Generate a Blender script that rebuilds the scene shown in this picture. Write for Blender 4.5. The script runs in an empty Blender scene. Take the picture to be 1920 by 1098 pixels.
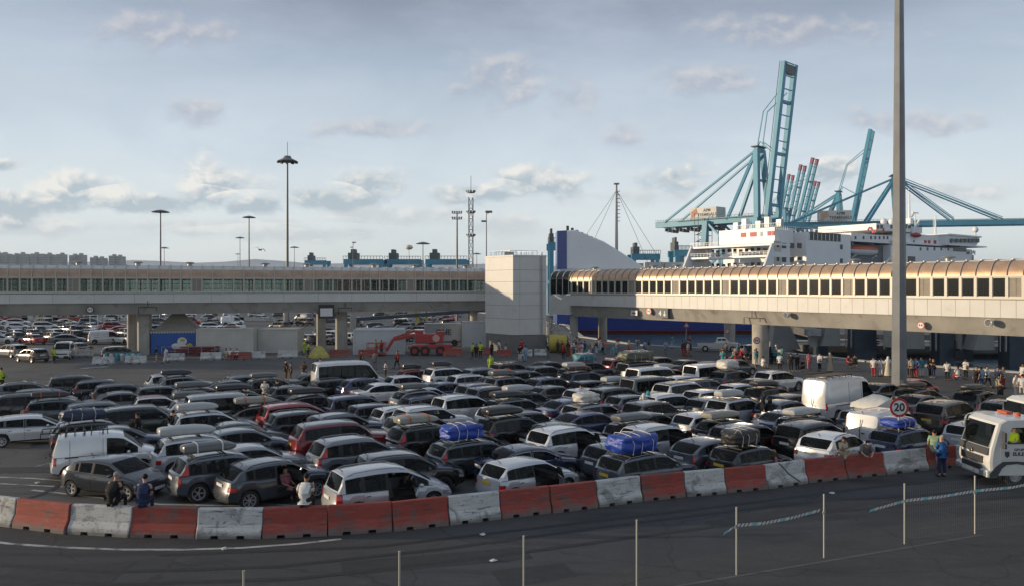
import bpy, bmesh, math, random
from mathutils import Vector, Matrix
R=math.radians
rnd=random.Random(7)
SC=bpy.context.scene
COL=SC.collection
# ---------------------------------------------------------------- camera
F=1500.0; HC=8.0; HY=538.0; CX=960.0
cd=bpy.data.cameras.new('camera'); cam=bpy.data.objects.new('camera',cd); COL.objects.link(cam)
cam.location=(0,0,HC); cam.rotation_euler=(R(90),0,0)
cd.sensor_width=36; cd.lens=36*F/1920; cd.shift_y=-11/1920; cd.clip_start=.5; cd.clip_end=30000
SC.camera=cam
SC.render.resolution_x=1024; SC.render.resolution_y=585
SC.view_settings.view_transform='Standard'; SC.view_settings.look='None'
SC.view_settings.exposure=0.58; SC.view_settings.gamma=1
# ---------------------------------------------------------------- sky and sun
EL=7.8; AZ=88.0                     # sun height, degrees left of straight ahead
wd=bpy.data.worlds.new('World'); SC.world=wd; wd.use_nodes=True
wn=wd.node_tree; wn.nodes.clear()
def N(nt,t,**k):
    n=nt.nodes.new(t)
    for a,b in k.items(): setattr(n,a,b)
    return n
def lk(nt,a,b): nt.links.new(a,b)
def mth(nt,op,a,b=None,c=None,clamp=False):
    n=N(nt,'ShaderNodeMath',operation=op); n.use_clamp=clamp
    for i,v in enumerate((a,b,c)):
        if v is None: continue
        if isinstance(v,(int,float)): n.inputs[i].default_value=v
        else: lk(nt,v,n.inputs[i])
    return n.outputs[0]
def ramp(nt,fac,stops,interp='LINEAR'):
    n=N(nt,'ShaderNodeValToRGB'); cr=n.color_ramp; cr.interpolation=interp
    while len(cr.elements)<len(stops): cr.elements.new(.5)
    for e,(p,c) in zip(cr.elements,stops):
        e.position=p; e.color=(c if len(c)==4 else (*c,1)) if isinstance(c,(tuple,list)) else (c,c,c,1)
    lk(nt,fac,n.inputs[0]); return n.outputs[0]
def mixc(nt,fac,a,b,bt='MIX'):
    n=N(nt,'ShaderNodeMix',data_type='RGBA',blend_type=bt)
    for s,v in ((0,fac),(6,a),(7,b)):
        if isinstance(v,(int,float)): n.inputs[s].default_value=v
        elif isinstance(v,(tuple,list)): n.inputs[s].default_value=(*v[:3],1)
        else: lk(nt,v,n.inputs[s])
    return n.outputs[2]
def noise(nt,vec,scale,detail=4,rough=.55,dist=0):
    n=N(nt,'ShaderNodeTexNoise'); n.inputs['Scale'].default_value=scale; n.inputs['Detail'].default_value=detail
    n.inputs['Roughness'].default_value=rough; n.inputs['Distortion'].default_value=dist
    if vec is not None: lk(nt,vec,n.inputs['Vector'])
    return n.outputs[0]
sky=N(wn,'ShaderNodeTexSky',sky_type='NISHITA'); sky.sun_disc=False
sky.sun_elevation=R(EL); sky.sun_rotation=R(-AZ); sky.altitude=0; sky.air_density=1.0; sky.dust_density=2.2; sky.ozone_density=1.4
tc=N(wn,'ShaderNodeTexCoord'); sx=N(wn,'ShaderNodeSeparateXYZ'); lk(wn,tc.outputs['Generated'],sx.inputs[0])
def vmap(off,sc):
    m=N(wn,'ShaderNodeMapping'); m.inputs['Location'].default_value=off; m.inputs['Scale'].default_value=sc
    lk(wn,tc.outputs['Generated'],m.inputs['Vector']); return m.outputs[0]
el=sx.outputs[2]
# base tint: mauve grey overhead, pale at the horizon
base=mixc(wn,.9,sky.outputs[0],ramp(wn,el,[(0,(4.0,4.2,4.1)),(.08,(3.75,4.1,4.2)),(.17,(3.0,3.45,3.85)),(.27,(2.05,2.45,3.0)),(.34,(1.25,1.42,1.85)),(.375,(.85,.93,1.25)),(.8,(2.1,2.5,3.1))]))
# veil of thin high cloud
v1=noise(wn,vmap((1.3,.2,0),(1,1,2.6)),2.4,8,.62,.5)
base=mixc(wn,ramp(wn,v1,[(.40,0),(.64,.5)]),base,ramp(wn,el,[(0,(4.2,4.4,4.3)),(.15,(3.7,4.05,4.35)),(.3,(2.5,2.85,3.4)),(.42,(1.6,1.85,2.4))]))
v4=noise(wn,vmap((4.3,1.2,2.2),(1,1,3.5)),3.2,7,.62,.4)
c1=mixc(wn,ramp(wn,v4,[(.48,0),(.66,.4)]),base,ramp(wn,el,[(0,(3.1,3.5,3.8)),(.2,(2.3,2.75,3.35)),(.4,(1.2,1.4,1.9))]))
# clouds: soft heaps with ragged edges, lit from above left (direction = x/y, z/y)
yy_=mth(wn,'MAXIMUM',mth(wn,'ABSOLUTE',sx.outputs[1]),.05); uu_=mth(wn,'DIVIDE',sx.outputs[0],yy_); vv_=mth(wn,'DIVIDE',sx.outputs[2],yy_)
cb=N(wn,'ShaderNodeCombineXYZ'); lk(wn,uu_,cb.inputs[0]); lk(wn,mth(wn,'MULTIPLY',vv_,1.5),cb.inputs[1])
nA=noise(wn,cb.outputs[0],22,7,.56,.25); ofs=N(wn,'ShaderNodeVectorMath',operation='ADD'); lk(wn,cb.outputs[0],ofs.inputs[0]); ofs.inputs[1].default_value=(-.007,.012,0)
nB=noise(wn,ofs.outputs[0],22,7,.56,.25); nC=noise(wn,cb.outputs[0],6,4,.5,.3)
rag=mth(wn,'ADD',mth(wn,'MULTIPLY',mth(wn,'SUBTRACT',nA,.5),2.6),mth(wn,'MULTIPLY',mth(wn,'SUBTRACT',nC,.5),1.6))
def heaps(lst,cin,hi,lo,amt,soft):
    m=None; sh=None
    for px,py,a,b in lst:
        du=mth(wn,'MULTIPLY_ADD',uu_,1500/a,-(px-960)/a); dv=mth(wn,'MULTIPLY_ADD',vv_,1500/b,-(538-py)/b)
        r2=mth(wn,'MULTIPLY_ADD',du,du,mth(wn,'MULTIPLY',dv,dv)); f=mth(wn,'SUBTRACT',1.28,mth(wn,'SQRT',r2))
        g=mth(wn,'MULTIPLY',dv,mth(wn,'GREATER_THAN',f,-.35))
        m=f if m is None else mth(wn,'MAXIMUM',m,f); sh=g if sh is None else mth(wn,'ADD',sh,g)
    k=ramp(wn,mth(wn,'ADD',m,rag),[(.0,0),(soft,amt)],'EASE')
    l=mth(wn,'ADD',mth(wn,'MULTIPLY',mth(wn,'SUBTRACT',nA,nB),3.2),mth(wn,'MULTIPLY_ADD',sh,.42,.38),clamp=True)
    return mixc(wn,k,cin,ramp(wn,l,[(.15,lo),(.55,tuple((p+q)/2 for p,q in zip(hi,lo))),(.95,hi)]))
c2=heaps([(310,60,140,36),(940,150,95,48),(1075,190,55,42),(1175,255,45,36),(375,208,60,22),(1500,60,180,30),(1330,150,120,30),(700,240,120,22),(1700,230,150,26)],c1,(3.4,3.2,3.15),(1.9,2.05,2.5),.55,1.1)
c2=heaps([(330,425,260,18),(60,425,140,20),(760,405,170,20),(950,425,80,24),(1180,370,110,16),(560,440,160,14),(1500,400,150,14),(1780,360,140,18)],c2,(4.1,4.05,3.95),(2.9,3.15,3.3),.7,.9)
c2=heaps([(150,362,120,34),(392,352,92,42),(300,380,110,24),(15,385,80,34),(692,346,72,34),(600,374,60,22),(1010,340,92,30),(1267,331,66,34),(885,364,78,20),(8,308,30,14),(470,384,60,18),(1560,322,40,24)],c2,(4.35,4.25,4.0),(2.2,2.6,2.9),.9,.75)
bg=N(wn,'ShaderNodeBackground'); bg.inputs[1].default_value=.14
lk(wn,c2,bg.inputs[0]); wo=N(wn,'ShaderNodeOutputWorld'); lk(wn,bg.outputs[0],wo.inputs[0])
sd=bpy.data.lights.new('sun','SUN'); sd.energy=3.1; sd.angle=R(.6); sd.color=(1.0,.79,.54)
sun=bpy.data.objects.new('sun',sd); COL.objects.link(sun)
SV=Vector((-math.sin(R(AZ))*math.cos(R(EL)),math.cos(R(AZ))*math.cos(R(EL)),math.sin(R(EL))))
sun.rotation_euler=SV.to_track_quat('Z','Y').to_euler(); sun.location=SV*300+Vector((0,60,0))
# ---------------------------------------------------------------- helpers
def gp(x,y,z=0.0):
    D=F*(HC-z)/(y-HY); return Vector(((x-CX)*D/F,D,z))
def pp(x,y,D): return Vector(((x-CX)*D/F,D,HC-(y-HY)*D/F))
MATS={}
def mat(name,col,rough=.6,metal=0.,spec=.5,objcol=False,var=0.,vscale=3.,bump=0.,bscale=40.,dirt=None,emit=None,coat=0.,coord='Object'):
    if name in MATS: return MATS[name]
    m=bpy.data.materials.new(name); m.use_nodes=True; nt=m.node_tree; b=nt.nodes['Principled BSDF']
    b.inputs['Roughness'].default_value=rough; b.inputs['Metallic'].default_value=metal
    b.inputs['Specular IOR Level'].default_value=spec; b.inputs['Coat Weight'].default_value=coat; b.inputs['Coat Roughness'].default_value=.06
    c=None
    if objcol:
        oi=N(nt,'ShaderNodeObjectInfo'); c=oi.outputs['Color']
    else: b.inputs['Base Color'].default_value=(*col,1)
    t=N(nt,'ShaderNodeTexCoord')
    if var:
        n=noise(nt,t.outputs[coord],vscale,5,.6)
        c=mixc(nt,1.0,c if c else col,ramp(nt,n,[(.3,1-var),(.7,1+var*.6)]),'MULTIPLY')
    if dirt:
        n=noise(nt,t.outputs[coord],dirt[1],6,.65,.5)
        c=mixc(nt,ramp(nt,n,[(dirt[2],0),(dirt[2]+.1,dirt[3])]),c if c else col,dirt[0])
    if c: lk(nt,c,b.inputs['Base Color'])
    if bump:
        n=noise(nt,t.outputs[coord],bscale,4,.6); bp=N(nt,'ShaderNodeBump'); bp.inputs['Strength'].default_value=bump
        bp.inputs['Distance'].default_value=.05
        lk(nt,n,bp.inputs['Height']); lk(nt,bp.outputs[0],b.inputs['Normal'])
    if emit:
        b.inputs['Emission Color'].default_value=(*emit[0],1); b.inputs['Emission Strength'].default_value=emit[1]
    MATS[name]=m; return m
def glassmat(name,tint,opac,rough=.04):
    m=bpy.data.materials.new(name); m.use_nodes=True; nt=m.node_tree; nt.nodes.clear()
    o=N(nt,'ShaderNodeOutputMaterial'); mx=N(nt,'ShaderNodeMixShader'); tr=N(nt,'ShaderNodeBsdfTransparent')
    tr.inputs[0].default_value=(*tint,1)
    pb=N(nt,'ShaderNodeBsdfPrincipled'); pb.inputs['Base Color'].default_value=(.01,.013,.014,1); pb.inputs['Roughness'].default_value=rough
    pb.inputs['Specular IOR Level'].default_value=.7
    fr=N(nt,'ShaderNodeFresnel'); fr.inputs[0].default_value=1.5
    f=mth(nt,'ADD',fr.outputs[0],opac,clamp=True)
    lk(nt,f,mx.inputs[0]); lk(nt,tr.outputs[0],mx.inputs[1]); lk(nt,pb.outputs[0],mx.inputs[2]); lk(nt,mx.outputs[0],o.inputs[0])
    MATS[name]=m; return m
class MB:
    def __init__(s): s.v=[]; s.f=[]
    def add(s,vs,fs):
        o=len(s.v); s.v+= [tuple(v) for v in vs]; s.f+=[tuple(i+o for i in f) for f in fs]; return s
    def box(s,c,d,rz=0.,rx=0.,ry=0.):
        M=Matrix.Rotation(rz,3,'Z')@Matrix.Rotation(ry,3,'Y')@Matrix.Rotation(rx,3,'X'); c=Vector(c)
        vs=[c+M@Vector((x*d[0]/2,y*d[1]/2,z*d[2]/2)) for x in(-1,1) for y in(-1,1) for z in(-1,1)]
        return s.add(vs,[(0,1,3,2),(4,6,7,5),(0,4,5,1),(2,3,7,6),(0,2,6,4),(1,5,7,3)])
    def beam(s,p,q,w,h=None):
        p=Vector(p); q=Vector(q); h=h or w; d=(q-p)
        if d.length<1e-6: return s
        d.normalize(); up=Vector((0,0,1)) if abs(d.z)<.95 else Vector((0,1,0))
        a=d.cross(up).normalized()*w/2; b=d.cross(a).normalized()*h/2
        return s.add([p+a+b,p-a+b,p-a-b,p+a-b,q+a+b,q-a+b,q-a-b,q+a-b],[(3,2,1,0),(4,5,6,7),(0,1,5,4),(1,2,6,5),(2,3,7,6),(3,0,4,7)])
    def tube(s,p,q,r,r2=None,n=10,cap=True):
        p=Vector(p); q=Vector(q); r2=r if r2 is None else r2; d=(q-p).normalized()
        up=Vector((0,0,1)) if abs(d.z)<.95 else Vector((1,0,0)); a=d.cross(up).normalized(); b=d.cross(a).normalized()
        vs=[]
        for c,rr in((p,r),(q,r2)):
            for i in range(n):
                t=2*math.pi*i/n; vs.append(c+a*math.cos(t)*rr+b*math.sin(t)*rr)
        fs=[(i,(i+1)%n,n+(i+1)%n,n+i) for i in range(n)]
        if cap: fs+=[tuple(range(n-1,-1,-1)),tuple(range(n,2*n))]
        return s.add(vs,fs)
    def path(s,pts,r,n=6):
        for a,b in zip(pts,pts[1:]): s.tube(a,b,r,n=n)
        return s
    def lathe(s,prof,c=(0,0,0),n=16,axis='z'):
        c=Vector(c); vs=[]; m=len(prof)
        for i in range(n):
            t=2*math.pi*i/n
            for r,h in prof:
                a,b=r*math.cos(t),r*math.sin(t)
                vs.append(c+Vector({'z':(a,b,h),'y':(a,h,b),'x':(h,a,b)}[axis]))
        fs=[(i*m+j,((i+1)%n)*m+j,((i+1)%n)*m+j+1,i*m+j+1) for i in range(n) for j in range(m-1)]
        return s.add(vs,fs)
    def loft(s,rings,cap=True,close=True):
        n=len(rings[0]); vs=[v for r in rings for v in r]; fs=[]
        for i in range(len(rings)-1):
            for j in range(n if close else n-1):
                fs.append((i*n+j,i*n+(j+1)%n,(i+1)*n+(j+1)%n,(i+1)*n+j))
        if cap and close: fs+=[tuple(range(n-1,-1,-1)),tuple(range((len(rings)-1)*n,len(rings)*n))]
        return s.add(vs,fs)
    def prism(s,poly,ax,h0,h1):      # poly in the two other axes
        def m3(p,h): return {'z':(p[0],p[1],h),'y':(p[0],h,p[1]),'x':(h,p[0],p[1])}[ax]
        return s.loft([[m3(p,h0) for p in poly],[m3(p,h1) for p in poly]])
    def ell(s,c,r,n=12,m=8):
        c=Vector(c); rings=[]
        for i in range(m+1):
            t=math.pi*i/m; st=max(math.sin(t),.02)
            rings.append([c+Vector((r[0]*st*math.cos(2*math.pi*j/n),r[1]*st*math.sin(2*math.pi*j/n),-r[2]*math.cos(t))) for j in range(n)])
        return s.loft(rings)
    def mesh(s,name):
        me=bpy.data.meshes.new(name); me.from_pydata(s.v,[],s.f); me.validate()
        b=bmesh.new(); b.from_mesh(me); bmesh.ops.recalc_face_normals(b,faces=b.faces); b.to_mesh(me); b.free()
        return me
    def build(s,name,m,parent=None,smooth=None,link=True,bev=0,color=None):
        me=s.mesh(name); me.materials.append(m)
        if smooth is not None:
            for p in me.polygons: p.use_smooth=True
            me.set_sharp_from_angle(angle=R(smooth))
        o=bpy.data.objects.new(name,me)
        if link: COL.objects.link(o)
        if parent: o.parent=parent
        if bev:
            md=o.modifiers.new('bevel','BEVEL'); md.width=bev; md.segments=2; md.limit_method='ANGLE'
        if color: o.color=(*color,1)
        return o
def tag(o,label,cat,group=None,kind=None):
    if label: o['label']=label
    if cat: o['category']=cat
    if group: o['group']=group
    if kind: o['kind']=kind
    return o
def empty(name,loc=(0,0,0),rz=0.,link=True):
    o=bpy.data.objects.new(name,None); o.location=loc; o.rotation_euler=(0,0,rz); o.empty_display_size=.2
    if link: COL.objects.link(o)
    return o
def kids(o,allobs):
    return [c for c in allobs if c.parent==o]
class Tpl:
    """a thing built once, copied many times (each part an object of its own)"""
    def __init__(s,root): s.root=root; s.items=[]
    def part(s,o,parent=None):
        o.parent=parent or s.root; s.items.append(o); return o
    def spawn(s,name,loc,rz,scale=(1,1,1),paint=None,skip=None):
        c=s.root.copy(); c.name=name; c.location=loc; c.rotation_euler=(0,0,rz); c.scale=scale; COL.objects.link(c)
        mp={s.root:c}; out=[c]
        for o in s.items:
            if skip and o.name.split('.')[0] in skip: continue
            if o.parent not in mp: continue
            d=o.copy(); d.parent=mp[o.parent]; COL.objects.link(d); mp[o]=d; out.append(d)
            if paint: paint(d)
        return c,mp
def textmesh(body,size,loc,rot,m,name='lettering',parent=None,ext=.01,bold=0.,link=True,align='CENTER'):
    cu=bpy.data.curves.new(name,'FONT'); cu.body=body; cu.size=size; cu.extrude=ext; cu.align_x=align; cu.align_y='CENTER'; cu.offset=bold
    t=bpy.data.objects.new('t',cu); COL.objects.link(t)
    dg=bpy.context.evaluated_depsgraph_get(); me=bpy.data.meshes.new_from_object(t.evaluated_get(dg)); COL.objects.unlink(t); bpy.data.objects.remove(t)
    me.materials.clear(); me.materials.append(m)
    o=bpy.data.objects.new(name,me)
    if link: COL.objects.link(o)
    o.location=loc; o.rotation_euler=rot
    if parent: o.parent=parent
    return o
# ---------------------------------------------------------------- materials
paint=mat('car_paint',(1,1,1),.25,.2,.6,objcol=True,coat=.8,var=.12,vscale=.9)
plain=mat('cloth_colour',(1,1,1),.85,0,.3,objcol=True,var=.2,vscale=9)
matte=mat('painted_surface',(1,1,1),.55,0,.4,objcol=True,var=.12,vscale=1.2)
glass=glassmat('car_glass',(.42,.47,.47),.16)
tglass=glassmat('tinted_glass',(.08,.09,.09),.5)
wglass=glassmat('walkway_glass',(.80,.86,.82),.10,.08)
dglass=glassmat('dark_glass',(.10,.16,.15),.5,.12)
black=mat('black_plastic',(.018,.018,.02),.6,0,.4)
rubber=mat('tyre_rubber',(.022,.022,.023),.85,var=.3,vscale=12)
alloy=mat('alloy_metal',(.52,.52,.54),.35,.6)
dalloy=mat('dark_alloy',(.05,.05,.055),.35,.7)
redl=mat('red_lens',(.50,.010,.010),.18,0,.6,coat=.6)
clearl=mat('clear_lens',(.55,.57,.6),.12,.6,.7,coat=.8)
platew=mat('plate_white',(.65,.65,.62),.5); platey=mat('plate_yellow',(.62,.42,.03),.5)
cabin=mat('cabin_trim',(.06,.058,.056),.8); chrome=mat('chrome_trim',(.30,.30,.31),.3,.9)
conc=mat('concrete',(.34,.33,.30),.85,var=.22,vscale=.5,bump=.15,bscale=6,dirt=((.17,.16,.14),.35,.52,.45))
steel=mat('galvanised_steel',(.33,.34,.34),.45,.5,var=.15,vscale=2)
# ---------------------------------------------------------------- cars
def ip(poly,x):
    if x<=poly[0][0]: return poly[0][1]
    for (a,b),(c,d) in zip(poly,poly[1:]):
        if x<=c: return b+(d-b)*(x-a)/(c-a) if c>a else d
    return poly[-1][1]
FR=[0,.10,.34,.56,.80,1.0]
def sstep(t): t=max(0,min(1,t)); return t*t*(3-2*t)
def car_template(P):
    L,W=P['L'],P['W']; r=P['r']; ra=r+.055; zs=P['zs']; tum=P.get('tum',.30)
    ax=(P['ra'],P['fa']); top=P['top']; belt=P['belt']; cowl=P['cowl']; rf=P['rf']; rr=P['rr']; rb=P['rb']
    cx=P.get('corner',1.)
    def wp(x):
        d=min(x,L-x)
        t=ip([(0,.20*cx),(.10,.135*cx),(.2,.075*cx),(.35,.035*cx),(.6,.012),(1.1,0)],d)
        return W-t
    keys=[.10,.2,.35,.6,L-.6,L-.35,L-.2,L-.10,cowl,rf,rr,rb]
    for a in ax: keys+=[a+s*k for s in(-1,1) for k in(ra+.012,ra*.93,ra*.72,ra*.4)]+[a]
    pri=[cowl,rf,rr,rb]
    for w in P['win']: keys+=[w[0],w[1]]; pri+=[w[0],w[1]]
    for d in P['doors']: keys+=list(d); pri+=list(d)
    for a,_ in top: keys.append(a)
    pri=[p for p in pri if .1<=p<=L-.1]+[.10,L-.10]
    xs=[]
    for k in sorted(set(pri)):
        if not xs or k-xs[-1]>.012: xs.append(k)
    for k in keys:
        if .1<=k<=L-.1 and all(abs(k-x)>.045 for x in xs): xs.append(k)
    xs.sort()
    NJ=6
    def bottom(x):
        z=zs+ (.06 if (x<.5 or x>L-.5) else 0)*sstep((.6-min(x,L-x))/.5)
        for a in ax:
            if abs(x-a)<=ra: z=max(z,r+math.sqrt(max(ra*ra-(x-a)**2,0))-.0)
        return z
    def er(z): return ip(P.get('er',[(.2,.10),(.36,.02),(.58,0),(.64,.05),(.95,.08),(1.6,.1)]),z)
    def ef(z): return ip(P.get('ef',[(.2,.12),(.34,.02),(.5,0),(.62,.04),(.8,.12),(1.2,.3)]),z)
    def xw(x,z):
        if x<.6: return x+er(z)*sstep((.6-x)/.5)
        if x>L-.6: return x-ef(z)*sstep((x-L+.6)/.5)
        return x
    yo=[-.09,-.022,-.016,.006,.002,-.05]
    def lower(x):
        zb=ip(belt,x); b=bottom(x); w=wp(x); out=[]
        for j,fr in enumerate(FR):
            z=b+(zb-b)*fr; y=w+yo[j]
            near=min(abs(x-a) for a in ax)
            if near<ra+.02 and j<3: y=w+(.012 if j<2 else .012)
            out.append((xw(x,z),y,z))
        return out
    def upper(x):
        zb=ip(belt,x); zt=max(ip(top,x),zb+.012); hb=zt-zb; w=wp(x)-.045
        y0=w-.006; z0=zb+min(.02,hb*.2)
        k=sstep(hb/.35)
        y1=w-tum*hb*.80-.02*(1-k); z1=zb+hb*(.80 if k>0 else .5)
        z1=zb+hb*(.55+.25*k)
        y2=y1-.055-.05*(1-k)-.05*tum; z2=zb+hb*(.80+.135*k)
        y3=y2*.84; z3=zb+hb*(.93+.055*k)
        y4=y2*.46; z4=zb+hb*(.985+.012*k)
        pts=[(y0,z0),(y1,z1),(y2,z2),(y3,z3),(y4,z4),(0,zt)]
        out=[]
        for i,(y,z) in enumerate(pts):
            xx=xw(x,z)
            if i>=2:
                q=1-(y/max(y2,.1))**2
                if x>rf: xx+= .13*q*sstep((x-rf)/.25)*P.get('bow',1)
                if x<rr: xx-= .07*q*sstep((rr-x)/.2)*P.get('bow',1)
            out.append((xx,y,z))
        return out
    V=[];Fc=[]
    for sd_ in(1,-1):
        cols=[]
        for x in xs:
            col=lower(x)+upper(x); cols.append([len(V)+i for i in range(len(col))]); V+=[(a-L/2,b*sd_,c) for a,b,c in col]
        def q(a,b,c,d,tg):
            if len({a,b,c,d})<3: return
            f=(a,b,c,d) if sd_==-1 else (d,c,b,a); Fc.append((f,tg))
        for i in range(len(xs)-1):
            x0,x1=xs[i],xs[i+1]; xm=(x0+x1)/2; A,B=cols[i],cols[i+1]
            dn=None
            for k,(a,b) in enumerate(P['doors']):
                if a-1e-3<=x0 and x1<=b+1e-3: dn=k
            wn_=None
            for k,w in enumerate(P['win']):
                if w[0]-1e-3<=x0 and x1<=w[1]+1e-3: wn_=k
            cab= xs[0]<=x0 and rb<=x0+.001 and x1<=cowl+.001
            for j in range(NJ-1):
                tg=('body',)
                if j==0: tg=('cladding',)
                elif dn is not None: tg=('door',dn,sd_)
                if j==P.get('lj',3) and xm>L-P.get('hl',.42): tg=('headlight',sd_)
                tj=P.get('tj',(3,))
                if j in tj and xm<P.get('tl',.30): tg=('tail_light',sd_)
                q(A[j],B[j],B[j+1],A[j+1],tg)
            # belt strip
            q(A[5],B[5],B[6],A[6],('frame',) if cab and P['win'] else ('body',))
            t1=('body',)
            if wn_ is not None: t1=('win',wn_,sd_)
            elif cab and P.get('bp') and P['win'] and P['win'][0][0]-.05<xm<P['win'][-1][1]+.05: t1=('frame',)
            elif P.get('tlp') and xm<rr and xm>0: t1=('tail_light',sd_)
            q(A[6],B[6],B[7],A[7],t1)
            t2=('body',)
            if P.get('rail') and rr<xm<rf: t2=('body',)
            q(A[7],B[7],B[8],A[8],t2)
            tt=('body',)
            if xm>cowl: tt=('bonnet',)
            elif xm>rf: tt=('windscreen',)
            elif xm>rr: tt=('roof',)
            elif xm>rb and P.get('rw',1): tt=('rear_window',)
            for p in(8,9,10): q(A[p],B[p],B[p+1],A[p+1],tt)
        # fascias
        for end in(0,1):
            st=cols[0] if end==0 else cols[-1]; x=xs[0] if end==0 else xs[-1]
            prev=st[:6]
            for c in range(6):
                pv=Vector(V[st[6+c]]); y=abs(pv.y); ym=abs(Vector(V[st[6]]).y)
                y=min(y,ym)
                b=bottom(x); zb=pv.z; cur=[]
                q1=1-(y/ym)**2
                for j,fr in enumerate(FR[:-1]):
                    z=b+(zb-b)*fr
                    yy=y*(1-.03*(j==0))
                    xx=xw(x,z)+(-.10*q1**.8 if end==0 else .10*q1**.8)
                    cur.append(len(V)); V.append((xx-L/2,yy*sd_,z))
                if c==5 or True:
                    # pull rim outward to match
                    v=V[st[6+c]]; V[st[6+c]]=(v[0]+(-.10*q1**.8+ (.07*(1-(y/max(abs(Vector(V[st[8]]).y),.1))**2) if c>=2 else 0) if end==0 else .10*q1**.8-(.13*P.get('bow',1)*(1-(y/max(abs(Vector(V[st[8]]).y),.1))**2) if c>=2 else 0)),v[1],v[2])
                cur.append(st[6+c])
                for j in range(5):
                    tg=('body',)
                    if j==0: tg=('cladding',)
                    if end==1:
                        if j==P.get('lj',3) and c<=P.get('lc',2): tg=('headlight',sd_)
                        elif j==P.get('lj',3) and c>P.get('lc',2): tg=('grille',)
                        elif j==1 and c>=2: tg=('grille',)
                    else:
                        if j in P.get('tj',(3,)) and c<=P.get('tc',2): tg=('tail_light',sd_)
                    a,bq,cq,d=prev[j],cur[j],cur[j+1],prev[j+1]
                    if end==0: q(bq,a,d,cq,tg)
                    else: q(a,bq,cq,d,tg)
                prev=cur
    # split in parts
    root=empty(P['name'],link=False); T=Tpl(root)
    groups={}
    for f,tg in Fc: groups.setdefault(tg,[]).append(f)
    def sub(fs,inset=0.,keep=False,org=(0,0,0),lift=0.):
        ids=sorted({i for f in fs for i in f}); mp={k:n for n,k in enumerate(ids)}
        me=bpy.data.meshes.new('m'); me.from_pydata([tuple(Vector(V[i])-Vector(org)) for i in ids],[],[tuple(mp[i] for i in f) for f in fs])
        b=bmesh.new(); b.from_mesh(me); bmesh.ops.remove_doubles(b,verts=b.verts,dist=.0008)
        bmesh.ops.dissolve_degenerate(b,edges=b.edges,dist=.0005)
        bmesh.ops.recalc_face_normals(b,faces=b.faces)
        # outward check
        s=0
        for f in b.faces:
            c=f.calc_center_median()+Vector(org)-Vector((0,0,.8)); s+=f.normal.dot(c)*f.calc_area()
        if s<0: bmesh.ops.reverse_faces(b,faces=b.faces)
        border=None
        if inset:
            old=set(b.faces); res=bmesh.ops.inset_region(b,faces=list(b.faces),thickness=inset,depth=-lift,use_boundary=True,use_even_offset=False)
            bf=res['faces']
            if keep:
                bm2=bmesh.new(); vm={}
                for f in bf:
                    vs=[]
                    for v in f.verts:
                        if v not in vm: vm[v]=bm2.verts.new(v.co)
                        vs.append(vm[v])
                    try: bm2.faces.new(vs)
                    except Exception: pass
                border=bpy.data.meshes.new('frame'); bm2.to_mesh(border); bm2.free()
            bmesh.ops.delete(b,geom=bf,context='FACES_ONLY')
            loose=[v for v in b.verts if not v.link_faces]; bmesh.ops.delete(b,geom=loose,context='VERTS')
        b.to_mesh(me); b.free()
        return me,border
    def mk(name,me,m,parent=None,loc=(0,0,0),ang=32):
        me.name=name; me.materials.clear(); me.materials.append(m)
        for p in me.polygons: p.use_smooth=True
        me.set_sharp_from_angle(angle=R(ang))
        o=bpy.data.objects.new(name,me); o.location=loc; return T.part(o,parent)
    mk('body',sub(groups[('body',)])[0],paint)
    if ('cladding',) in groups: mk('cladding',sub(groups[('cladding',)])[0],black if P.get('clad',1) else paint)
    if ('roof',) in groups: mk('roof',sub(groups[('roof',)])[0],paint)
    if ('bonnet',) in groups: mk('bonnet',sub(groups[('bonnet',)],.006)[0],paint)
    if ('frame',) in groups: mk('window_trim',sub(groups[('frame',)])[0],black)
    if ('grille',) in groups: mk('grille',sub(groups[('grille',)],.012)[0],black)
    for nm in('windscreen','rear_window'):
        if (nm,) in groups:
            me,bd=sub(groups[(nm,)],.035,True,lift=.004); g=mk(nm,me,glass if nm=='windscreen' else P.get('rglass',glass))
            if bd: mk('window_frame',bd,paint,g,ang=60)
    for s in(1,-1):
        for nm,m in(('headlight',clearl),('tail_light',redl)):
            if (nm,s) in groups:
                mk(nm,sub(groups[(nm,s)],.012,lift=-.006)[0],m)
        for k,d in enumerate(P['doors']):
            g=groups.get(('door',k,s))
            if not g: continue
            hx=d[1]; org=(hx-L/2,(wp(hx)-.01)*s,0)
            dm,_=sub(g,.007,org=org); do=mk('door',dm,paint,loc=org)
            # inner skin
            xm=d[0]+.16; zb=ip(belt,xm)
            hm=MB().box((d[0]+.17-hx,(.012)*s+ (wp(d[0]+.17)-wp(hx))*s,zb-.13),(.16,.03,.025)); T.part(hm.build('door_handle',P.get('hmat',black),link=False),do)
            if k==0:
                mz=ip(belt,hx)+.06
                mm=MB().ell((-.16,.10*s,mz+.03),(.07,.10,.07),8,6); T.part(mm.build('mirror',paint,link=False,smooth=60),do)
            for wi,w in enumerate(P['win']):
                if w[0]>=d[0]-.02 and w[0]<d[1]-.05:
                    gw=groups.get(('win',wi,s))
                    if gw:
                        me,bd=sub(gw,.022,True,org=org,lift=.003); mk('side_window',me,P.get('sglass',glass) if k else glass,do)
                        if bd: mk('window_frame',bd,P.get('fmat',black),do)
                        groups.pop(('win',wi,s))
        for wi,w in enumerate(P['win']):
            gw=groups.get(('win',wi,s))
            if gw:
                me,bd=sub(gw,.022,True,lift=.003); g=mk('side_window',me,P.get('sglass',glass))
                if bd: mk('window_frame',bd,P.get('fmat',black),g)
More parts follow.
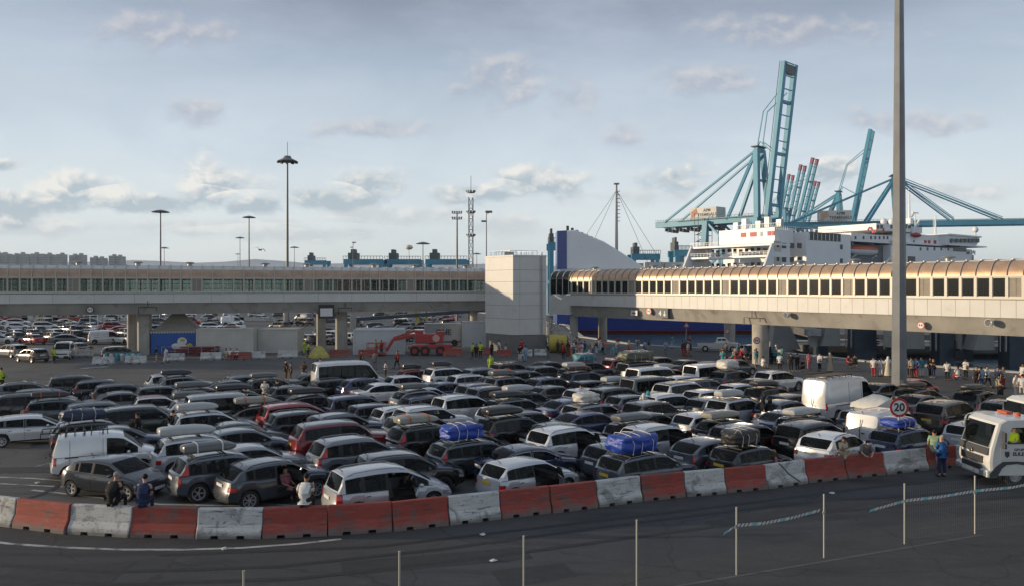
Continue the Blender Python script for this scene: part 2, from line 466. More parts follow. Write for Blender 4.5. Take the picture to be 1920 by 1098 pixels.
        # wheels
        for a in ax:
            w_=wp(a); rimr=r*P.get('rimf',.68)
            t=MB().lathe([(rimr,-.10),(r*.93,-.105),(r,-.07),(r,.07),(r*.93,.105),(rimr,.10),(rimr-.02,.02),(rimr-.02,-.08)],n=24,axis='y')
            wo_=T.part(t.build('wheel',rubber,link=False,smooth=30)); wo_.location=(a-L/2,(w_-.115)*s,r)
            m=MB().lathe([(rimr-.004,.088*s),(rimr-.03,.085*s),(rimr-.045,.03*s)],n=24,axis='y')
            m.lathe([(0.002,.06*s),(.06,.055*s),(.07,.03*s)],n=10,axis='y')
            ns=P.get('spokes',5)
            for k in range(ns):
                th=2*math.pi*k/ns
                for dd in (-.11,.11):
                    p=Vector((math.cos(th+dd*.5)*.04,.05*s,math.sin(th+dd*.5)*.04)); qv=Vector((math.cos(th+dd*1.3)*(rimr-.03),.072*s,math.sin(th+dd*1.3)*(rimr-.03)))
                    m.beam(p,qv,.032,.02)
            T.part(m.build('rim',P.get('rmat',alloy),link=False),wo_)
            dm=MB().lathe([(0.002,-.02*s),(rimr-.03,-.02*s)],n=16,axis='y'); T.part(dm.build('brake_disc',black,link=False),wo_)
    # underbody, cabin
    u=MB(); u.box((0,0,(zs+.62)/2+.02),(L-.5,2*W-.62,.62-zs-.04))
    u.box(((ax[0]+ax[1])/2-L/2,0,zs+.12),(ax[1]-ax[0]-2*ra-.02,2*W-.16,.14))
    T.part(u.build('underbody',black,link=False))
    zf=zs+.28; sb=ip(belt,cowl-1.)
    it=MB(); it.box((cowl-.22-L/2,0,sb-.16),(.36,2*W-.24,.22))
    T.part(it.build('dashboard',cabin,link=False,bev=.03))
    if not P.get('noseat'):
        for k,(sx_,ys) in enumerate([(cowl-1.28,(.36,-.36))]+([(cowl-2.15,(.42,-.42))] if P['doors'].__len__()>1 else [])):
            hs=min(.78,ip(top,sx_-.4)-.20-zf)
            for yy in ys:
                st=MB(); st.box((sx_-L/2+.1,yy,zf+.02),(.5,.5,.16)); st.box((sx_-L/2-.2,yy,zf+hs*.45),(.14,.48,hs*.8),ry=-.25); st.box((sx_-L/2-.28,yy,zf+hs*.9),(.1,.26,hs*.2))
                T.part(st.build('seat',cabin,link=False,bev=.04))
        sw=MB(); c=Vector((cowl-.62-L/2,.36,sb-.02)); pts=[c+Vector((.06*math.sin(t),.18*math.cos(t),.17*math.sin(t))) for t in [2*math.pi*i/12 for i in range(13)]]
        sw.path(pts,.014,5); sw.beam(c,c+Vector((.3,0,-.05)),.04); T.part(sw.build('steering_wheel',black,link=False))
    if P.get('plate',1):
        zp=P.get('pz',.80); pm=MB().box((er(zp)-L/2+P.get('px',-.012),0,zp),(.02,.52,.11)); T.part(pm.build('number_plate',P.get('pmat',platew),link=False))
        zp=.42; pm=MB().box((L/2-ef(zp)+.01,0,zp),(.02,.52,.11)); T.part(pm.build('number_plate',platew,link=False))
    # wiper and aerial
    if P.get('rw',1) and P['win']:
        xa=rb+.02; wpz=ip(top,rb)+.05
        T.part(MB().beam((er(wpz)+xa-L/2-.07,.0,wpz),(er(wpz)+xa-L/2+.02,.33,wpz+.09),.02).build('wiper',black,link=False))
    zt=ip(top,rr+.25)
    T.part(MB().beam((rr+.2-L/2,0,zt),(rr+.05-L/2,0,zt+.12),.022).build('aerial',black,link=False))
    if P.get('rail'):
        for s in(1,-1):
            y=upper((rr+rf)/2)[2][1]+.0
            a=rr+.12;b_=rf-.05
            pts=[]
            for i in range(9):
                x=a+(b_-a)*i/8; u_=upper(x); pts.append((x-L/2,(u_[2][1]-.02)*s,u_[2][2]+(.055 if 0<i<8 else .0)))
            T.part(MB().path(pts,.017,6).build('roof_rail',P.get('railm',chrome),link=False,smooth=50))
    if not P.get('rw',1):
        def xr(z):
            if z<=ip(belt,.1): return er(z)-.02
            inv=[(b_,a_) for a_,b_ in top if a_<=rr+.01]; xt=ip(inv,z); return xw(xt,z)-.105
        zz=[.55,.7,.9,1.0]+[1.15+.12*i for i in range(20)]; zz=[z for z in zz if z<ip(top,rr)-.12]
        m=MB(); 
        for a,b in zip(zz,zz[1:]): m.beam((xr(a)-L/2,0,a),(xr(b)-L/2,0,b),.022,.03)
        T.part(m.build('door_seam',black,link=False)); T.part(MB().box((xr(.95)-L/2-.01,-.16,.97),(.03,.16,.05)).build('rear_handle',black,link=False))
        xs2=P['win'][0][0]-.12; xs1=xs2-1.25
        m=MB(); 
        for xq in(xs1,xs2-.02):
            pts=[lower(xq)[j] for j in(1,2,3,4,5)]+[upper(xq)[0],upper(xq)[1]]
            for sg in(-1,1):
                for a,b in zip(pts,pts[1:]): m.beam((a[0]-L/2,sg*(a[1]+.002),a[2]),(b[0]-L/2,sg*(b[1]+.002),b[2]),.014,.012)
        T.part(m.build('panel_seam',black,link=False))
        for sg in(-1,1):
            y_=lower(xs1)[4][1]+.006; T.part(MB().box(((.9+xs1)/2-L/2,sg*y_,1.0),(xs1-.9 if xs1>1.6 else .5,.014,.04)).build('side_rail',black,link=False))
    T.zt=lambda x: ip(top,x); T.P=P; T.H=max(z for _,z in top)
    return T
def cp(base,**k): d=dict(base); d.update(k); return d
hatch=dict(name='parked_car',L=4.15,W=.885,r=.315,ra=.72,fa=3.32,zs=.24,cowl=3.12,rf=2.42,rr=.55,rb=.13,
 top=[(0,.92),(.13,.985),(.30,1.18),(.46,1.33),(.55,1.385),(.75,1.42),(1.3,1.45),(1.9,1.45),(2.25,1.425),(2.42,1.39),(2.8,1.17),(3.12,.985),(3.3,.945),(3.65,.87),(3.95,.77),(4.15,.68)],
 belt=[(0,.93),(.6,.955),(1.8,.92),(3.12,.875),(3.6,.80),(4.15,.66)],
 win=[(.52,.83),(.88,1.66),(1.74,3.0)],doors=[(1.70,2.86),(.90,1.68)],bp=1,tc=1)
suv=cp(hatch,L=4.5,W=.93,r=.372,ra=.86,fa=3.52,zs=.28,cowl=3.30,rf=2.62,rr=.52,rb=.15,
 top=[(0,1.02),(.15,1.10),(.30,1.30),(.42,1.48),(.52,1.56),(.8,1.62),(1.5,1.655),(2.1,1.65),(2.45,1.61),(2.62,1.57),(3.0,1.33),(3.30,1.13),(3.5,1.10),(4.0,1.03),(4.3,.93),(4.5,.84)],
 belt=[(0,1.03),(.6,1.06),(1.8,1.04),(3.3,1.00),(3.9,.95),(4.5,.82)],
 win=[(.56,1.0),(1.06,1.86),(1.94,3.16)],doors=[(1.90,3.04),(1.05,1.88)],rail=1,
 er=[(.25,.10),(.42,.02),(.66,0),(.72,.05),(1.05,.09),(1.8,.12)],ef=[(.25,.12),(.42,.02),(.6,0),(.75,.03),(.95,.10),(1.3,.25)],pz=.92)
estate=cp(hatch,L=4.65,W=.90,r=.325,ra=.92,fa=3.68,cowl=3.42,rf=2.75,rr=.50,rb=.14,
 top=[(0,.93),(.14,1.0),(.28,1.18),(.40,1.34),(.50,1.40),(.9,1.455),(1.6,1.485),(2.2,1.48),(2.58,1.44),(2.75,1.40),(3.1,1.18),(3.42,.99),(3.6,.95),(4.1,.87),(4.45,.76),(4.65,.67)],
 belt=[(0,.93),(.6,.95),(1.8,.92),(3.42,.88),(4.1,.80),(4.65,.65)],
 win=[(.48,1.08),(1.14,1.98),(2.06,3.28)],doors=[(2.02,3.14),(1.14,2.0)],rail=1)
sedan=cp(hatch,L=4.75,W=.91,r=.325,ra=.98,fa=3.82,cowl=3.50,rf=2.78,rr=1.42,rb=.72,
 top=[(0,.96),(.2,1.0),(.72,1.03),(.95,1.16),(1.2,1.30),(1.42,1.375),(1.8,1.43),(2.2,1.445),(2.55,1.42),(2.78,1.38),(3.15,1.17),(3.50,.97),(3.7,.94),(4.2,.86),(4.55,.75),(4.75,.66)],
 belt=[(0,.90),(.6,.93),(1.8,.92),(3.5,.87),(4.1,.80),(4.75,.64)],
 win=[(1.02,1.28),(1.32,2.06),(2.14,3.36)],doors=[(2.10,3.22),(1.30,2.08)])
coupe=cp(sedan,rr=1.25,rb=.45,top=[(0,.96),(.25,1.01),(.45,1.05),(.8,1.20),(1.1,1.31),(1.25,1.36),(1.8,1.415),(2.2,1.425),(2.55,1.40),(2.78,1.36),(3.15,1.16),(3.50,.96),(3.7,.93),(4.2,.85),(4.55,.74),(4.75,.65)],win=[(.82,1.2),(1.26,2.06),(2.14,3.36)])
mpv=cp(hatch,L=4.5,W=.92,r=.33,ra=.84,fa=3.62,zs=.24,cowl=3.62,rf=2.72,rr=.42,rb=.15,tj=(3,4),
 top=[(0,.98),(.15,1.05),(.28,1.32),(.36,1.50),(.42,1.55),(.8,1.60),(1.5,1.64),(2.1,1.64),(2.5,1.60),(2.72,1.56),(3.2,1.30),(3.62,1.06),(3.8,1.0),(4.15,.90),(4.38,.78),(4.5,.70)],
 belt=[(0,.98),(.6,.99),(1.8,.96),(3.4,.92),(4.0,.84),(4.5,.68)],
 win=[(.44,1.0),(1.06,1.90),(1.98,2.98),(3.02,3.42)],doors=[(1.94,3.06),(1.05,1.92)],rail=1,rglass=glass)
oldmpv=cp(mpv,tlp=0,rail=0)
smallvan=cp(mpv,L=4.4,W=.92,r=.32,ra=.78,fa=3.52,cowl=3.50,rf=2.78,rr=.22,rb=.10,tum=.12,rw=0,noseat=0,
 top=[(0,1.0),(.10,1.2),(.16,1.6),(.22,1.80),(.5,1.84),(1.5,1.87),(2.3,1.86),(2.6,1.82),(2.78,1.77),(3.2,1.42),(3.5,1.14),(3.7,1.08),(4.1,.98),(4.3,.86),(4.4,.76)],
 belt=[(0,.98),(.6,1.0),(2.2,1.0),(3.5,.98),(4.0,.90),(4.4,.74)],
 win=[(2.14,3.34)],doors=[(2.06,3.14),(1.0,2.03)],bp=0,rail=0,tj=(3,4),tl=.2,tc=0,pz=.62,spokes=6,rmat=black,bow=.7)
van=cp(smallvan,L=4.95,W=.95,r=.34,ra=.95,fa=3.95,cowl=4.05,rf=3.38,rr=.22,rb=.10,tum=.10,rw=1,
 top=[(0,1.05),(.10,1.25),(.16,1.65),(.22,1.86),(.5,1.92),(1.5,1.95),(2.8,1.95),(3.2,1.91),(3.38,1.86),(3.75,1.48),(4.05,1.18),(4.2,1.12),(4.6,1.02),(4.85,.90),(4.95,.8)],
 belt=[(0,1.03),(.6,1.06),(2.2,1.06),(4.0,1.03),(4.6,.93),(4.95,.78)],
 win=[(.42,1.42),(1.50,2.62),(2.74,3.90)],doors=[(2.68,3.76),(1.48,2.66)],bp=1,rmat=alloy)
custom=cp(van,W=.985,win=[(2.70,3.88)],rw=0,bp=0,tlp=0)
panel=cp(custom,L=5.95,W=1.0,r=.35,ra=1.15,fa=4.75,cowl=5.0,rf=4.30,rr=.2,rb=.1,tum=.075,
 top=[(0,1.2),(.08,1.6),(.14,2.2),(.2,2.42),(.5,2.50),(2.0,2.55),(3.6,2.54),(4.1,2.48),(4.30,2.38),(4.7,1.75),(5.0,1.32),(5.15,1.25),(5.6,1.12),(5.8,1.0),(5.95,.9)],
 belt=[(0,1.13),(.6,1.15),(3.0,1.15),(5.0,1.13),(5.6,1.0),(5.95,.88)],
 win=[(3.72,4.82)],doors=[(3.62,4.70),(2.2,3.55)])
minibus=cp(panel,win=[(.4,1.5),(1.55,2.55),(2.60,3.58),(3.72,4.82)],bp=1,rw=1,tlp=0)
fiat=cp(hatch,L=3.6,W=.815,r=.29,ra=.62,fa=2.9,cowl=2.82,rf=2.12,rr=.5,rb=.13,
 top=[(0,.92),(.13,.98),(.3,1.2),(.42,1.36),(.5,1.42),(.8,1.47),(1.3,1.49),(1.8,1.47),(2.0,1.43),(2.12,1.39),(2.5,1.16),(2.82,.98),(3.0,.95),(3.3,.87),(3.5,.76),(3.6,.68)],
 belt=[(0,.92),(.6,.94),(1.8,.91),(2.82,.87),(3.2,.79),(3.6,.64)],win=[(.5,1.2),(1.28,2.7)],doors=[(1.24,2.56)])
TP={}
for k,v in dict(hatch=hatch,suv=suv,estate=estate,sedan=sedan,coupe=coupe,mpv=mpv,smallvan=smallvan,van=van,custom=custom,panel=panel,minibus=minibus,fiat=fiat).items(): TP[k]=v
TP['hatch2']=cp(hatch,spokes=7,fmat=chrome,er=[(.2,.10),(.36,.02),(.58,0),(.66,.07),(.95,.12),(1.6,.2)])
TP['hatch3']=cp(hatch,rr=.80,rb=.17,top=[(0,.92),(.17,.985),(.38,1.14),(.6,1.27),(.80,1.345),(1.05,1.40),(1.5,1.44),(1.95,1.44),(2.25,1.415),(2.42,1.38),(2.8,1.17),(3.12,.985),(3.3,.945),(3.65,.87),(3.95,.77),(4.15,.68)],win=[(.86,1.04),(1.08,1.68),(1.76,3.0)],tj=(3,4),tc=0,tl=.22,belt=[(0,.97),(.6,.98),(1.8,.91),(3.12,.85),(3.6,.79),(4.15,.66)])
TP['suv2']=cp(suv,spokes=7,tc=2,rr=.74,rb=.17,
 top=[(0,1.02),(.17,1.10),(.36,1.26),(.56,1.41),(.74,1.50),(1.0,1.555),(1.5,1.60),(2.1,1.605),(2.45,1.57),(2.62,1.53),(3.0,1.31),(3.30,1.13),(3.5,1.10),(4.0,1.03),(4.3,.93),(4.5,.84)],
 win=[(.78,1.06),(1.10,1.88),(1.95,3.16)],bp=1,er=[(.25,.10),(.42,.02),(.66,0),(.72,.05),(1.05,.13),(1.8,.30)],belt=[(0,1.06),(.6,1.10),(1.8,1.05),(3.3,1.0),(3.9,.94),(4.5,.82)],railm=black)
TP['suv3']=cp(suv,clad=0,rmat=dalloy,railm=black,tj=(3,4),tc=0,sglass=tglass)
TP['rover']=cp(suv,L=4.85,W=.97,r=.39,clad=0,sglass=tglass,rail=0,fa=3.8,cowl=3.55,rf=2.95,
 top=[(0,1.12),(.15,1.20),(.30,1.42),(.42,1.60),(.52,1.68),(.8,1.74),(1.5,1.78),(2.3,1.79),(2.8,1.76),(2.95,1.71),(3.3,1.45),(3.55,1.24),(3.75,1.21),(4.3,1.15),(4.7,1.04),(4.85,.95)],
 belt=[(0,1.13),(.6,1.16),(1.8,1.14),(3.5,1.12),(4.3,1.06),(4.85,.92)],win=[(.56,1.08),(1.14,2.06),(2.14,3.40)],doors=[(2.10,3.28),(1.13,2.08)])
TP['estate2']=cp(estate,spokes=7,fmat=chrome,tj=(3,),tc=1,rail=1,railm=black,sglass=tglass)
TP['estate3']=cp(estate,tlp=1,tj=(4,),tl=.22,tc=0)
TP['xc']=cp(suv,tlp=1,tj=(3,4),tl=.22,tc=0,spokes=5)
TP['sedan2']=cp(sedan,spokes=7,fmat=chrome)
TPL={}
def tpl(k):
    if k not in TPL: TPL[k]=car_template(TP[k])
    return TPL[k]
PAINTED={'body','door','bonnet','roof','mirror','window_frame'}
CC=dict(black=(.008,.008,.009),dgrey=(.028,.034,.042),grey=(.085,.093,.105),silver=(.44,.455,.475),lgrey=(.20,.21,.22),white=(.66,.66,.65),navy=(.010,.016,.045),
 red=(.33,.012,.012),dred=(.19,.006,.012),teal=(.05,.068,.078),brown=(.05,.038,.03),blue=(.02,.05,.14),beige=(.25,.22,.17),green=(.022,.032,.026),bgrey=(.10,.13,.16))
CW=dict(black='black',dgrey='dark grey',grey='grey',silver='silver',lgrey='light grey',white='white',navy='dark blue',red='bright red',dred='dark red',teal='grey green',brown='dark brown',blue='blue',beige='beige',green='very dark green',bgrey='blue grey')
TW=dict(hatch='hatchback',hatch2='hatchback',hatch3='hatchback',suv='SUV',suv2='SUV',suv3='SUV',rover='large SUV',estate='estate car',estate2='estate car',estate3='estate car',xc='SUV',sedan='saloon car',sedan2='saloon car',coupe='coupe',mpv='people carrier',smallvan='small panel van',van='windowed van',custom='panel van',panel='high-roofed panel van',minibus='high-roofed minibus',fiat='tiny city car')
def A(x,y,D): return Vector(((x-CX)*D/F,D,HC-(y-HY)*D/F))
# roof boxes
def boxmesh(kind):
    m=MB(); rings=[]
    Lb,Wb,Hb=2.0,.80,.36
    for t,wf,hf,zo in[(-1,.55,.45,.12),(-.96,.80,.75,.05),(-.82,.98,.95,0),(-.4,1,1,0),(.3,1,.98,0),(.7,.94,.82,0),(.9,.78,.55,.03),(1,.5,.25,.07)]:
        x=t*Lb/2; w=Wb/2*wf; h=Hb*hf; rings.append([(x,y*w,zo+z*h) for y,z in[(-.85,0),(-1,.18),(-1,.55),(-.9,.82),(-.6,.97),(0,1.0),(.6,.97),(.9,.82),(1,.55),(1,.18),(.85,0)]])
    m.loft(rings); return m
_bx={}
def roofbox(parent_car,T,x,col,strap,label,scale=(1,1,1)):
    key='b'
    if key not in _bx:
        _bx[key]=boxmesh(0).mesh('roof_box'); _bx[key].materials.append(mat('box_shell',(1,1,1),.38,0,.5,objcol=True,var=.1,vscale=2,coat=.2))
        for p in _bx[key].polygons: p.use_smooth=True
        _bx[key].set_sharp_from_angle(angle=R(35))
        s=MB()
        s.loft([[(-1.0,-.405,.10),(-1.0,.405,.10),(-1.0,.405,.125),(-1.0,-.405,.125)],[(.93,-.405,.10),(.93,.405,.10),(.93,.405,.125),(.93,-.405,.125)]])
        _bx['seam']=s.mesh('seam'); _bx['seam'].materials.append(black)
        st=MB()
        for xx in(-.5,.42):
            pts=[(xx,y*.415,z*.375) for y,z in[(-1,0),(-1,.55),(-.9,.84),(-.6,.99),(0,1.03),(.6,.99),(.9,.84),(1,.55),(1,0)]]
            for a,b in zip(pts,pts[1:]): st.beam(a,b,.05,.012)
        _bx['st']=st.mesh('strap'); _bx['st'].materials.append(matte)
    o=bpy.data.objects.new('roof_box',_bx[key]); COL.objects.link(o); o.color=(*col,1); o.scale=scale
    zt=T.zt(T.P['L']/2+x)*parent_car.scale[2]+.11
    M=Matrix.Rotation(parent_car.rotation_euler.z,3,'Z')
    o.location=parent_car.location+M@Vector((x,0,zt)); o.rotation_euler=(0,0,parent_car.rotation_euler.z)
    if strap:
        s=bpy.data.objects.new('strap',_bx['st']); COL.objects.link(s); s.parent=o; s.color=(*strap,1)
    tag(o,label,'roof box','boxes on car roofs')
    return o
_bd={}
tarp=mat('tarpaulin',(1,1,1),.38,0,.5,objcol=True,var=.25,vscale=2.5,bump=.9,bscale=7)
def bundle(parent_car,T,x,col,label,dims=(1.7,1.15,.6),seed=0,straps=(.5,.5,.5)):
    import random as _r
    g=_r.Random(seed+11); m=bmesh.new(); bmesh.ops.create_cube(m,size=1); bmesh.ops.subdivide_edges(m,edges=m.edges,cuts=9,use_grid_fill=True)
    from mathutils import noise as mn
    for v in m.verts:
        c=v.co.copy(); r_=(abs(c.x*2)**5+abs(c.y*2)**5+abs(c.z*2)**5)**.2
        c=c/max(r_,.001)
        n=mn.noise(Vector((c.x*3.1+seed,c.y*3.1,c.z*3.1)))*.12+mn.noise(Vector((c.x*8+seed,c.y*8,c.z*6)))*.085
        c*=1+n
        if c.z>0: c.z*=1+.25*mn.noise(Vector((c.x*2+seed*3,c.y*2,5)))
        v.co=Vector((c.x*dims[0],c.y*dims[1],(c.z+.5)*dims[2]))
    me=bpy.data.meshes.new('luggage_bundle'); m.to_mesh(me); m.free(); me.materials.append(tarp)
    for p in me.polygons: p.use_smooth=True
    o=bpy.data.objects.new('luggage_bundle',me); COL.objects.link(o); o.color=(*col,1)
    zt=T.zt(T.P['L']/2+x)*parent_car.scale[2]+.08; M=Matrix.Rotation(parent_car.rotation_euler.z,3,'Z')
    o.location=parent_car.location+M@Vector((x,0,zt)); o.rotation_euler=(0,0,parent_car.rotation_euler.z)
    s=MB(); a,b,c=dims[0]/2,dims[1]/2,dims[2]
    for k in(-.55,-.1,.5):
        pts=[(a*k,-b*1.03,0),(a*k+.05,-b*1.06,c*.6),(a*k,-b*.8,c*1.03),(a*k-.05,0,c*1.13),(a*k+.04,b*.8,c*1.03),(a*k,b*1.06,c*.5),(a*k,b*1.03,0)]
        s.path([Vector(p) for p in pts],.014,5)
    s.path([(-a*.9,-b*.7,c*.9),(0,0,c*1.14),(a*.9,b*.7,c*.9)],.012,5); s.path([(-a*.9,b*.7,c*.9),(0,0,c*1.14),(a*.9,-b*.7,c*.9)],.012,5)
    s.build('rope',matte,o,color=straps)
    tag(o,label,'luggage','luggage tied on car roofs'); return o
# ---------------------------------------------------------------- ground, road, water
def gmat(name,c1,c2,extra=None,stain=.5,lines=0):
    m=bpy.data.materials.new(name); m.use_nodes=True; nt=m.node_tree; b=nt.nodes['Principled BSDF']
    t=N(nt,'ShaderNodeTexCoord'); o=t.outputs['Object']
    mp=N(nt,'ShaderNodeMapping'); mp.inputs['Rotation'].default_value=(0,0,R(-28)); mp.inputs['Scale'].default_value=(.22,1,1); lk(nt,o,mp.inputs[0])
    big=noise(nt,o,.06,6,.6,.5); fine=noise(nt,o,18,4,.7); streak=noise(nt,mp.outputs[0],.7,6,.62,.6); mid=noise(nt,o,.9,5,.65)
    c=mixc(nt,ramp(nt,big,[(.35,0),(.65,1)]),c1,c2)
    c=mixc(nt,ramp(nt,streak,[(.5,0),(.66,stain)]),c,tuple(x*.45 for x in c1))
    c=mixc(nt,ramp(nt,mid,[(.58,0),(.75,.35)]),c,tuple(x*1.7 for x in c2))
    c=mixc(nt,.5,c,ramp(nt,fine,[(.3,.55),(.7,1.45)]),'MULTIPLY')
    v=N(nt,'ShaderNodeTexVoronoi',feature='DISTANCE_TO_EDGE'); v.inputs['Scale'].default_value=.16
    dn=N(nt,'ShaderNodeMapping'); 
    wob=N(nt,'ShaderNodeTexNoise'); wob.inputs['Scale'].default_value=.8; lk(nt,o,wob.inputs['Vector'])
    ad=N(nt,'ShaderNodeVectorMath',operation='ADD'); lk(nt,o,ad.inputs[0]); lk(nt,wob.outputs['Color'],ad.inputs[1]); lk(nt,ad.outputs[0],v.inputs['Vector'])
    c=mixc(nt,ramp(nt,v.outputs[0],[(.0,.55),(.006,0)]),c,(.012,.012,.012))
    lk(nt,c,b.inputs['Base Color']); lk(nt,ramp(nt,mid,[(.3,.72),(.7,.9)]),b.inputs['Roughness']); b.inputs['Specular IOR Level'].default_value=.35
    bp=N(nt,'ShaderNodeBump'); bp.inputs['Strength'].default_value=.35; bp.inputs['Distance'].default_value=.01; lk(nt,fine,bp.inputs['Height']); lk(nt,bp.outputs[0],b.inputs['Normal'])
    MATS[name]=m; return m
lotm=gmat('lot_asphalt',(.072,.071,.068),(.120,.116,.108),stain=.65)
roadm=gmat('road_asphalt',(.036,.036,.037),(.072,.071,.069),stain=.65)
pavm=gmat('pavement_concrete',(.050,.048,.045),(.072,.068,.062),stain=.4)
quaym=gmat('quay_concrete',(.10,.096,.09),(.15,.142,.13),stain=.4)
linem=mat('road_paint',(.40,.39,.36),.8,var=.3,vscale=2,dirt=((.05,.05,.05),1.6,.5,.75))
def sheet(name,poly,z,m,kind='structure'):
    o=MB().add([(x,y,z) for x,y in poly],[tuple(range(len(poly)))]).build(name,m); tag(o,None,None,kind=kind); return o
q=[gp(1920,698),gp(1632,677),gp(1480,662),gp(1200,646),gp(1095,631)]
Q=[(v.x,v.y) for v in q]
edge=[(140,-40),(Q[0][0]+20,Q[0][1]-22)]+Q+[(12,170),(-30,330),(-120,420)]
gpoly=[(-9000,-60),(140,-60)]+edge+[(-400,900),(-9000,1500)]
g=MB(); n=len(gpoly); g.add([(x,y,0) for x,y in gpoly],[tuple(range(n))])
g.add([(x,y,z) for z in(0,-3) for x,y in gpoly],[(i,i+1,n+i+1,n+i) for i in range(1,n-2)])
tag(g.build('ground',lotm),None,None,kind='structure')
# pale coping stones along the quay
cop=MB()
for a,b in zip(edge[1:8],edge[2:9]):
    a=Vector((*a,0)); b=Vector((*b,0)); nrm=(b-a).normalized().cross(Vector((0,0,1)))
    m_=MB(); aa=a-nrm*.0; 
    cop.add([a+Vector((0,0,.14)),b+Vector((0,0,.14)),b-nrm*.9+Vector((0,0,.14)),a-nrm*.9+Vector((0,0,.14)),a,b,b-nrm*.9,a-nrm*.9],[(0,1,2,3),(0,1,5,4),(3,2,6,7)])
tag(cop.build('quay_coping',mat('coping_stone',(.40,.385,.35),.8,var=.2)),None,None,kind='structure')
wm=bpy.data.materials.new('sea_water'); wm.use_nodes=True; nt=wm.node_tree; b=nt.nodes['Principled BSDF']
b.inputs['Base Color'].default_value=(.022,.06,.085,1); b.inputs['Roughness'].default_value=.16; b.inputs['IOR'].default_value=1.33
t=N(nt,'ShaderNodeTexCoord'); mp=N(nt,'ShaderNodeMapping'); mp.inputs['Scale'].default_value=(.6,1.6,1); lk(nt,t.outputs['Object'],mp.inputs[0])
hh=mth(nt,'ADD',noise(nt,mp.outputs[0],.8,6,.65),noise(nt,mp.outputs[0],.12,3,.5)); bp=N(nt,'ShaderNodeBump'); bp.inputs['Strength'].default_value=.9; bp.inputs['Distance'].default_value=.35
lk(nt,hh,bp.inputs['Height']); lk(nt,bp.outputs[0],b.inputs['Normal'])
w=MB().add([(-9000,-60,-2),(9000,-60,-2),(9000,8800,-2),(-9000,8800,-2)],[(0,1,2,3)]).build('water',wm); tag(w,None,None,kind='structure')
# barrier line on the ground (pixel chain of the near foot line)
BX=[(-95,975),(20,989),(123,1001),(240,1008),(365,1010),(490,1010),(614,1005),(737,996),(843,984),(941,973),(1036,962),(1123,951),(1206,939),(1287,931),(1363,924),(1441,916),(1515,905),(1590,897),(1664,890),(1743,880),(1800,875),(1862,869)]
BL=[gp(x,y) for x,y in BX]
far=[(v.x,v.y+.25) for v in BL]
road=[(-60,far[0][1]+3)]+far+[(34,56),(90,84)]+[(90,-40),(-60,-40)]
sheet('road',road,.005,roadm)
# kerbed pavement strip under the mesh fence
PX=[(457,1234),(749,1186),(982,1148),(1194,1109),(1381,1078),(1545,1046),(1696,1020),(1828,1001),(1960,984)]
PL=[gp(x,y) for x,y in PX]
pav=[(v.x-.3,v.y+1.6) for v in PL]+[(45,40),(60,-30),(-6,-30),(-6,14)]
pv=MB(); n=len(pav); pv.loft([[(x,y,0) for x,y in pav],[(x,y,.02) for x,y in pav]]); tag(pv.build('pavement',pavm),None,None,kind='structure')
def strip(pts,w,z=.012,m=linem,name='road_marking'):
    s=MB(); ps=[Vector((p[0],p[1],0)) for p in pts]
    for i,(a,b) in enumerate(zip(ps,ps[1:])):
        n_=(b-a).normalized().cross(Vector((0,0,1)))*w/2
        s.add([a-n_+Vector((0,0,z)),a+n_+Vector((0,0,z)),b+n_+Vector((0,0,z)),b-n_+Vector((0,0,z))],[(0,1,2,3)])
    tag(s.build(name,m),None,None,kind='structure')
def gl(*px): return [gp(x,y).xy for x,y in px]
strip(gl((-60,1010),(20,1019),(120,1026),(230,1030),(340,1030),(450,1027),(560,1019),(640,1010)),.16)
strip(gl((1240,1104),(1420,1074),(1640,1037),(1840,1003)),.09,z=.024,m=quaym)
strip(gl((1842,991),(1876,985)),.16); strip(gl((1890,981),(1960,974)),.1)
strip(gl((-20,893),(60,896),(150,903)),.15,z=.008); strip(gl((0,906),(120,912)),.12,z=.008)
strip(gl((0,890),(115,862)),.07,z=.008); strip(gl((60,918),(300,945),(600,950)),.16,z=.008)
strip(gl((320,925),(420,940),(700,955)),.15,z=.008); strip(gl((150,690),(205,686)),.9,z=.008); strip(gl((740,705),(1040,690)),.12,z=.008)
for a,b in(((30,872),(34,868)),): pass
# ---------------------------------------------------------------- raised walkways
ribm=mat('rib_metal',(.42,.40,.37),.4,.4); bronze_sunlit=mat('bronze_panel_sunlit',(.50,.335,.215),.38,.45,.5,var=.18,vscale=1.2,coat=.2,dirt=((.35,.20,.12),1.5,.5,.35))  # bronze panels of the right walkway, low sun's gold painted into their colour
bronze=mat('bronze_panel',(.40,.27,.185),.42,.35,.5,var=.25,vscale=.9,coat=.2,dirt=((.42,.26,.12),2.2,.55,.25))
whitep=mat('white_panel',(.55,.545,.52),.45,.0,var=.07,vscale=.7,dirt=((.35,.33,.29),.8,.6,.3))
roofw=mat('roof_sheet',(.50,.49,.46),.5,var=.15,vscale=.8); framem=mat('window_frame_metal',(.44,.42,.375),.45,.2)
louv=mat('louvre_panel',(.25,.22,.175),.6,var=.15,vscale=3); concb=mat('beam_concrete',(.30,.285,.255),.85,var=.2,vscale=.35,bump=.1,bscale=5,dirt=((.16,.145,.125),.5,.53,.5))
SPL=[.3,.62,.45,.75,.5,.35,.66]
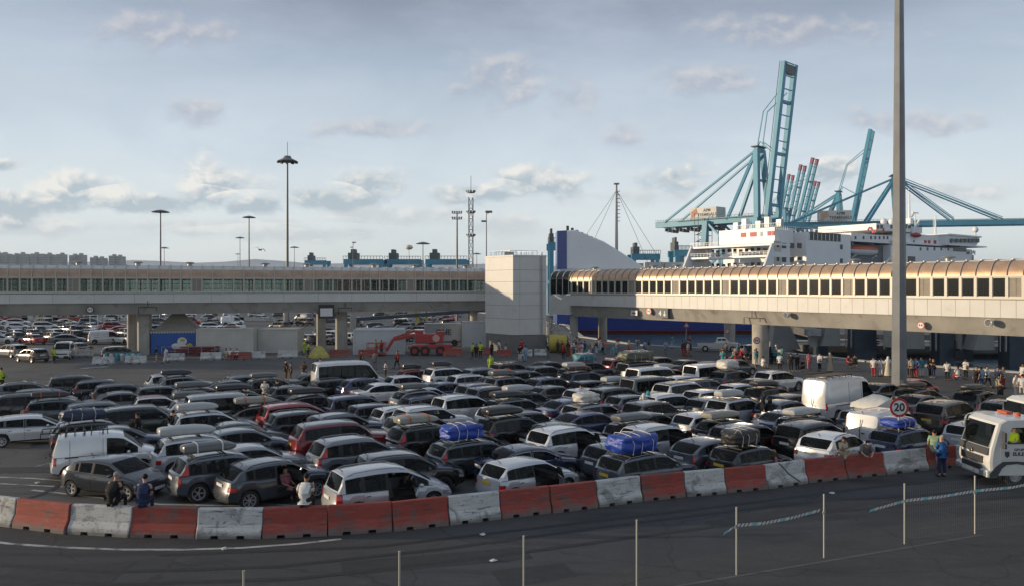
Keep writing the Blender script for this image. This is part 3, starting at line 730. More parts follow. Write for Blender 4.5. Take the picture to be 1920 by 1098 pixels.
def walkway(name,o,d,t0,t1,Z,bay,n,label,gls,solid,seams,perp,mull,vm=None,split=9,ribw=.09):
    vm=vm or bronze
    """Z: beam bottom, panel bottom, window foot, eaves, roof"""
    zb,zp,zw,ze,zr=Z; d=Vector((*d,0)).normalized(); u=Vector((*perp,0)).normalized(); o=Vector((*o,0))
    def W(t,uu,z): return o+d*t+u*uu+Vector((0,0,z))
    root=empty(name,W((t0+t1)/2,2.6,0)); inv=Matrix.Translation(-root.location)
    tag(root,label,'walkway')
    def bl(m,nm,mt,sm=None,par=None):
        m.v=[tuple(Vector(v)-(root.location if par is None else root.location)) for v in m.v]
        return m.build(nm,mt,par or root,smooth=sm)
    def obox(m,t0_,t1_,u0,u1,z0,z1):
        m.loft([[W(t0_,u0,z0),W(t0_,u1,z0),W(t0_,u1,z1),W(t0_,u0,z1)],[W(t1_,u0,z0),W(t1_,u1,z0),W(t1_,u1,z1),W(t1_,u0,z1)]])
    wd_=5.2
    # concrete beam, tapered section, joints
    b=MB(); b.loft([[W(t,.55,zb),W(t,wd_-.55,zb),W(t,wd_-.2,zp+.02),W(t,.2,zp+.02)] for t in(t0,t1)]); bl(b,'beam',concb)
    b=MB(); obox(b,t0,t1,.12,wd_-.12,zp+.02,zw-.02); bl(b,'deck',black)
    # fascia panels
    nn=int((t1-t0)/seams); m=MB()
    for i in range(nn):
        a=t0+(t1-t0)*i/nn; c=t0+(t1-t0)*(i+1)/nn
        obox(m,a+.012,c-.012,-.02,.1,zp,zw-.22)
    bl(m,'fascia',whitep)
    m=MB(); obox(m,t0,t1,-.10,.12,zw-.17,zw-.05); obox(m,t0,t1,-.06,.10,zw-.05,zw); bl(m,'sill_rail',framem)
    m=MB(); obox(m,t0,t1,-.06,.10,ze-.06,ze+.06); bl(m,'eaves_rail',framem)
    # vault
    def prof(k,off=0):
        a=k*math.pi/2; return (1.25-(1.25+off)*math.cos(a), ze+.06+(zr-ze-.06+off)*math.sin(a))
    arc=[prof(i/8) for i in range(9)]
    full=arc+[(wd_-uu,z) for uu,z in reversed(arc)]
    def vault(tA,tB):
        mm=MB(); mm.loft([[W(tA,uu,z) for uu,z in arc[:split+1]],[W(tB,uu,z) for uu,z in arc[:split+1]]],close=False)
        return mm
    rb_=MB(); k=0
    m=MB(); m.loft([[W(tA,wd_-uu,z) for uu,z in arc] for tA in(t0,t1)],close=False); bl(m,'rear_vault',bronze,40)
    t=t0; wi=0
    while t<t1-.05:
        te=min(t+bay,t1); m=vault(t+.03,te-.03); vp=bl(m,'vault_panel',vm,40)
        if split<8: tp2=MB(); tp2.loft([[W(t+.03,uu,z) for uu,z in arc[split:]],[W(te-.03,uu,z) for uu,z in arc[split:]]],close=False); tp2.v=[tuple(Vector(v)-root.location) for v in tp2.v]; tp2.build('vault_top',roofw,vp,smooth=40)  # upper arc of each vault panel, in the paler roof sheet colour
        for s in(0,1):
            pts=[(uu if s==0 else wd_-uu,z) for uu,z in [prof(i/8,.05) for i in range(9)]]
            for a,b in zip(pts,pts[1:]): rb_.beam(W(t,*a),W(t,*b),ribw,ribw)
        t=te
    bl(rb_,'roof_ribs',ribm)
    m=MB(); obox(m,t0,t1,1.15,wd_-1.15,zr-.04,zr+.05); bl(m,'roof',roofw)
    m=MB(); 
    for i in range(int((t1-t0)/bay)): obox(m,t0+bay*i-.05,t0+bay*i+.05,1.0,wd_-1.0,zr+.05,zr+.13)
    bl(m,'roof_seams',ribm)
    # windows
    t=t0; fr_posts=MB(); farm=MB()
    while t<t1-.05:
        te=min(t+bay,t1)
        pm_=MB(); pm_.loft([[W(t-mull/2,-.04,zw),W(t-mull/2,.14,zw),W(t-mull/2,.14,ze),W(t-mull/2,-.04,ze)],[W(t+mull/2,-.04,zw),W(t+mull/2,.14,zw),W(t+mull/2,.14,ze),W(t+mull/2,-.04,ze)]])
        bl(pm_,'mullion',framem)
        m=MB(); obox(m,t+mull/2,te-mull/2,.045,.075,zw,ze-.06)
        sol=(wi%6==solid) or (solid==9 and wi%11==4)
        wnd=bl(m,'louvre_panel' if sol else 'window',louv if sol else gls)
        f=MB(); a,c=t+mull/2,te-mull/2
        for(x0,x1,z0,z1) in((a,a+.05,zw,ze-.06),(a+(c-a)*SPL[wi%7],a+(c-a)*SPL[wi%7]+(.05 if split<9 else .0),zw+.06,ze-.13),(c-.05,c,zw,ze-.06),(a+.05,c-.05,zw,zw+.06),(a+.05,c-.05,ze-.13,ze-.06)): obox(f,x0,x1,.02,.044,z0,z1)
        f.v=[tuple(Vector(v)-root.location) for v in f.v]; f.build('window_frame',framem,wnd)
        obox(farm,t+mull/2,te-mull/2,wd_-.08,wd_-.05,zw,ze-.06)
        fr_posts.loft([[W(t-mull/2,wd_-.14,zw),W(t-mull/2,wd_+.04,zw),W(t-mull/2,wd_+.04,ze),W(t-mull/2,wd_-.14,ze)],[W(t+mull/2,wd_-.14,zw),W(t+mull/2,wd_+.04,zw),W(t+mull/2,wd_+.04,ze),W(t+mull/2,wd_-.14,ze)]])
        t=te; wi+=1
    bl(fr_posts,'rear_mullions',framem)['kind']='stuff'; bl(farm,'far_glazing',gls)
    m=MB(); 
    for uu in(.5,wd_-.5): 
        m.beam(W(t0,uu,zw+.35),W(t1,uu,zw+.35),.05); m.beam(W(t0,uu,zw+.95),W(t1,uu,zw+.95),.05)
    obox(m,t0,t1,wd_/2-.15,wd_/2+.15,ze-.25,ze-.1)
    bl(m,'handrail',framem)
    m=MB(); obox(m,t0,t0+.1,.1,wd_-.1,zp,zr-.3); bl(m,'end_wall',louv)
    # roof vents
    for i in range(n):
        tt=t0+(t1-t0)*(i+.5)/n+rnd.uniform(-2,2); v=MB(); c=W(tt,2.4,zr+.05)
        v.lathe([(.0,.0),(.28,0),(.28,.28),(.55,.32),(.6,.42),(.35,.5),(0,.52)],c-root.location,12)
        v.build('roof_vent',steel,root,smooth=40)
    root['_']=0; del root['_']
    return root,W,Z
dl=Vector((4058,1500)).normalized(); dr=Vector((-1100,1500)).normalized()
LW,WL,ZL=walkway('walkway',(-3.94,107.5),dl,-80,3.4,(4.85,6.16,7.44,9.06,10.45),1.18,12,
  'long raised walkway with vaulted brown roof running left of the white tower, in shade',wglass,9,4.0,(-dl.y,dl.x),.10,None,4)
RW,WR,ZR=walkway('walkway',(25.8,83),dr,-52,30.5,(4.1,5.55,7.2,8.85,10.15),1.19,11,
  'long raised walkway with sunlit golden vaulted roof running right of the white tower',dglass,5,1.15,(-dr.y*-1,-dr.x*-1) if False else (dr.y,-dr.x) if False else (1500/1860,1100/1860),.20,bronze_sunlit,9,.055)
# columns
colm=mat('column_concrete',(.38,.36,.32),.85,var=.18,vscale=.8,bump=.1,bscale=7,dirt=((.2,.18,.15),.7,.55,.4))
def column(x,yb,r,ztop,W_=None,sq=False,par=None,D=None):
    p=gp(x,yb) if D is None else Vector(((x-CX)*D/F,D,0))
    m=MB(); q_=p-par.location
    if sq: m.loft([[(q_.x+a*r,q_.y+b*r*.8,z) for a,b in((-1,-.6),(-.6,-1),(.6,-1),(1,-.6),(1,.6),(.6,1),(-.6,1),(-1,.6))] for z in(0,ztop)])
    else: m.tube((q_.x,q_.y,0),(q_.x,q_.y,ztop),r,n=20)
    m.build('column',colm,par,smooth=30)
column(249,661,.58,4.85,sq=True,par=LW); column(271,664,.72,4.85,sq=True,par=LW)
column(602,656,.55,4.85,par=LW,sq=True,D=104); column(640,654,.72,4.85,par=LW,sq=True,D=103.5); column(888,640,.5,4.85,par=LW,D=110)
column(1426,684,.86,4.12,par=RW,D=83.9); column(1368,0,.9,4.12,par=RW,D=91) if False else None
column(1030,0,.55,4.12,par=RW,D=111.5); column(1076,0,.55,4.12,par=RW,D=108.5)
column(1798,0,.0001,.01,par=RW,D=70) if False else None
def freecol(x,D,r,zt,label,cat='column'):
    p=Vector(((x-CX)*D/F,D,0)); m=MB().tube((0,0,0),(0,0,zt),r,n=18); m.box((0,0,zt+.2),(r*2.6,r*2.6,.4))
    o=m.build('support_column',colm,smooth=30); o.location=p; tag(o,label,cat,'round columns on the quay beyond the walkway'); return o
freecol(1130,112,.62,4.6,'round concrete column right of the white tower, in front of the blue hull')
freecol(1368,106,.72,4.2,'round concrete column above the white pickup with a round red and white sign on it')
freecol(1524,108,.65,4.2,'round concrete column with a small cabinet strapped round it')
freecol(1666,104,.6,4.0,'round concrete column with a square notice near its head, just left of the tall mast')
freecol(1796,103,.5,4.2,'slim round column between the two dark blue linkspan towers')
freecol(536,150,.5,7,'slim pale column standing far behind the left walkway')
freecol(662,150,.6,7,'broad pale column far behind the left walkway right of its second pier')
for x,D in((1524,107.2),):
    m=MB(); m.box((0,0,2.0),(1.7,1.5,.9)); m.box((0,-.76,2.0),(.6,.05,.6)); o=m.build('electric_cabinet',steel,bev=.02); o.location=((x-CX)*D/F,D,0); tag(o,'small grey cabinet strapped round a quay column','cabinet')
# ---------------------------------------------------------------- tower
def tower():
    c=Vector((0.13,98,0)); a=Vector((-1100,1500,0)).normalized()*6.05; b=Vector((4058,1500,0)).normalized()*4.42
    root=empty('lift_tower',c+(a+b)/2); tag(root,'white panelled lift tower between the two raised walkways','tower'); o=root.location
    P4=[c,c+b,c+a+b,c+a]
    def ring(z,g=0):
        ce=c+(a+b)/2; return [p+(p-ce).normalized()*g-o+Vector((0,0,z)) for p in P4]
    MB().loft([ring(0,-.12),ring(2.35,-.12)]).build('plinth',mat('plinth_concrete',(.17,.165,.155),.85,var=.2,vscale=.6),root)
    MB().loft([ring(2.3,-.06),ring(11.7,-.06)]).build('core',black,root)
    zs=[2.15,4.1,5.75,7.2,8.65,10.1,11.7]
    for s,(p,q_) in enumerate(((c,c+b),(c+a,c),(c+b,c+a+b),(c+a+b,c+a))):
        d=(q_-p); nrm=d.normalized().cross(Vector((0,0,1)))
        cuts=[0,.2,.8,1] if s!=1 else [0,1]
        for z0,z1 in zip(zs,zs[1:]):
            for k0,k1 in zip(cuts,cuts[1:]):
                e=.012; p0=p+d*k0+d.normalized()*e-o; p1=p+d*k1-d.normalized()*e-o
                MB().loft([[p0-nrm*.05,p0+nrm*.0,p1+nrm*.0,p1-nrm*.05] if False else [v+Vector((0,0,z)) for v in(p0,p1,p1-nrm*.05,p0-nrm*.05)] for z in(z0+.015,z1-.015)]).build('cladding_panel',whitep,root)
    MB().loft([ring(11.7,.05),ring(11.92,.05)]).build('parapet',whitep,root)
    m=MB()
    ps=[c+b*.1+a*.2,c+b*.9+a*.2,c+b*.9+a*.9,c+b*.1+a*.9]
    for p,q_ in zip(ps,ps[1:]+ps[:1]):
        m.beam(p-o+Vector((0,0,12.5)),q_-o+Vector((0,0,12.5)),.05)
        for k in range(5): v=p+(q_-p)*k/5-o; m.beam(v+Vector((0,0,11.8)),v+Vector((0,0,12.5)),.05)
    m.build('roof_railing',steel,root)
    v=c+b*.85-o+Vector((0,0,0)); nb=b.normalized().cross(Vector((0,0,1)))
    MB().tube(v+nb*.12+Vector((0,0,2.3)),v+nb*.12+Vector((0,0,12.3)),.09).build('downpipe',steel,root)
    m=MB(); m.box(((a*.6+b*.4)-(a+b)/2)+Vector((0,0,12.1)),(1.2,.8,.6)); m.build('roof_unit',steel,root)
tower()
# glazed end room of the right walkway
def endroom():
    root=empty('glazed_lobby',WR(31.5,2.5,0)); tag(root,'curved dark glazed lobby joining the right walkway to the white tower','lobby'); o=root.location
    arc=[(0,7.0)]+[(1.25-1.25*math.cos(k*math.pi/16),8.85+1.35*math.sin(k*math.pi/16)) for k in range(9)]
    full=arc+[(5.2-u,z) for u,z in reversed(arc)]
    m=MB().loft([[WR(t,u-.05,z+.03)-o for u,z in full] for t in(30.6,34.5)]); m.build('glass_shell',dglass,root,smooth=30)
    f=MB()
    for t in(30.6,31.9,33.2,34.5):
        for (a,b),(c,d) in zip(arc,arc[1:]): f.beam(WR(t,a-.1,b)-o,WR(t,c-.1,d+.03)-o,.1)
    f.build('frame',framem,root)
    m=MB().loft([[WR(t,u,z)-o for u,z in((0,4.3),(5,4.3),(5,6.9),(0,6.9))] for t in(30.5,35)]); m.build('base_wall',whitep,root)
endroom()

# repair patches and tyre marks on the tarmac
patm=mat('tarmac_patch',(.030,.030,.031),.85,var=.3,vscale=3); skid=mat('tyre_mark',(.022,.021,.021),.8,var=.5,vscale=5)
def patch(cx,cy,w,d,rz,z=.009):
    c=gp(cx,cy); m=MB(); ca,sa=math.cos(rz),math.sin(rz); m.add([(c.x+x*ca-y*sa,c.y+x*sa+y*ca,z) for x,y in((-w/2,-d/2),(w/2,-d/2),(w/2,d/2),(-w/2,d/2))],[(0,1,2,3)]); tag(m.build('road_patch',patm),None,None,kind='structure')
patch(820,1050,5.5,1.1,.25); patch(1480,960,7,.8,.45); patch(120,1075,3.2,1.6,.05); patch(1010,1085,2.2,2.0,.3); patch(60,880,3.5,1.2,.1); patch(700,698,8,1.5,.05)
for pts in(((-40,1055),(200,1072),(520,1062),(820,1030),(1150,985),(1500,942),(1900,915)),((-40,1078),(220,1096),(560,1084),(900,1046),(1200,1005),(1560,958),(1920,930)),((0,950),(80,925),(130,900),(140,870)),((300,1040),(700,1025),(1000,990),(1300,955),(1700,905))):
    strip(gl(*pts),.24,z=.0115,m=skid,name='tyre_mark')
# ---------------------------------------------------------------- far shore
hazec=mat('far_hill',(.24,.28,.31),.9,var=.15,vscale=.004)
def hills(x0,x1,D,ys,label=None):
    n=len(ys); m=MB(); top=[]; 
    P_=[pp(x0+(x1-x0)*i/(n-1),y,D) for i,y in enumerate(ys)]
    front=[Vector((p.x,p.y-600,-2)) for p in P_]; back=[Vector((p.x,p.y+900,-2)) for p in P_]
    m.add(front+P_+back,[(i,i+1,n+i+1,n+i) for i in range(n-1)]+[(n+i,n+i+1,2*n+i+1,2*n+i) for i in range(n-1)])
    tag(m.build('hills',hazec,smooth=60),None,None,kind='structure')
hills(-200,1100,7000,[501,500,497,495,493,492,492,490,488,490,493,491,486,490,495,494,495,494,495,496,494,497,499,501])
wallg=mat('flats_wall',(.30,.31,.31),.9,var=.12,vscale=.05)
winm=mat('flats_window',(.06,.07,.08),.4)
def flats(x0,x1,y,D,n,lab,steps):
    root=empty('apartment_block',(((x0+x1)/2-CX)*D/F,D,0)); tag(root,lab,'building','far apartment blocks on the skyline'); W_=(x1-x0)*D/F; 
    m=MB(); w=MB(); k=len(steps)
    for i,dy in enumerate(steps):
        h=HC+(HY-y-dy)*D/F; xa=-W_/2+W_*i/k; xb=-W_/2+W_*(i+1)/k
        m.box(((xa+xb)/2,0+(i%2)*4,h/2),(xb-xa-.5,18,h)); m.box(((xa+xb)/2,2,h+1.5),(5,6,3))
        nf=int(h/3.2)
        for f in range(3,nf):
            w.box(((xa+xb)/2,(i%2)*4-9.1,f*3.2+1.2),((xb-xa)*.85,.3,1.1))
    m.build('wall',wallg,root); w.build('window_band',winm,root)
flats(-12,16,474,1500,9,'grey apartment block at the far left edge of the skyline',[0,2])
flats(24,60,476,1500,9,'pale apartment slab second from the left on the far skyline',[2,0,4])
flats(62,122,476,1500,12,'long row of apartment towers with an uneven top on the far skyline',[0,3,1,5,1])
flats(134,157,478,1500,9,'grey apartment tower fourth from the left on the far skyline',[1,0])
flats(173,196,483,1500,7,'low apartment block with a pinkish face right of the four towers',[0,1])
flats(208,230,480,1500,8,'rightmost apartment tower on the far left skyline',[0,1])
# ---------------------------------------------------------------- light masts
pole=mat('mast_paint',(.16,.165,.17),.55,.3)
def highmast(x,ytop,yb,D,kind,r,lab):
    z1=HC+(HY-ytop)*D/F; px=(x-CX)*D/F
    root=empty('light_mast',(px,D,0)); tag(root,lab,'light mast')
    if kind=='lattice':
        m=MB(); s=r
        for k in range(int(z1/2.2)):
            z=k*2.2
            for(a,b) in((-1,-1),(1,-1),(1,1),(-1,1)):
                m.beam((a*s,b*s,z),(a*s,b*s,z+2.2),.16)
            for(a,b,c,d) in((-1,-1,1,-1),(1,-1,1,1),(1,1,-1,1),(-1,1,-1,-1)):
                m.beam((a*s,b*s,z),(c*s,d*s,z+2.2),.09); m.beam((a*s,b*s,z),(c*s,d*s,z),.09)
        m.build('lattice_shaft',pole,root)
        for zz in(z1,z1-4.2,z1-9):
            m=MB(); m.lathe([(0,0),(.8,0),(.8,.15),(0,.15)],(0,0,zz),10)
            for i in range(8): a=i*math.pi/4; m.box((.85*math.cos(a),.85*math.sin(a),zz+.35),(.25,.35,.32),rz=a)
            m.build('lamp_ring',pole,root)
        MB().tube((0,0,z1),(0,0,z1+3.5),.06).build('aerial',pole,root); return
    m=MB().tube((0,0,0),(0,0,z1),r,r*.5,12); m.build('pole',pole,root,smooth=40)
    if kind=='disc':
        m=MB().lathe([(0,1.1),(r*2,1.0),(.8,.55),(1.75,.12),(1.8,0),(1.65,-.08),(.8,.1),(0,.15)],(0,0,z1-.6),16); m.build('lamp_crown',pole,root,smooth=30)
        for i in range(10):
            a=i*math.pi/5; MB().box((1.7*math.cos(a),1.7*math.sin(a),z1-.75),(.5,.4,.24),rz=a).build('floodlight',black,root)
        m=MB(); m.tube((0,0,z1),(0,0,z1+3.0),.05); m.build('lightning_rod',pole,root)
    elif kind=='flat':
        MB().lathe([(0,.5),(1.1,.28),(1.9,0),(1.8,-.12),(0,-.1)],(0,0,z1-.3),14).build('lamp_crown',pole,root,smooth=30)
    elif kind=='globe':
        MB().ell((0,0,z1),(1.3,1.3,.8)).build('lamp_head',mat('lamp_globe',(.55,.55,.45),.5),root,smooth=60)
    elif kind=='square':
        m=MB(); 
        for z in(0,1.3): 
            m.beam((-1.1,0,z1-z-.3),(1.1,0,z1-z-.3),.15)
            for k in range(5): m.box((-1+.5*k,-.3,z1-z),(.34,.3,.4))
        m.build('floodlight_frame',pole,root)
    elif kind=='arm':
        m=MB(); m.beam((0,0,z1-.4),(.8,-1,z1),.16); m.box((.5,-.6,z1),(1.3,1.0,.35)); m.box((-.5,-.4,z1-1.8),(.9,.7,.3)); m.build('camera_head',pole,root)
highmast(539,297,560,150,'disc',.30,'tallest round-crowned floodlight mast, standing behind the left walkway')
highmast(301,395,560,175,'flat',.26,'flat-crowned light mast above the left walkway, leftmost of the big masts')
highmast(467,406,560,230,'flat',.28,'flat-crowned mast between the tall round-crowned mast and the small one to its left')
highmast(450,445,560,330,'flat',.22,'short flat-crowned mast just left of a taller flat-crowned mast')
highmast(552,463,560,330,'flat',.18,'small flat-crowned mast just right of the tallest floodlight mast')
highmast(308,464,560,330,'flat',.18,'tiny flat-crowned mast just right of the leftmost big mast')
highmast(446,476,560,520,'flat',.2,'farthest tiny mast left of the pair of thin masts')
highmast(793,455,560,210,'flat',.20,'flat-crowned mast standing alone above the teal yard cranes')
highmast(767,464,560,260,'globe',.12,'thin mast with a pale lamp head above the teal yard cranes')
highmast(857,398,560,180,'square',.30,'dark mast with a square rack of floodlights left of the lattice mast')
highmast(883,362,560,165,'lattice',.42,'lattice floodlight mast with three lamp rings')
highmast(912,398,560,155,'arm',.16,'thin camera mast rising beside the lift tower')
highmast(662,455,560,300,'arm',.2,'short crooked mast above the left walkway roof')
highmast(894,475,560,330,'flat',.18,'tiny mast between the lattice mast and the lift tower')
# ---------------------------------------------------------------- cranes
teal=mat('crane_teal',(.065,.27,.39),.5,.0,var=.15,vscale=.15,dirt=((.10,.12,.12),.4,.6,.3)); tealdark=mat('crane_walkway_steel',(.10,.12,.13),.7,var=.3,vscale=.5)
whiteh=mat('machine_house',(.55,.54,.50),.6,var=.12,vscale=.3); redt=mat('boom_tip_red',(.22,.07,.10),.6); textm=mat('sign_letters_dark',(.05,.06,.07),.6); orange=mat('orange_stripes',(.55,.22,.12),.6)
def sts(x,D,S,yaw,boom,label,words=True,tip=False,flip=1,ybase=None,det=1,stay=True,apz=71,Lk=74,fk=(.42,.82),tx=.72):
    """quay crane, S=height scale 1 is about 45 m to the beam; boom angle in degrees (0 down, 80 up)"""
    root=empty('quay_crane',((x-CX)*D/F,D,0),R(yaw)); tag(root,label,'crane','container cranes behind the ferries')
    g=15*S; w=9*S; hb=39*S; ap=apz*S
    def B(name,parts,m,wd=1.4,par=None):
        mb=MB()
        for p in parts:
            mb.beam(p[0],p[1],p[2] if len(p)>2 else wd,p[3] if len(p)>3 else None)
        return mb.build(name,m,par or root)
    for sx in(-g,g):
        for sy in(-w,w):
            B('leg',[((sx,sy,0),(sx*(.9),sy*.75,hb),2.7*S,2.2*S)],teal)
    B('portal_beam',[((sx,-w,12*S),(sx,w,12*S),1.7*S) for sx in(-g,g)]+[((-g,sy,12*S),(g,sy,12*S),1.5*S) for sy in(-w,w)],teal)
    B('brace',[((-g,sy,13*S),(g*.9,sy*.75,hb),.9*S) for sy in(-w,w)]+[((g,sy,13*S),(-g*.9,sy*.75,hb),.9*S) for sy in(-w,w)],teal)
    gy=4.7*S
    # main girder, twin box
    for sy in(-gy,gy): B('girder',[((-g-30*S,sy,hb),(g+3*S,sy,hb),1.6*S,3.0*S)],teal)
    ties=[((xx,-gy,hb-.8*S),(xx,gy,hb-.8*S),.7*S) for xx in[(-g-30*S)+k*6*S for k in range(10)]]
    B('girder_tie',ties,teal)
    if det:
        m=MB()
        for k in range(34):
            xx=-g-28*S+k*1.8*S
            for sy in(-gy-1.3*S,gy+1.3*S): m.beam((xx,sy,hb+1*S),(xx,sy,hb+2.1*S),.12*S)
        for sy in(-gy-1.3*S,gy+1.3*S): m.beam((-g-30*S,sy,hb+2.1*S),(g,sy,hb+2.1*S),.14*S); m.box((-6*S,sy,hb+.9*S),(2*g+20*S,1.0*S,.12*S))
        for k in range(16): 
            xx=-g-26*S+k*2.2*S; m.box((xx,0,hb-2.6*S-(k%3)*.5),(.5*S,5*S,1.6*S)); m.beam((xx,2,hb-1.5*S),(xx+1.1*S,-2,hb-4.2*S),.2)
        m.build('festoon_and_rails',tealdark,root)
        m=MB()
        for k in range(12):
            z=hb*k/12
            m.beam((-g*1.0-2.4*S,-w,z),(-g-2.4*S,w*.2,z+hb/12),.35); m.box((-g-2.4*S,-w*.4,z),(2*S,w*1.3,.2)); 
        for a,b in((-w,0),(w*.3,0)): 
            for dx in(-1,1): m.beam((-g-2.4*S+dx*S,a,0),(-g-2.4*S+dx*S,a,hb+4*S),.25)
        m.build('stair_tower',tealdark,root)
    # A frame
    for sy in(-w*.62,w*.62):
        B('apex_leg',[((g*.9,sy,hb),(g*.75,sy*.45,ap),2.3*S),],teal)
        B('rear_apex_leg',[((g*.75,sy*.45,ap),(-g*.2,sy*.9,hb),1.3*S)],teal)
        B('back_stay',[((g*.75,sy*.45,ap),(-g-24*S,sy,hb+1*S),.9*S)],teal)
    B('apex_beam',[((g*.75,-w*.35,ap),(g*.75,w*.35,ap),1.9*S),((g*.8,-w*.5,ap*.8),(g*.8,w*.5,ap*.8),1*S)],teal)
    MB().box((g*.75,0,ap+1.4*S),(3.5*S,w,.5*S)).build('apex_platform',tealdark,root)
    # machinery house
    MB().box((-g-2*S,0,hb+4.4*S),(15*S,8*S,5.4*S)).build('machine_house',whiteh,root)
    if words:
        for sgn,rz in((-1,0),):
            textmesh('APM\nTERMINALS',2.1*S,(-g+.2*S,-4.05*S,hb+4.5*S),(R(90),0,0),textm,parent=root,ext=.05,bold=.03)
        m=MB()
        for k in range(5): m.beam((-g-9*S,-4.06*S,hb+2.2*S+k*.7*S),(-g-5.2*S-k*.2,-4.06*S,hb+4.6*S+k*.55*S),.28*S)
        m.build('logo_stripes',orange,root)
    # boom
    Lb=Lk*S; hinge=Vector((g+3*S,0,hb)); a=R(boom); dv=Vector((math.cos(a),0,math.sin(a))); up=Vector((-math.sin(a),0,math.cos(a)))
    for sy in(-gy,gy): 
        m=MB(); p=hinge+Vector((0,sy,0)); m.beam(p,p+dv*Lb,1.9*S,2.5*S); bo=m.build('boom',teal,root)
        if words and boom<30 and sy<0:
            textmesh('APM TERMINALS',2.6*S,(hinge.x+Lb*tx,-gy-.78*S,hb),(R(90),0,0),textm,parent=bo,ext=.04,bold=.04)
        if words and boom>=30 and sy<0:
            t=textmesh('APM TERMINALS',2.5*S,p+dv*Lb*.62+Vector((0,-.80*S,0)),(0,0,0),mat('sign_letters_pale',(.6,.62,.6),.6),parent=bo,ext=.04,bold=.04)
            t.rotation_euler=(R(90),-a,0)
    B('boom_tie',[(hinge+dv*k+Vector((0,-gy,0)),hinge+dv*k+Vector((0,gy,0)),(1.3*S if j%4==0 else .4*S)) for j,k in enumerate([Lb*q_/12 for q_ in range(1,13)])],teal)
    if det: 
        m=MB(); m.box(tuple(hinge+dv*(Lb-3*S)),(4*S,9*S,2.2*S),ry=-a); 
        for sy in(-gy-1.2*S,gy+1.2*S):
            m.beam(hinge+Vector((0,sy,0))+up*1.5*S,hinge+dv*Lb+Vector((0,sy,0))+up*1.5*S,.25)
        m.build('boom_walkway',tealdark,root)
    if tip: B('boom_tip',[(hinge+dv*Lb*.94+Vector((0,sy,0)),hinge+dv*(Lb+1)+Vector((0,sy,0)),2.0*S,3.1*S) for sy in(-gy,gy)],redt)
    apx=Vector((g*.75,0,ap))
    for sy in(-2.2*S,2.2*S):
        for k in fk:
            q_=hinge+dv*Lb*k+Vector((0,sy*1.5,0))+up*1.6*S
            if boom<30: 
                B('forestay',[(apx+Vector((0,sy,0)),q_,.55*S),(apx+Vector((0,sy,1.2*S)),q_+up*.9*S,.3*S)],teal)
            else:
                mid=(apx+q_)/2+Vector((-3*S,0,5*S)); B('forestay',[(apx+Vector((0,sy,0)),mid,.4*S),(mid,q_,.4*S)],teal)
    return root
sts(1384,420,1.10,-48,83,'big teal quay crane with its boom raised nearly upright behind the white ferry',words=True,Lk=70)
sts(1632,400,1.0,-12,0,'teal quay crane with its long boom lowered out to the right',apz=62,fk=(.26,.55),tx=.45)
sts(1540,560,1.02,-35,79,'smaller teal crane with raised boom left of the tall grey mast',words=True,det=0)
for i,(x,D,s,l) in enumerate(((1478,900,1.25,'leftmost'),(1492,880,1.32,'second'),(1507,860,1.36,'third'),(1522,950,1.25,'rightmost'))):
    sts(x-58,D,s*.93,-42,78-i,f'{l} of the four red-tipped raised crane booms bunched behind the big crane',words=False,tip=True,det=0)
def rtg(x0,x1,ytop,D,label):
    W_=(x1-x0)*D/F; z1=HC+(HY-ytop)*D/F; root=empty('yard_crane',(((x0+x1)/2-CX)*D/F,D,0)); tag(root,label,'crane','low teal gantry cranes in the container yard')
    for sy in(-5,5):
        MB().beam((-W_/2,sy,z1-1),(W_/2,sy,z1-1),1.2,2.0).build('girder',teal,root)
        for sx in(-1,1): MB().beam((sx*(W_/2-1),sy,0),(sx*(W_/2-1),sy,z1-2),1.3,1.6).build('leg',teal,root)
    m=MB(); 
    for sx in(-1,1): m.beam((sx*(W_/2-1),-5,z1*.45),(sx*(W_/2-1),5,z1*.45),1)
    m.build('sill_beam',teal,root)
    m=MB(); m.box((-W_*.3,0,z1+1.2),(W_*.22,7,3)); m.box((-W_*.3,0,z1+3.4),(W_*.1,5,1.6)); m.build('trolley',tealdark,root)
    m=MB()
    for k in range(14): m.beam((-W_/2+W_*k/13,-6,z1),(-W_/2+W_*k/13,-6,z1+1.2),.15)
    m.beam((-W_/2,-6,z1+1.2),(W_/2,-6,z1+1.2),.2); m.build('railing',tealdark,root)
rtg(576,616,489,420,'low teal yard crane, the smallest and leftmost of the row')
rtg(649,722,487,330,'low teal yard crane left of the flat-crowned mast')
rtg(725,792,487,340,'low teal yard crane in the middle of the row behind the left walkway')
rtg(800,877,487,330,'low teal yard crane rightmost of the row, beside the lattice mast')
rtg(1026,1062,456,240,'teal crane frame half hidden behind the blue funnel fin')
rtg(1180,1233,477,300,'teal gantry between the funnel fin and the white ferry')
rtg(1258,1290,470,260,'teal and grey gantry beside the stern of the white ferry')
# containers stacked far behind the walkway
cont=[(.50,.50,.48),(.07,.17,.22),(.30,.08,.06),(.10,.13,.30),(.42,.40,.34)]
for i,(x,y,D,w) in enumerate(((600,497,330,16),(690,496,320,18),(756,495,320,22),(830,496,320,20),(846,494,340,14),(1262,491,250,12),(1230,494,260,9))):
    m=MB(); z=HC+(HY-y)*D/F
    for k in range(int(w//6)+1):
        for j in range(int(z/2.6)): m.box((k*6.2-w/2,0,1.3+j*2.62),(6,2.4,2.55))
    o=m.build('container_stack',matte,color=cont[(i*2)%5] if i%2 else cont[0]); o.location=((x-CX)*D/F,D,0); tag(o,['pale container stack far left behind the walkway roof','teal container stack showing above the walkway roof','white container stack under the middle yard crane','dark red container stack behind the left walkway','pale container stack beside the lattice mast','blue container stack by the white ferry stern','pale container stack right of the funnel fin'][i],'containers')
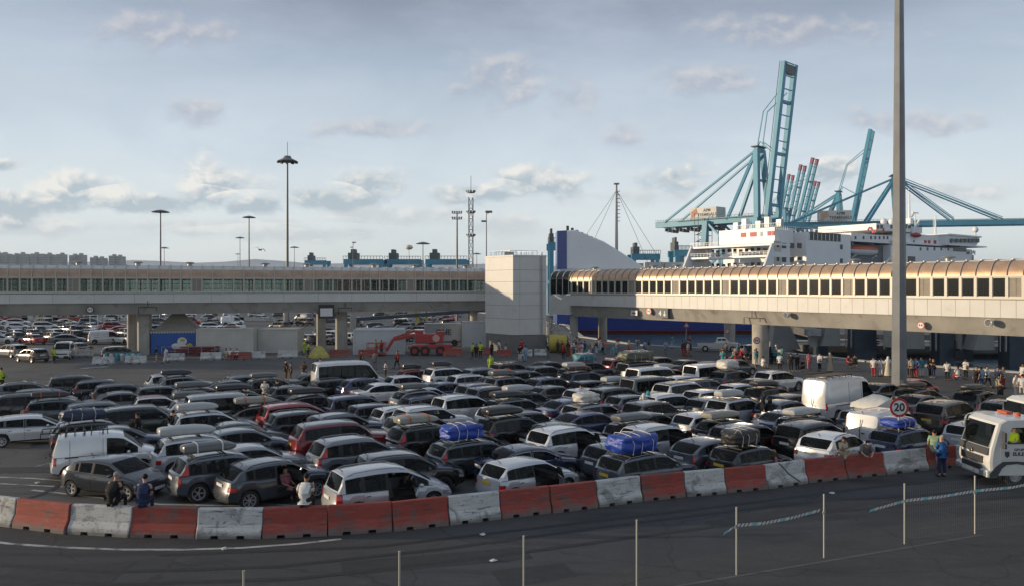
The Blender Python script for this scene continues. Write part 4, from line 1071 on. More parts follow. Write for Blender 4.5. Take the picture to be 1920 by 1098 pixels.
# ---------------------------------------------------------------- ferries
bluehull=mat('hull_blue',(.010,.035,.22),.32,0,var=.12,vscale=.15,coat=.3,dirt=((.05,.08,.2),.25,.6,.4)); redhull=mat('hull_red',(.24,.03,.03),.5,var=.25,vscale=.3)
fwhite=mat('ship_white',(.70,.71,.72),.42,0,var=.06,vscale=.15,dirt=((.42,.36,.30),.35,.63,.35)); fdark=mat('ship_window',(.010,.013,.018),.35,0,.4)
orangeb=mat('lifeboat_orange',(.48,.09,.03),.5,var=.15,vscale=1); redpaint=mat('ship_red',(.38,.02,.03),.5)
def ferryA():
    D=172; x0=(1045-CX)*D/F; x1=(1660-CX)*D/F; root=empty('ferry',((x0+x1)/2,D+9,-2)); o=root.location
    tag(root,'blue-hulled ferry with red waterline and a sloping white funnel fin','ferry')
    def hull(z0,z1,m,nm,e=0):
        rings=[]
        for k in range(21):
            t=k/20; x=x0+(x1-x0)*t; w=9*(1-max(0,(t-.72)/.28)**2.2*.98)*(1 if t>.02 else .93)
            fl=1+.0*t
            rings.append([Vector((x+(z1>0)*0+zz*max(0,(t-.8))*1.2,D+9+s*w*(f+e),zz))-o for s,f,zz in((-1,.90,z0),(-1,1.0,z1),(1,1.0,z1),(1,.90,z0))])
        MB().loft(rings).build(nm,m,root,smooth=30)
    hull(-2.0,-1.2,redhull,'boot_stripe',.03); hull(-1.2,6.3,bluehull,'hull')
    m=MB(); m.box(((x0+x1)/2-10-o.x,0,7.4-o.z),(x1-x0-26,17,2.2)); m.build('upper_deck',fwhite,root)
    m=MB(); m.box(((x0+x1)/2-12-o.x,-8.9,3.0-o.z),(x1-x0-32,.25,.16)); m.build('rubbing_strake',mat('strake',(.05,.09,.3),.4),root)
    # funnel fin
    pts=[(1046,506),(1046,434),(1078,432),(1094,438),(1112,446),(1130,453),(1150,465),(1175,481),(1212,505)]
    P_=[pp(x,y,D+6) for x,y in pts]
    m=MB(); m.prism([(p.x-o.x,p.z-o.z) for p in P_],'y',-4.2,2.4); m.build('funnel_fin',fwhite,root,bev=.3)
    B_=[pp(x,y,D+6) for x,y in((1044,505),(1044,434),(1062,433),(1062,505))]
    m=MB(); m.prism([(p.x-o.x,p.z-o.z) for p in B_],'y',-4.35,2.55); m.build('funnel_band',bluehull,root)
    m=MB()
    for k in range(7): p=pp(1066+k*9,432+k*4,D+6); m.tube((p.x-o.x,0,p.z-o.z-1),(p.x-o.x,0,p.z-o.z+1.2),.32)
    m.build('exhaust_pipe',black,root)
    m=MB(); p=pp(1156,345,D+14); q_=pp(1156,500,D+14); 
    m.tube((q_.x-o.x,5,q_.z-o.z),(p.x-o.x,5,p.z-o.z),.42,.2); 
    for k in range(9): z=q_.z-o.z+(p.z-q_.z)*(.55+.045*k); m.box((q_.x-o.x+.3,5,z),(1.0,.5,.12))
    m.box((p.x-o.x,5,p.z-o.z),(1.2,1,.3)); m.build('mast',mat('mast_grey',(.22,.22,.23),.6),root)
    m=MB()
    for dx,dz in((-12,0),(-8,0),(8,-4),(12,-8)): m.beam((p.x-o.x,5,p.z-o.z-1.5),(q_.x-o.x+dx,5,q_.z-o.z+dz*.2),.07)
    m.build('rigging',black,root)
ferryA()
def ferryB():
    C=Vector((490/1500*225,225,0)); ax=Vector((.80,.60,0)); ac=Vector((-.60,.80,0)); root=empty('ferry',C+Vector((0,0,-2))); root.rotation_euler=(0,0,math.atan2(.6,.8))
    tag(root,'white multi-deck ferry with orange lifeboat and a wheelhouse at its right end','ferry')
    # local frame: x along ship, y across (0 is the side facing us), z up from water
    def loc(px,py,y=0.,x=None):    # pixel on the plane y=const (side) or x=const (stern)
        rx=(px-CX)/F
        if x is None:
            # point C+ax*t+ac*y
            b=C+ac*y; t=(rx*b.y-b.x)/(ax.x-rx*ax.y); p=b+ax*t; return (t,y,HC-(py-HY)*p.y/F+2)
        b=C+ax*x; t=(rx*b.y-b.x)/(ac.x-rx*ac.y); p=b+ac*t; return (x,t,HC-(py-HY)*p.y/F+2)
    def side(nm,px0,py0,px1,py1,m,y=0.,dep=.3,out=0.):
        a=loc(px0,py0,y); b=loc(px1,py1,y); za=loc(px0,py1,y)[2]; zb=b[2]; ta=a[2]
        mb=MB(); mb.box(((a[0]+b[0])/2,y+dep/2-out,(max(ta,loc(px1,py0,y)[2]*.5+ta*.5)+(za+zb)/2)/2),(abs(b[0]-a[0]),dep,abs((ta+loc(px1,py0,y)[2])/2-(za+zb)/2))); return mb.build(nm,m,root)
    def stern(nm,px0,py0,px1,py1,m,x=0.,dep=.3,out=0.):
        a=loc(px0,py0,x=x); b=loc(px1,py1,x=x)
        zt=(a[2]+loc(px1,py0,x=x)[2])/2; zb=(b[2]+loc(px0,py1,x=x)[2])/2
        mb=MB(); mb.box((x+dep/2-out,(a[1]+b[1])/2,(zt+zb)/2),(dep,abs(a[1]-b[1]),zt-zb)); return mb.build(nm,m,root)
    bw=30
    L1=loc(1595,500)[0]; Z0=loc(1500,434)[2]; ZD=loc(1450,458)[2]; ZE=loc(1450,480)[2]; ZF=loc(1450,505)[2]
    # hull and main block
    rings=[]
    for k in range(16):
        t=k/15; x=-2+ (150)*t; w=bw/2*(1-max(0,(t-.75)/.25)**2*.97); 
        rings.append([(x,bw/2-w*.9,0),(x,bw/2-w,ZF-1),(x,bw/2+w,ZF-1),(x,bw/2+w*.9,0)])
    MB().loft(rings).build('hull',fwhite,root,smooth=30)
    MB().box((8+L1/2,bw/2,(ZF+Z0)/2-.5),(L1-16,bw,Z0-ZF+1)).build('main_block',fwhite,root)
    # side wing of the stern decks, slanted edge
    MB().prism([(-4.5,ZF-1),(0,ZD+.3),(8,ZD+.3),(8,ZF-1)],'y',0,.5).build('side_wing',fwhite,root)
    MB().prism([(-4.5,ZF-1),(0,ZD+.3),(8,ZD+.3),(8,ZF-1)],'y',bw-.5,bw).build('side_wing',fwhite,root)
    for z,e in((ZD,0),(ZE,-1.2),(ZF-.6,-3)):
        MB().box((4+e/2,bw/2,z),(8-e,bw+.2,.55)).build('stern_deck',fwhite,root)
    m=MB()
    for z,e in((ZD,0),(ZE,-1.2)):
        for k in range(25): m.beam((e+.1,bw*k/24,z+.25),(e+.1,bw*k/24,z+1.4),.08)
        m.beam((e+.1,0,z+1.4),(e+.1,bw,z+1.4),.1); m.beam((e+.1,0,z+.9),(e+.1,bw,z+.9),.06)
    m.build('railing',fwhite,root)
    for j,zz in enumerate((ZE+.28,ZF-.3)):
        hgt=(ZD-ZE)*.42
        for k in range(13):
            y=2+k*2.15
            if (k+j)%4==3: MB().box((7.9,y,zz+1.2),(.3,1.2,2.4)).build('door',louv,root)
            else: MB().box((7.9,y,zz+hgt*1.0+.5),(.3,1.05,1.5)).build('window',fdark,root)
        MB().box((5,bw-4,zz+(ZD-ZE)/2),(.4,1.2,(ZD-ZE)*1.15),rx=-.7).build('stairway',fwhite,root)
        MB().box((3,.3,zz+1.4),(.3,.6,1)).build('life_ring',redpaint,root)
    for y in(.4,bw-.4): MB().beam((-4.6,y,ZF-1),(0,y,ZD+.2),.6).build('strut',fwhite,root)
    # top house above stern
    zt=loc(1365,432,x=4)[2]; 
    MB().box((9,bw*.42,(ZD+zt)/2),(9,bw*.66,zt-ZD)).build('top_house',fwhite,root)
    for y,w_ in((3.2,.9),(4.5,1.2),(7.2,.7),(10,2.2),(13.5,1.8)): MB().box((4.45,y,zt-1.7),(.12,w_,1.3)).build('red_panel',redpaint if y!=7.2 else fdark,root)
    m=MB()
    for k in range(22): m.beam((4.6,1+k*.75,zt),(4.6,1+k*.75,zt+1.2),.07)
    m.beam((4.6,1,zt+1.2),(4.6,17,zt+1.2),.09); m.build('top_railing',fwhite,root)
    for k,y in enumerate((2,6,9,14,17)): MB().box((6,y,zt+1.2+k%2*.5),(1.4,1.6,2.0+k%2)).build('deck_vent',fwhite if k%2 else steel,root)
    # side windows
    for px in(1470,1485,1499):
        for py in(461,487): side('window',px-4,py-5,px+4,py+5,fdark,0,.1,.05)
    for py in(463,489): side('window',1575,py-4,1580,py+5,fdark,0,.1,.05)
    for px in(1458,): 
        for py in(461,487): side('recess',px-7,py-9,px+7,py+11,mat('recess_cream',(.5,.47,.4),.6),0,.1,.03); side('window',px-2,py-5,px+3,py+3,fdark,0,.1,.06)
    wb=side('window_band',1517,437,1576,452,fdark,0,.1,.05)
    m=MB(); a=loc(1517,437); b=loc(1576,452)
    for k in range(9): m.beam((a[0]+(b[0]-a[0])*k/8,-.08,a[2]),(a[0]+(b[0]-a[0])*k/8,-.08,b[2]-.2),.22)
    m.build('window_bars',fwhite,root)
    m=MB(); aa=loc(1450,433); bb=loc(1595,433)
    for k in range(40): x=aa[0]+(bb[0]-aa[0])*k/39; m.beam((x,.3,Z0),(x,.3,Z0+1.2),.07)
    m.beam((aa[0],.3,Z0+1.2),(bb[0],.3,Z0+1.2),.09); m.build('side_railing',fwhite,root)
    # forward part
    def blk(nm,px0,py0,px1,py1,m,y=0.,w=bw,bev=0):
        a=loc(px0,py0,y); b=loc(px1,py1,y); return MB().box(((a[0]+b[0])/2,y+w/2,(a[2]+b[2])/2),(b[0]-a[0],w,a[2]-b[2])).build(nm,m,root,bev=bev)
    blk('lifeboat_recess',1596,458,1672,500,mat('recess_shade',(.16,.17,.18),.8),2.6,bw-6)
    blk('upper_house',1596,437,1700,459,fwhite,0.4,bw-1); 
    for px in(1604,1619,1633,1641,1649,1657,1664): side('window',px-1.5,443,px+1.5,449,fdark,.4,.2,.06)
    lg=MB(); a=loc(1643,432,2); 
    for k in range(5): t=k*.7; lg.beam((a[0]-.1,5-t*.9,a[2]+1.2*math.sin(k)),(a[0]-.1,4.2-t*.9,a[2]+1.2*math.cos(k*1.3)),.35)
    lg.build('painted_emblem',redpaint,root)
    blk('funnel_house',1643,419,1729,438,fwhite,2,bw-9)
    for px in(1646,1653,1672,1698,1705): side('window',px-2.5,422,px+2.5,429,fdark,2,.2,.06)
    side('door',1655,428,1658,437,redpaint,2,.2,.06)
    blk('bridge_deck',1668,452,1772,462,fwhite,.4,bw-1)
    blk('accommodation',1670,459,1822,500,fwhite,0,bw)
    for px in(1726,1739,1752,1765,1778): side('window',px-1.5,464,px+1.5,470,fdark,0,.2,.06)
    side('opening',1787,465,1812,472,fdark,0,.2,.06); side('opening',1702,481,1716,494,fdark,0,.2,.06); side('opening',1812,472,1818,477,fdark,0,.2,.06)
    blk('bridge_house',1700,438,1775,460,fwhite,1.5,bw-3)
    for px,mm in((1735,redpaint),(1742,redpaint),(1753,redpaint),(1765,redpaint),(1771,fdark),(1712,fdark),(1781,fdark)): side('door',px-2.4,451,px+2.4,458,mm,1.5,.2,.06)
    # wheelhouse, walls leaning out
    a=loc(1776,441,-1); b=loc(1843,462,-1)
    zt_,zb_=a[2],b[2]; ra=[]
    for z,e in((zb_,-1.6),(zt_-1.2,0),(zt_,0)): ra.append([(a[0]+0,-1-e*.3,z),(b[0]-3+e,-1-e*.3,z),(b[0]+e,3-e*.3,z),(b[0]+e,bw-3,z),(b[0]-3+e,bw+1,z),(a[0],bw+1,z)])
    MB().loft(ra).build('wheelhouse',fwhite,root)
    MB().loft([[(x-.4 if i<1 else x+.5,(-1.6 if y<3 else bw+1.6) if i in(0,1,4,5) else y,z) for i,(x,y,_) in enumerate(ra[-1])] for z in(zt_,zt_+.5)]).build('wheelhouse_roof',fwhite,root)
    for k,px in enumerate((1785,1794,1803,1811,1818,1825,1832)): side('window',px-3,448,px+3,455,fdark,-1,.2,.32 if k<7 else 0)
    MB().box(((a[0]+b[0])/2,bw/2,zb_-.3),(b[0]-a[0]+2,bw+4,.4)).build('wing_deck',fwhite,root)
    # lifeboat
    a=loc(1598,459,1.0); b=loc(1652,479,1.0); Lx=b[0]-a[0]; zc=(a[2]+b[2])/2
    def boat(f0,f1):
        rr=[]
        for k in range(13):
            t=k/12; s=(1-abs(2*t-1)**3.2)**.6 if 0<t<1 else .15
            rr.append([(a[0]+Lx*t,2.2+1.7*s*math.cos(q_),zc+(1.5 if q_<math.pi else 1.7)*s*math.sin(q_)) for q_ in[f0+(f1-f0)*j/8 for j in range(9)]])
        return MB().loft(rr)
    boat(0,math.pi).build('lifeboat',orangeb,root,smooth=50); boat(math.pi,2*math.pi).build('lifeboat_hull',fwhite,root,smooth=50)
    m=MB()
    for t in(.15,.85): x=a[0]+Lx*t; m.beam((x,4.5,zc-3.5),(x,1.2,zc-1.7),.4); m.beam((x,4.5,zc+2.6),(x,2.2,zc+2.0),.4)
    m.build('davit',fwhite,root)
    m=MB(); a=loc(1672,478,0); m.beam((a[0]-8,-.2,a[2]-4.5),(a[0],-.2,a[2]-.3),.5); m.beam((a[0]+2,-.2,a[2]-.3),(a[0]+12,-.2,a[2]-4.5),.5); m.build('frame_brace',fwhite,root)
    # mast
    a=loc(1705,420,bw/2); b=loc(1705,362,bw/2); x=a[0]
    m=MB(); m.tube((x,bw/2,a[2]-1),(x,bw/2,b[2]),.45,.18); m.box((x,bw/2,a[2]+1),(2.4,2,2)); m.beam((x+1,bw/2,a[2]+2.5),(x+3.2,bw/2,a[2]+4.2),.7)
    for k in range(5): m.box((x,bw/2,a[2]+4+k*2.2),(.9,.5,.15))
    m.box((x+4.4,bw/2,a[2]+4.4),(4.5,.5,.35)); m.tube((x+4.4,bw/2,a[2]-1),(x+4.4,bw/2,a[2]+4.3),.2)
    m.build('radar_mast',fwhite,root)
    m=MB(); a=loc(1754,438,6); m.tube((a[0],6,a[2]-1),(a[0],6,a[2]+6.5),.35,.25); m.beam((a[0]-1.6,6,a[2]),(a[0]-1.6,6,a[2]+5),.12); m.build('signal_mast',fwhite,root)
    for px,py in((1657,416),(1672,416),(1829,431)): a=loc(px,py,8); m=MB(); m.ell((a[0],8,a[2]),(1.1,1.1,1.2)); m.tube((a[0],8,a[2]-2.5),(a[0],8,a[2]),.3); m.build('satellite_dome',fwhite,root,smooth=60)
    a=loc(1726,441,0); rr=[]
    for k in range(9):
        t=k/8; s=math.sin(math.pi*min(t+.12,1)) ; rr.append([(a[0]-4+8*t,1+1.1*s*math.cos(q_),a[2]+.9*s*math.sin(q_)) for q_ in[j*math.pi/4 for j in range(8)]])
    MB().loft(rr).build('rescue_boat',redpaint,root,smooth=50)
    m=MB(); m.beam((a[0]-3,1.5,a[2]-3),(a[0]-2.2,1.5,a[2]+1.5),.5); m.beam((a[0]-2.2,1.5,a[2]+1.5),(a[0]+1.2,1,a[2]+5.2),.55); m.beam((a[0]+1.2,1,a[2]+5.2),(a[0]+.4,1,a[2]+1),.1); m.build('boat_crane',fwhite,root)
    a=loc(1800,500,0); 
    MB().box((a[0]+14,4,a[2]+1.2),(9,3,2)).build('fore_locker',mat('rust_red',(.22,.06,.03),.7),root)
    m=MB(); m.tube((a[0]+12,1,a[2]-2),(a[0]+12,1,a[2]+4.5),.6); m.beam((a[0]+9.5,1,a[2]+5.5),(a[0]+14.5,1,a[2]+5.5),.3)
    for k in range(5): m.beam((a[0]+9.6+k*1.2,1,a[2]+4.6+k%2*.5),(a[0]+9.6+k*1.2,1,a[2]+6.3),.25)
    m.build('fore_mast',steel,root)
ferryB()
# ---------------------------------------------------------------- linkspans and far quay on the right
navy=mat('linkspan_steel',(.035,.055,.08),.5,.1,var=.35,vscale=.4,dirt=((.10,.10,.10),.8,.58,.4)); lsg=mat('linkspan_grey',(.26,.26,.245),.7,var=.2,vscale=.4)
tag(MB().box((123,146,-.6),(135,38,1.4),rz=-.12).build('far_quay',quaym),None,None,kind='structure')
tag(MB().box((64,117,-.75),(44,9,.9),rz=-.10).build('linkspan_deck',quaym),'long low concrete ramp deck over the water between the blue towers','ramp')
def lstower(x,D,w,lab,tri=1):
    root=empty('linkspan_tower',((x-CX)*D/F,D,-2)); tag(root,lab,'tower','dark blue linkspan towers in the water')
    MB().box((0,0,4.4),(w,2.4,8.8)).build('leg',navy,root); MB().box((-w*.5-2.2,5,4.6),(1.3,2.0,8.6)).build('leg',navy,root)
    MB().box((-w*.5,4,8.7),(w+4,5,1.0)).build('head_beam',navy,root)
    m=MB(); m.path([(-w/2-.5,-1.2,2),(-w/2-.5,-1.2,7.2),(-w/2-1.8,-1.2,7.4)],.12); m.path([(-w/2-1.2,-1.2,2),(-w/2-1.2,-1.2,7.0)],.08); m.build('pipes',steel,root)
    if tri:
        MB().prism([(-w/2-4.6,2.2),(-w/2-2.9,7.8),(-w/2-2.3,7.8),(-w/2-2.0,2.2)],'y',-1.4,1.2).build('ramp_plate',lsg,root)
    m=MB(); 
    for k in range(8): m.lathe([(.2,0),(.45,.1),(.2,.2)],(w/2+.3,-.5,.6+k*.35),8)
    m.build('fender',rubber,root)
    m=MB(); m.box((-w/2-6,0,1.4),(.5,.5,.7)); m.lathe([(.25,0),(.18,.4),(.42,.55),(.42,.7),(0,.75)],(-w/2-6,0,1.6),10); m.build('bollard',black,root)
lstower(1616,108,2.9,'wide dark blue linkspan tower left of the tall grey mast')
lstower(1766,103,1.8,'dark blue linkspan tower just right of the tall grey mast')
lstower(1900,101,2.4,'dark blue linkspan tower at the right edge of the picture')
o=MB().prism([(-1.2,0),(-.6,4.4),(.9,4.4),(2.9,0)],'y',-1,1).build('ramp_plate',lsg); o.location=((1458-CX)*112/F,112,-.6); tag(o,'grey trapezoid ramp plate behind the thick column by the quay','ramp plate')
rd=MB()
for k in range(6): rd.box((44+k*8,122-k*.5,-1.2+.2*(k%2)),(7,3,2.2))
tag(rd.build('quay_wall_blocks',conc),'row of weathered concrete fender blocks along the far quay','quay wall')
bp_=MB()
for k in range(5): bp_.lathe([(.25,0),(.18,.4),(.42,.55),(.42,.7),(0,.75)],((1500+k*75-CX)*125/F,131,.1),10)
tag(bp_.build('bollards',black),'row of small black mooring bollards on the far quay','bollard')
# ---------------------------------------------------------------- people
skin=mat('skin',(1,1,1),.6,0,.3,objcol=True); hairm=mat('hair',(1,1,1),.8,0,.3,objcol=True,var=.3,vscale=30)
def skinned(chains,radii,root,name,m,sub=1):
    """chains: lists of joint names; radii: name -> r"""
    pts={};vs=[];es=[]
    for ch in chains:
        pr=None
        for (nm,co,r) in ch:
            if nm not in pts: pts[nm]=len(vs); vs.append((co,r))
            if pr is not None and (pr,pts[nm]) not in es: es.append((pr,pts[nm]))
            pr=pts[nm]
    me=bpy.data.meshes.new(name); me.from_pydata([v[0] for v in vs],es,[])
    o=bpy.data.objects.new('t',me); COL.objects.link(o)
    md=o.modifiers.new('s','SKIN'); md.use_smooth_shade=True
    if sub: s2=o.modifiers.new('u','SUBSURF'); s2.levels=sub; s2.render_levels=sub
    if not me.skin_vertices:
        b=bmesh.new(); b.from_mesh(me); b.verts.layers.skin.verify(); b.to_mesh(me); b.free()
    for i,(co,r) in enumerate(vs):
        rr=r if isinstance(r,tuple) else (r,r); me.skin_vertices[0].data[i].radius=rr; me.skin_vertices[0].data[i].use_root=(i==pts[root])
    dg=bpy.context.evaluated_depsgraph_get(); out=bpy.data.meshes.new_from_object(o.evaluated_get(dg)); COL.objects.unlink(o); bpy.data.objects.remove(o)
    out.name=name; out.materials.clear(); out.materials.append(m)
    for p in out.polygons: p.use_smooth=True
    return out
V3=lambda *a: Vector(a)
def pose(kind):
    J=dict(pel=V3(0,0,.96),wai=V3(.01,0,1.10),che=V3(0,0,1.30),nek=V3(-.01,0,1.48),hd=V3(.015,0,1.60),top=V3(.0,0,1.72),nose=V3(.115,0,1.60))
    for s,S in((1,'L'),(-1,'R')):
        J['sh'+S]=V3(-.01,.19*s,1.43); J['el'+S]=V3(-.03,.25*s,1.15); J['wr'+S]=V3(.05,.26*s,.91)
        J['hp'+S]=V3(0,.10*s,.93); J['kn'+S]=V3(.02,.11*s,.50); J['an'+S]=V3(-.03,.12*s,.09); J['to'+S]=V3(.15,.14*s,.03)
    if kind=='folded':
        for s,S in((1,'L'),(-1,'R')): J['el'+S]=V3(.05,.27*s,1.17); J['wr'+S]=V3(.22,.02*s,1.22+.03*s)
    if kind=='phone':
        J['elR']=V3(.06,-.27,1.18); J['wrR']=V3(.27,-.13,1.30); J['top']=V3(.04,0,1.70)
    if kind=='hip':
        J['elL']=V3(-.12,.36,1.20); J['wrL']=V3(.02,.19,1.05)
    if kind=='walk':
        J['knL']=V3(.17,.11,.52); J['anL']=V3(.24,.12,.10); J['toL']=V3(.42,.13,.06)
        J['knR']=V3(-.03,-.11,.50); J['anR']=V3(-.30,-.12,.16); J['toR']=V3(-.16,-.13,.03)
        J['elL']=V3(-.15,.26,1.18); J['wrL']=V3(-.10,.27,.93); J['elR']=V3(.05,-.25,1.16); J['wrR']=V3(.24,-.24,1.00)
    if kind in('sit','sitlean'):
        dz=-.51
        for k in('pel','wai','che','nek','hd','top','nose','shL','shR','elL','elR','wrL','wrR','hpL','hpR'): J[k]=J[k]+V3(0,0,dz)
        for s,S in((1,'L'),(-1,'R')):
            J['kn'+S]=V3(.42,.14*s,.46); J['an'+S]=V3(.40,.15*s,.08); J['to'+S]=V3(.57,.16*s,.03)
            J['wr'+S]=V3(.30,.17*s,.56); J['el'+S]=V3(.06,.26*s,.66)
        if kind=='sitlean':
            for k,d in(('che',.08),('nek',.16),('hd',.21),('top',.22),('nose',.32),('shL',.12),('shR',.12)): J[k].x+=d
    if kind=='lean':
        for k,d in(('wai',.06),('che',.2),('nek',.32),('hd',.42),('top',.47),('nose',.53),('shL',.28),('shR',.28)): J[k].x+=d; J[k].z-=d*.35
        for s,S in((1,'L'),(-1,'R')): J['el'+S]=V3(.40,.24*s,1.05); J['wr'+S]=V3(.55,.16*s,.98)
    if kind=='crouch':
        dz=-.52
        for k in('pel','wai','che','nek','hd','top','nose','shL','shR','elL','elR','wrL','wrR','hpL','hpR'): J[k]=J[k]+V3(-.05,0,dz)
        for k,d in(('che',.14),('nek',.25),('hd',.33),('top',.36),('nose',.43),('shL',.22),('shR',.22)): J[k].x+=d
        for s,S in((1,'L'),(-1,'R')):
            J['kn'+S]=V3(.36,.17*s,.50); J['an'+S]=V3(.02,.16*s,.09); J['to'+S]=V3(.20,.17*s,.03); J['el'+S]=V3(.30,.25*s,.62); J['wr'+S]=V3(.48,.12*s,.55)
    return J
PT={}
def person_tpl(kind,robe):
    key=(kind,robe)
    if key in PT: return PT[key]
    J=pose(kind); ch=[]
    ch.append([('pel',J['pel'],(.12,.145)),('wai',J['wai'],(.092,.125)),('che',J['che'],(.10,.155)),('nek',J['nek'],.055),('hd',J['hd'],(.088,.078)),('top',J['top'],(.07,.062))])
    ch.append([('hd',J['hd'],(.088,.078)),('nose',J['nose'],.014)])
    for s,S in((1,'L'),(-1,'R')):
        sh,el,wr=J['sh'+S],J['el'+S],J['wr'+S]
        ch.append([('ear'+S,J['hd']+V3(-.01,.095*s,0),.018),('hd',J['hd'],(.088,.078))][::-1])
        d=(wr-el).normalized(); side=V3(0,-s,0).cross(d).cross(d)*-1
        side=(d.cross(V3(1,0,0)) if abs(d.x)<.8 else d.cross(V3(0,0,1))).normalized()
        palm=wr+d*.075
        ch.append([('che',J['che'],(.105,.16)),('sh'+S,sh,.062),('mid'+S,(sh+el)/2,.050),('el'+S,el,.041),('fm'+S,el+(wr-el)*.35,.040),('wr'+S,wr,.026),('pa'+S,palm,(.018,.036))])
        for k in range(4):
            a=palm+side*(k-1.5)*.020+d*.012; cv=V3(.012*s*0+.010,-.012*s,0)
            ch.append([('pa'+S,palm,(.018,.036)),(f'f{k}a'+S,a+d*.02,.009),(f'f{k}b'+S,a+d*(.048+.006*(k in(1,2)))+cv,.0085),(f'f{k}c'+S,a+d*(.068+.010*(k in(1,2)))+cv*2.6,.007)])
        tb=wr+d*.03+side*.028
        ch.append([('wr'+S,wr,.026),('th0'+S,tb,.011),('th1'+S,tb+side*.022+d*.028,.009),('th2'+S,tb+side*.026+d*.052,.008)])
        hp,kn,an,to=J['hp'+S],J['kn'+S],J['an'+S],J['to'+S]
        ch.append([('pel',J['pel'],(.125,.15)),('hp'+S,hp,.088),('th'+S,(hp+kn)/2,.078),('kn'+S,kn,.056),('ca'+S,kn+(an-kn)*.35,.055),('an'+S,an,.036),('to'+S,to,(.030,.036))])
    body=skinned(ch,None,'pel','person',skin,1)
    root=bpy.data.objects.new('person',body); T=Tpl(root)
    g=.022; c2=[[('pe0',J['pel']-V3(0,0,.06),(.165,.19)),('pel',J['pel']+V3(0,0,.04),(.165,.185)),('wai',J['wai'],(.15,.18)),('che',J['che'],(.15,.20)),('col',J['nek']-V3(0,0,.05),.085)]]
    for s,S in((1,'L'),(-1,'R')):
        sh,el=J['sh'+S],J['el'+S]; c2.append([('che',J['che'],(.15,.20)),('s'+S,sh,.085),('m'+S,sh+(el-sh)*.5,.076),('n'+S,sh+(el-sh)*.92,.066)])
    T.part(bpy.data.objects.new('shirt',skinned(c2,None,'pel','shirt',plain,1)))
    if robe:
        rings=[]
        n=14
        for z,rx,ry in((.04,.27,.30),(.3,.25,.28),(.6,.20,.24),(.95,.17,.20),(1.25,.15,.20),(1.42,.10,.18)):
            rings.append([(rx*math.cos(2*math.pi*i/n)*(1+.06*(i%2)),ry*math.sin(2*math.pi*i/n)*(1+.06*(i%2)),z) for i in range(n)])
        T.part(MB().loft(rings).build('robe',plain,link=False,smooth=60))
        hh=MB(); hh.ell(tuple(J['hd']+V3(-.03,0,.03)),(.125,.12,.15),12,8); hh.loft([[(J['nek'].x+r_*math.cos(a),r_*1.2*math.sin(a),z) for a in[2*math.pi*i/12 for i in range(12)]] for r_,z in((.15,J['nek'].z-.12),(.10,J['nek'].z+.02),(.11,J['hd'].z))])
        T.part(hh.build('headscarf',plain,link=False,smooth=60))
    else:
        c3=[]
        for s,S in((1,'L'),(-1,'R')):
            hp,kn,an=J['hp'+S],J['kn'+S],J['an'+S]
            c3.append([('pel',J['pel']-V3(0,0,.01),(.15,.175)),('h'+S,hp-V3(0,0,.03),.112),('t'+S,(hp+kn)/2,.096),('k'+S,kn,.074),('a'+S,an+(kn-an)*.12,.058)])
        T.part(bpy.data.objects.new('trousers',skinned(c3,None,'pel','trousers',plain,1)))
        hr=MB(); hr.ell(tuple(J['top']+V3(-.028,0,-.045)),(.098,.090,.095),12,8); T.part(hr.build('hair',hairm,link=False,smooth=60))
    for s,S in((1,'L'),(-1,'R')):
        an,to=J['an'+S],J['to'+S]; m=MB(); m.ell(tuple((an+to)/2+V3(.02,0,-.01)),(.15,.055,.05),10,6); T.part(m.build('shoe',matte,link=False,smooth=60))
    for s in(1,-1):
        m=MB(); m.ell(tuple(J['hd']+V3(.082,.032*s,.015)),(.012,.014,.010),8,5); T.part(m.build('eye',black,link=False,smooth=60))
    T.seat=J['pel'].z-.14
    PT[key]=T; return T
PC=dict(black=(.012,.012,.014),white=(.62,.62,.60),navy=(.02,.03,.08),blue=(.03,.12,.33),lblue=(.22,.33,.45),red=(.36,.03,.03),grey=(.16,.16,.16),beige=(.42,.36,.27),pink=(.45,.16,.19),teal=(.05,.28,.33),yellow=(.45,.38,.16),green=(.25,.36,.22),hivis=(.42,.60,.03),denim=(.05,.08,.14),brown=(.09,.05,.03),cream=(.52,.48,.38),orange=(.55,.13,.03))
CWD=dict(black='black',white='white',navy='dark blue',blue='blue',lblue='pale blue',red='red',grey='grey',beige='beige',pink='pink',teal='turquoise',yellow='yellow',green='pale green',hivis='yellow hi-vis',denim='denim',brown='brown',cream='cream',orange='orange')
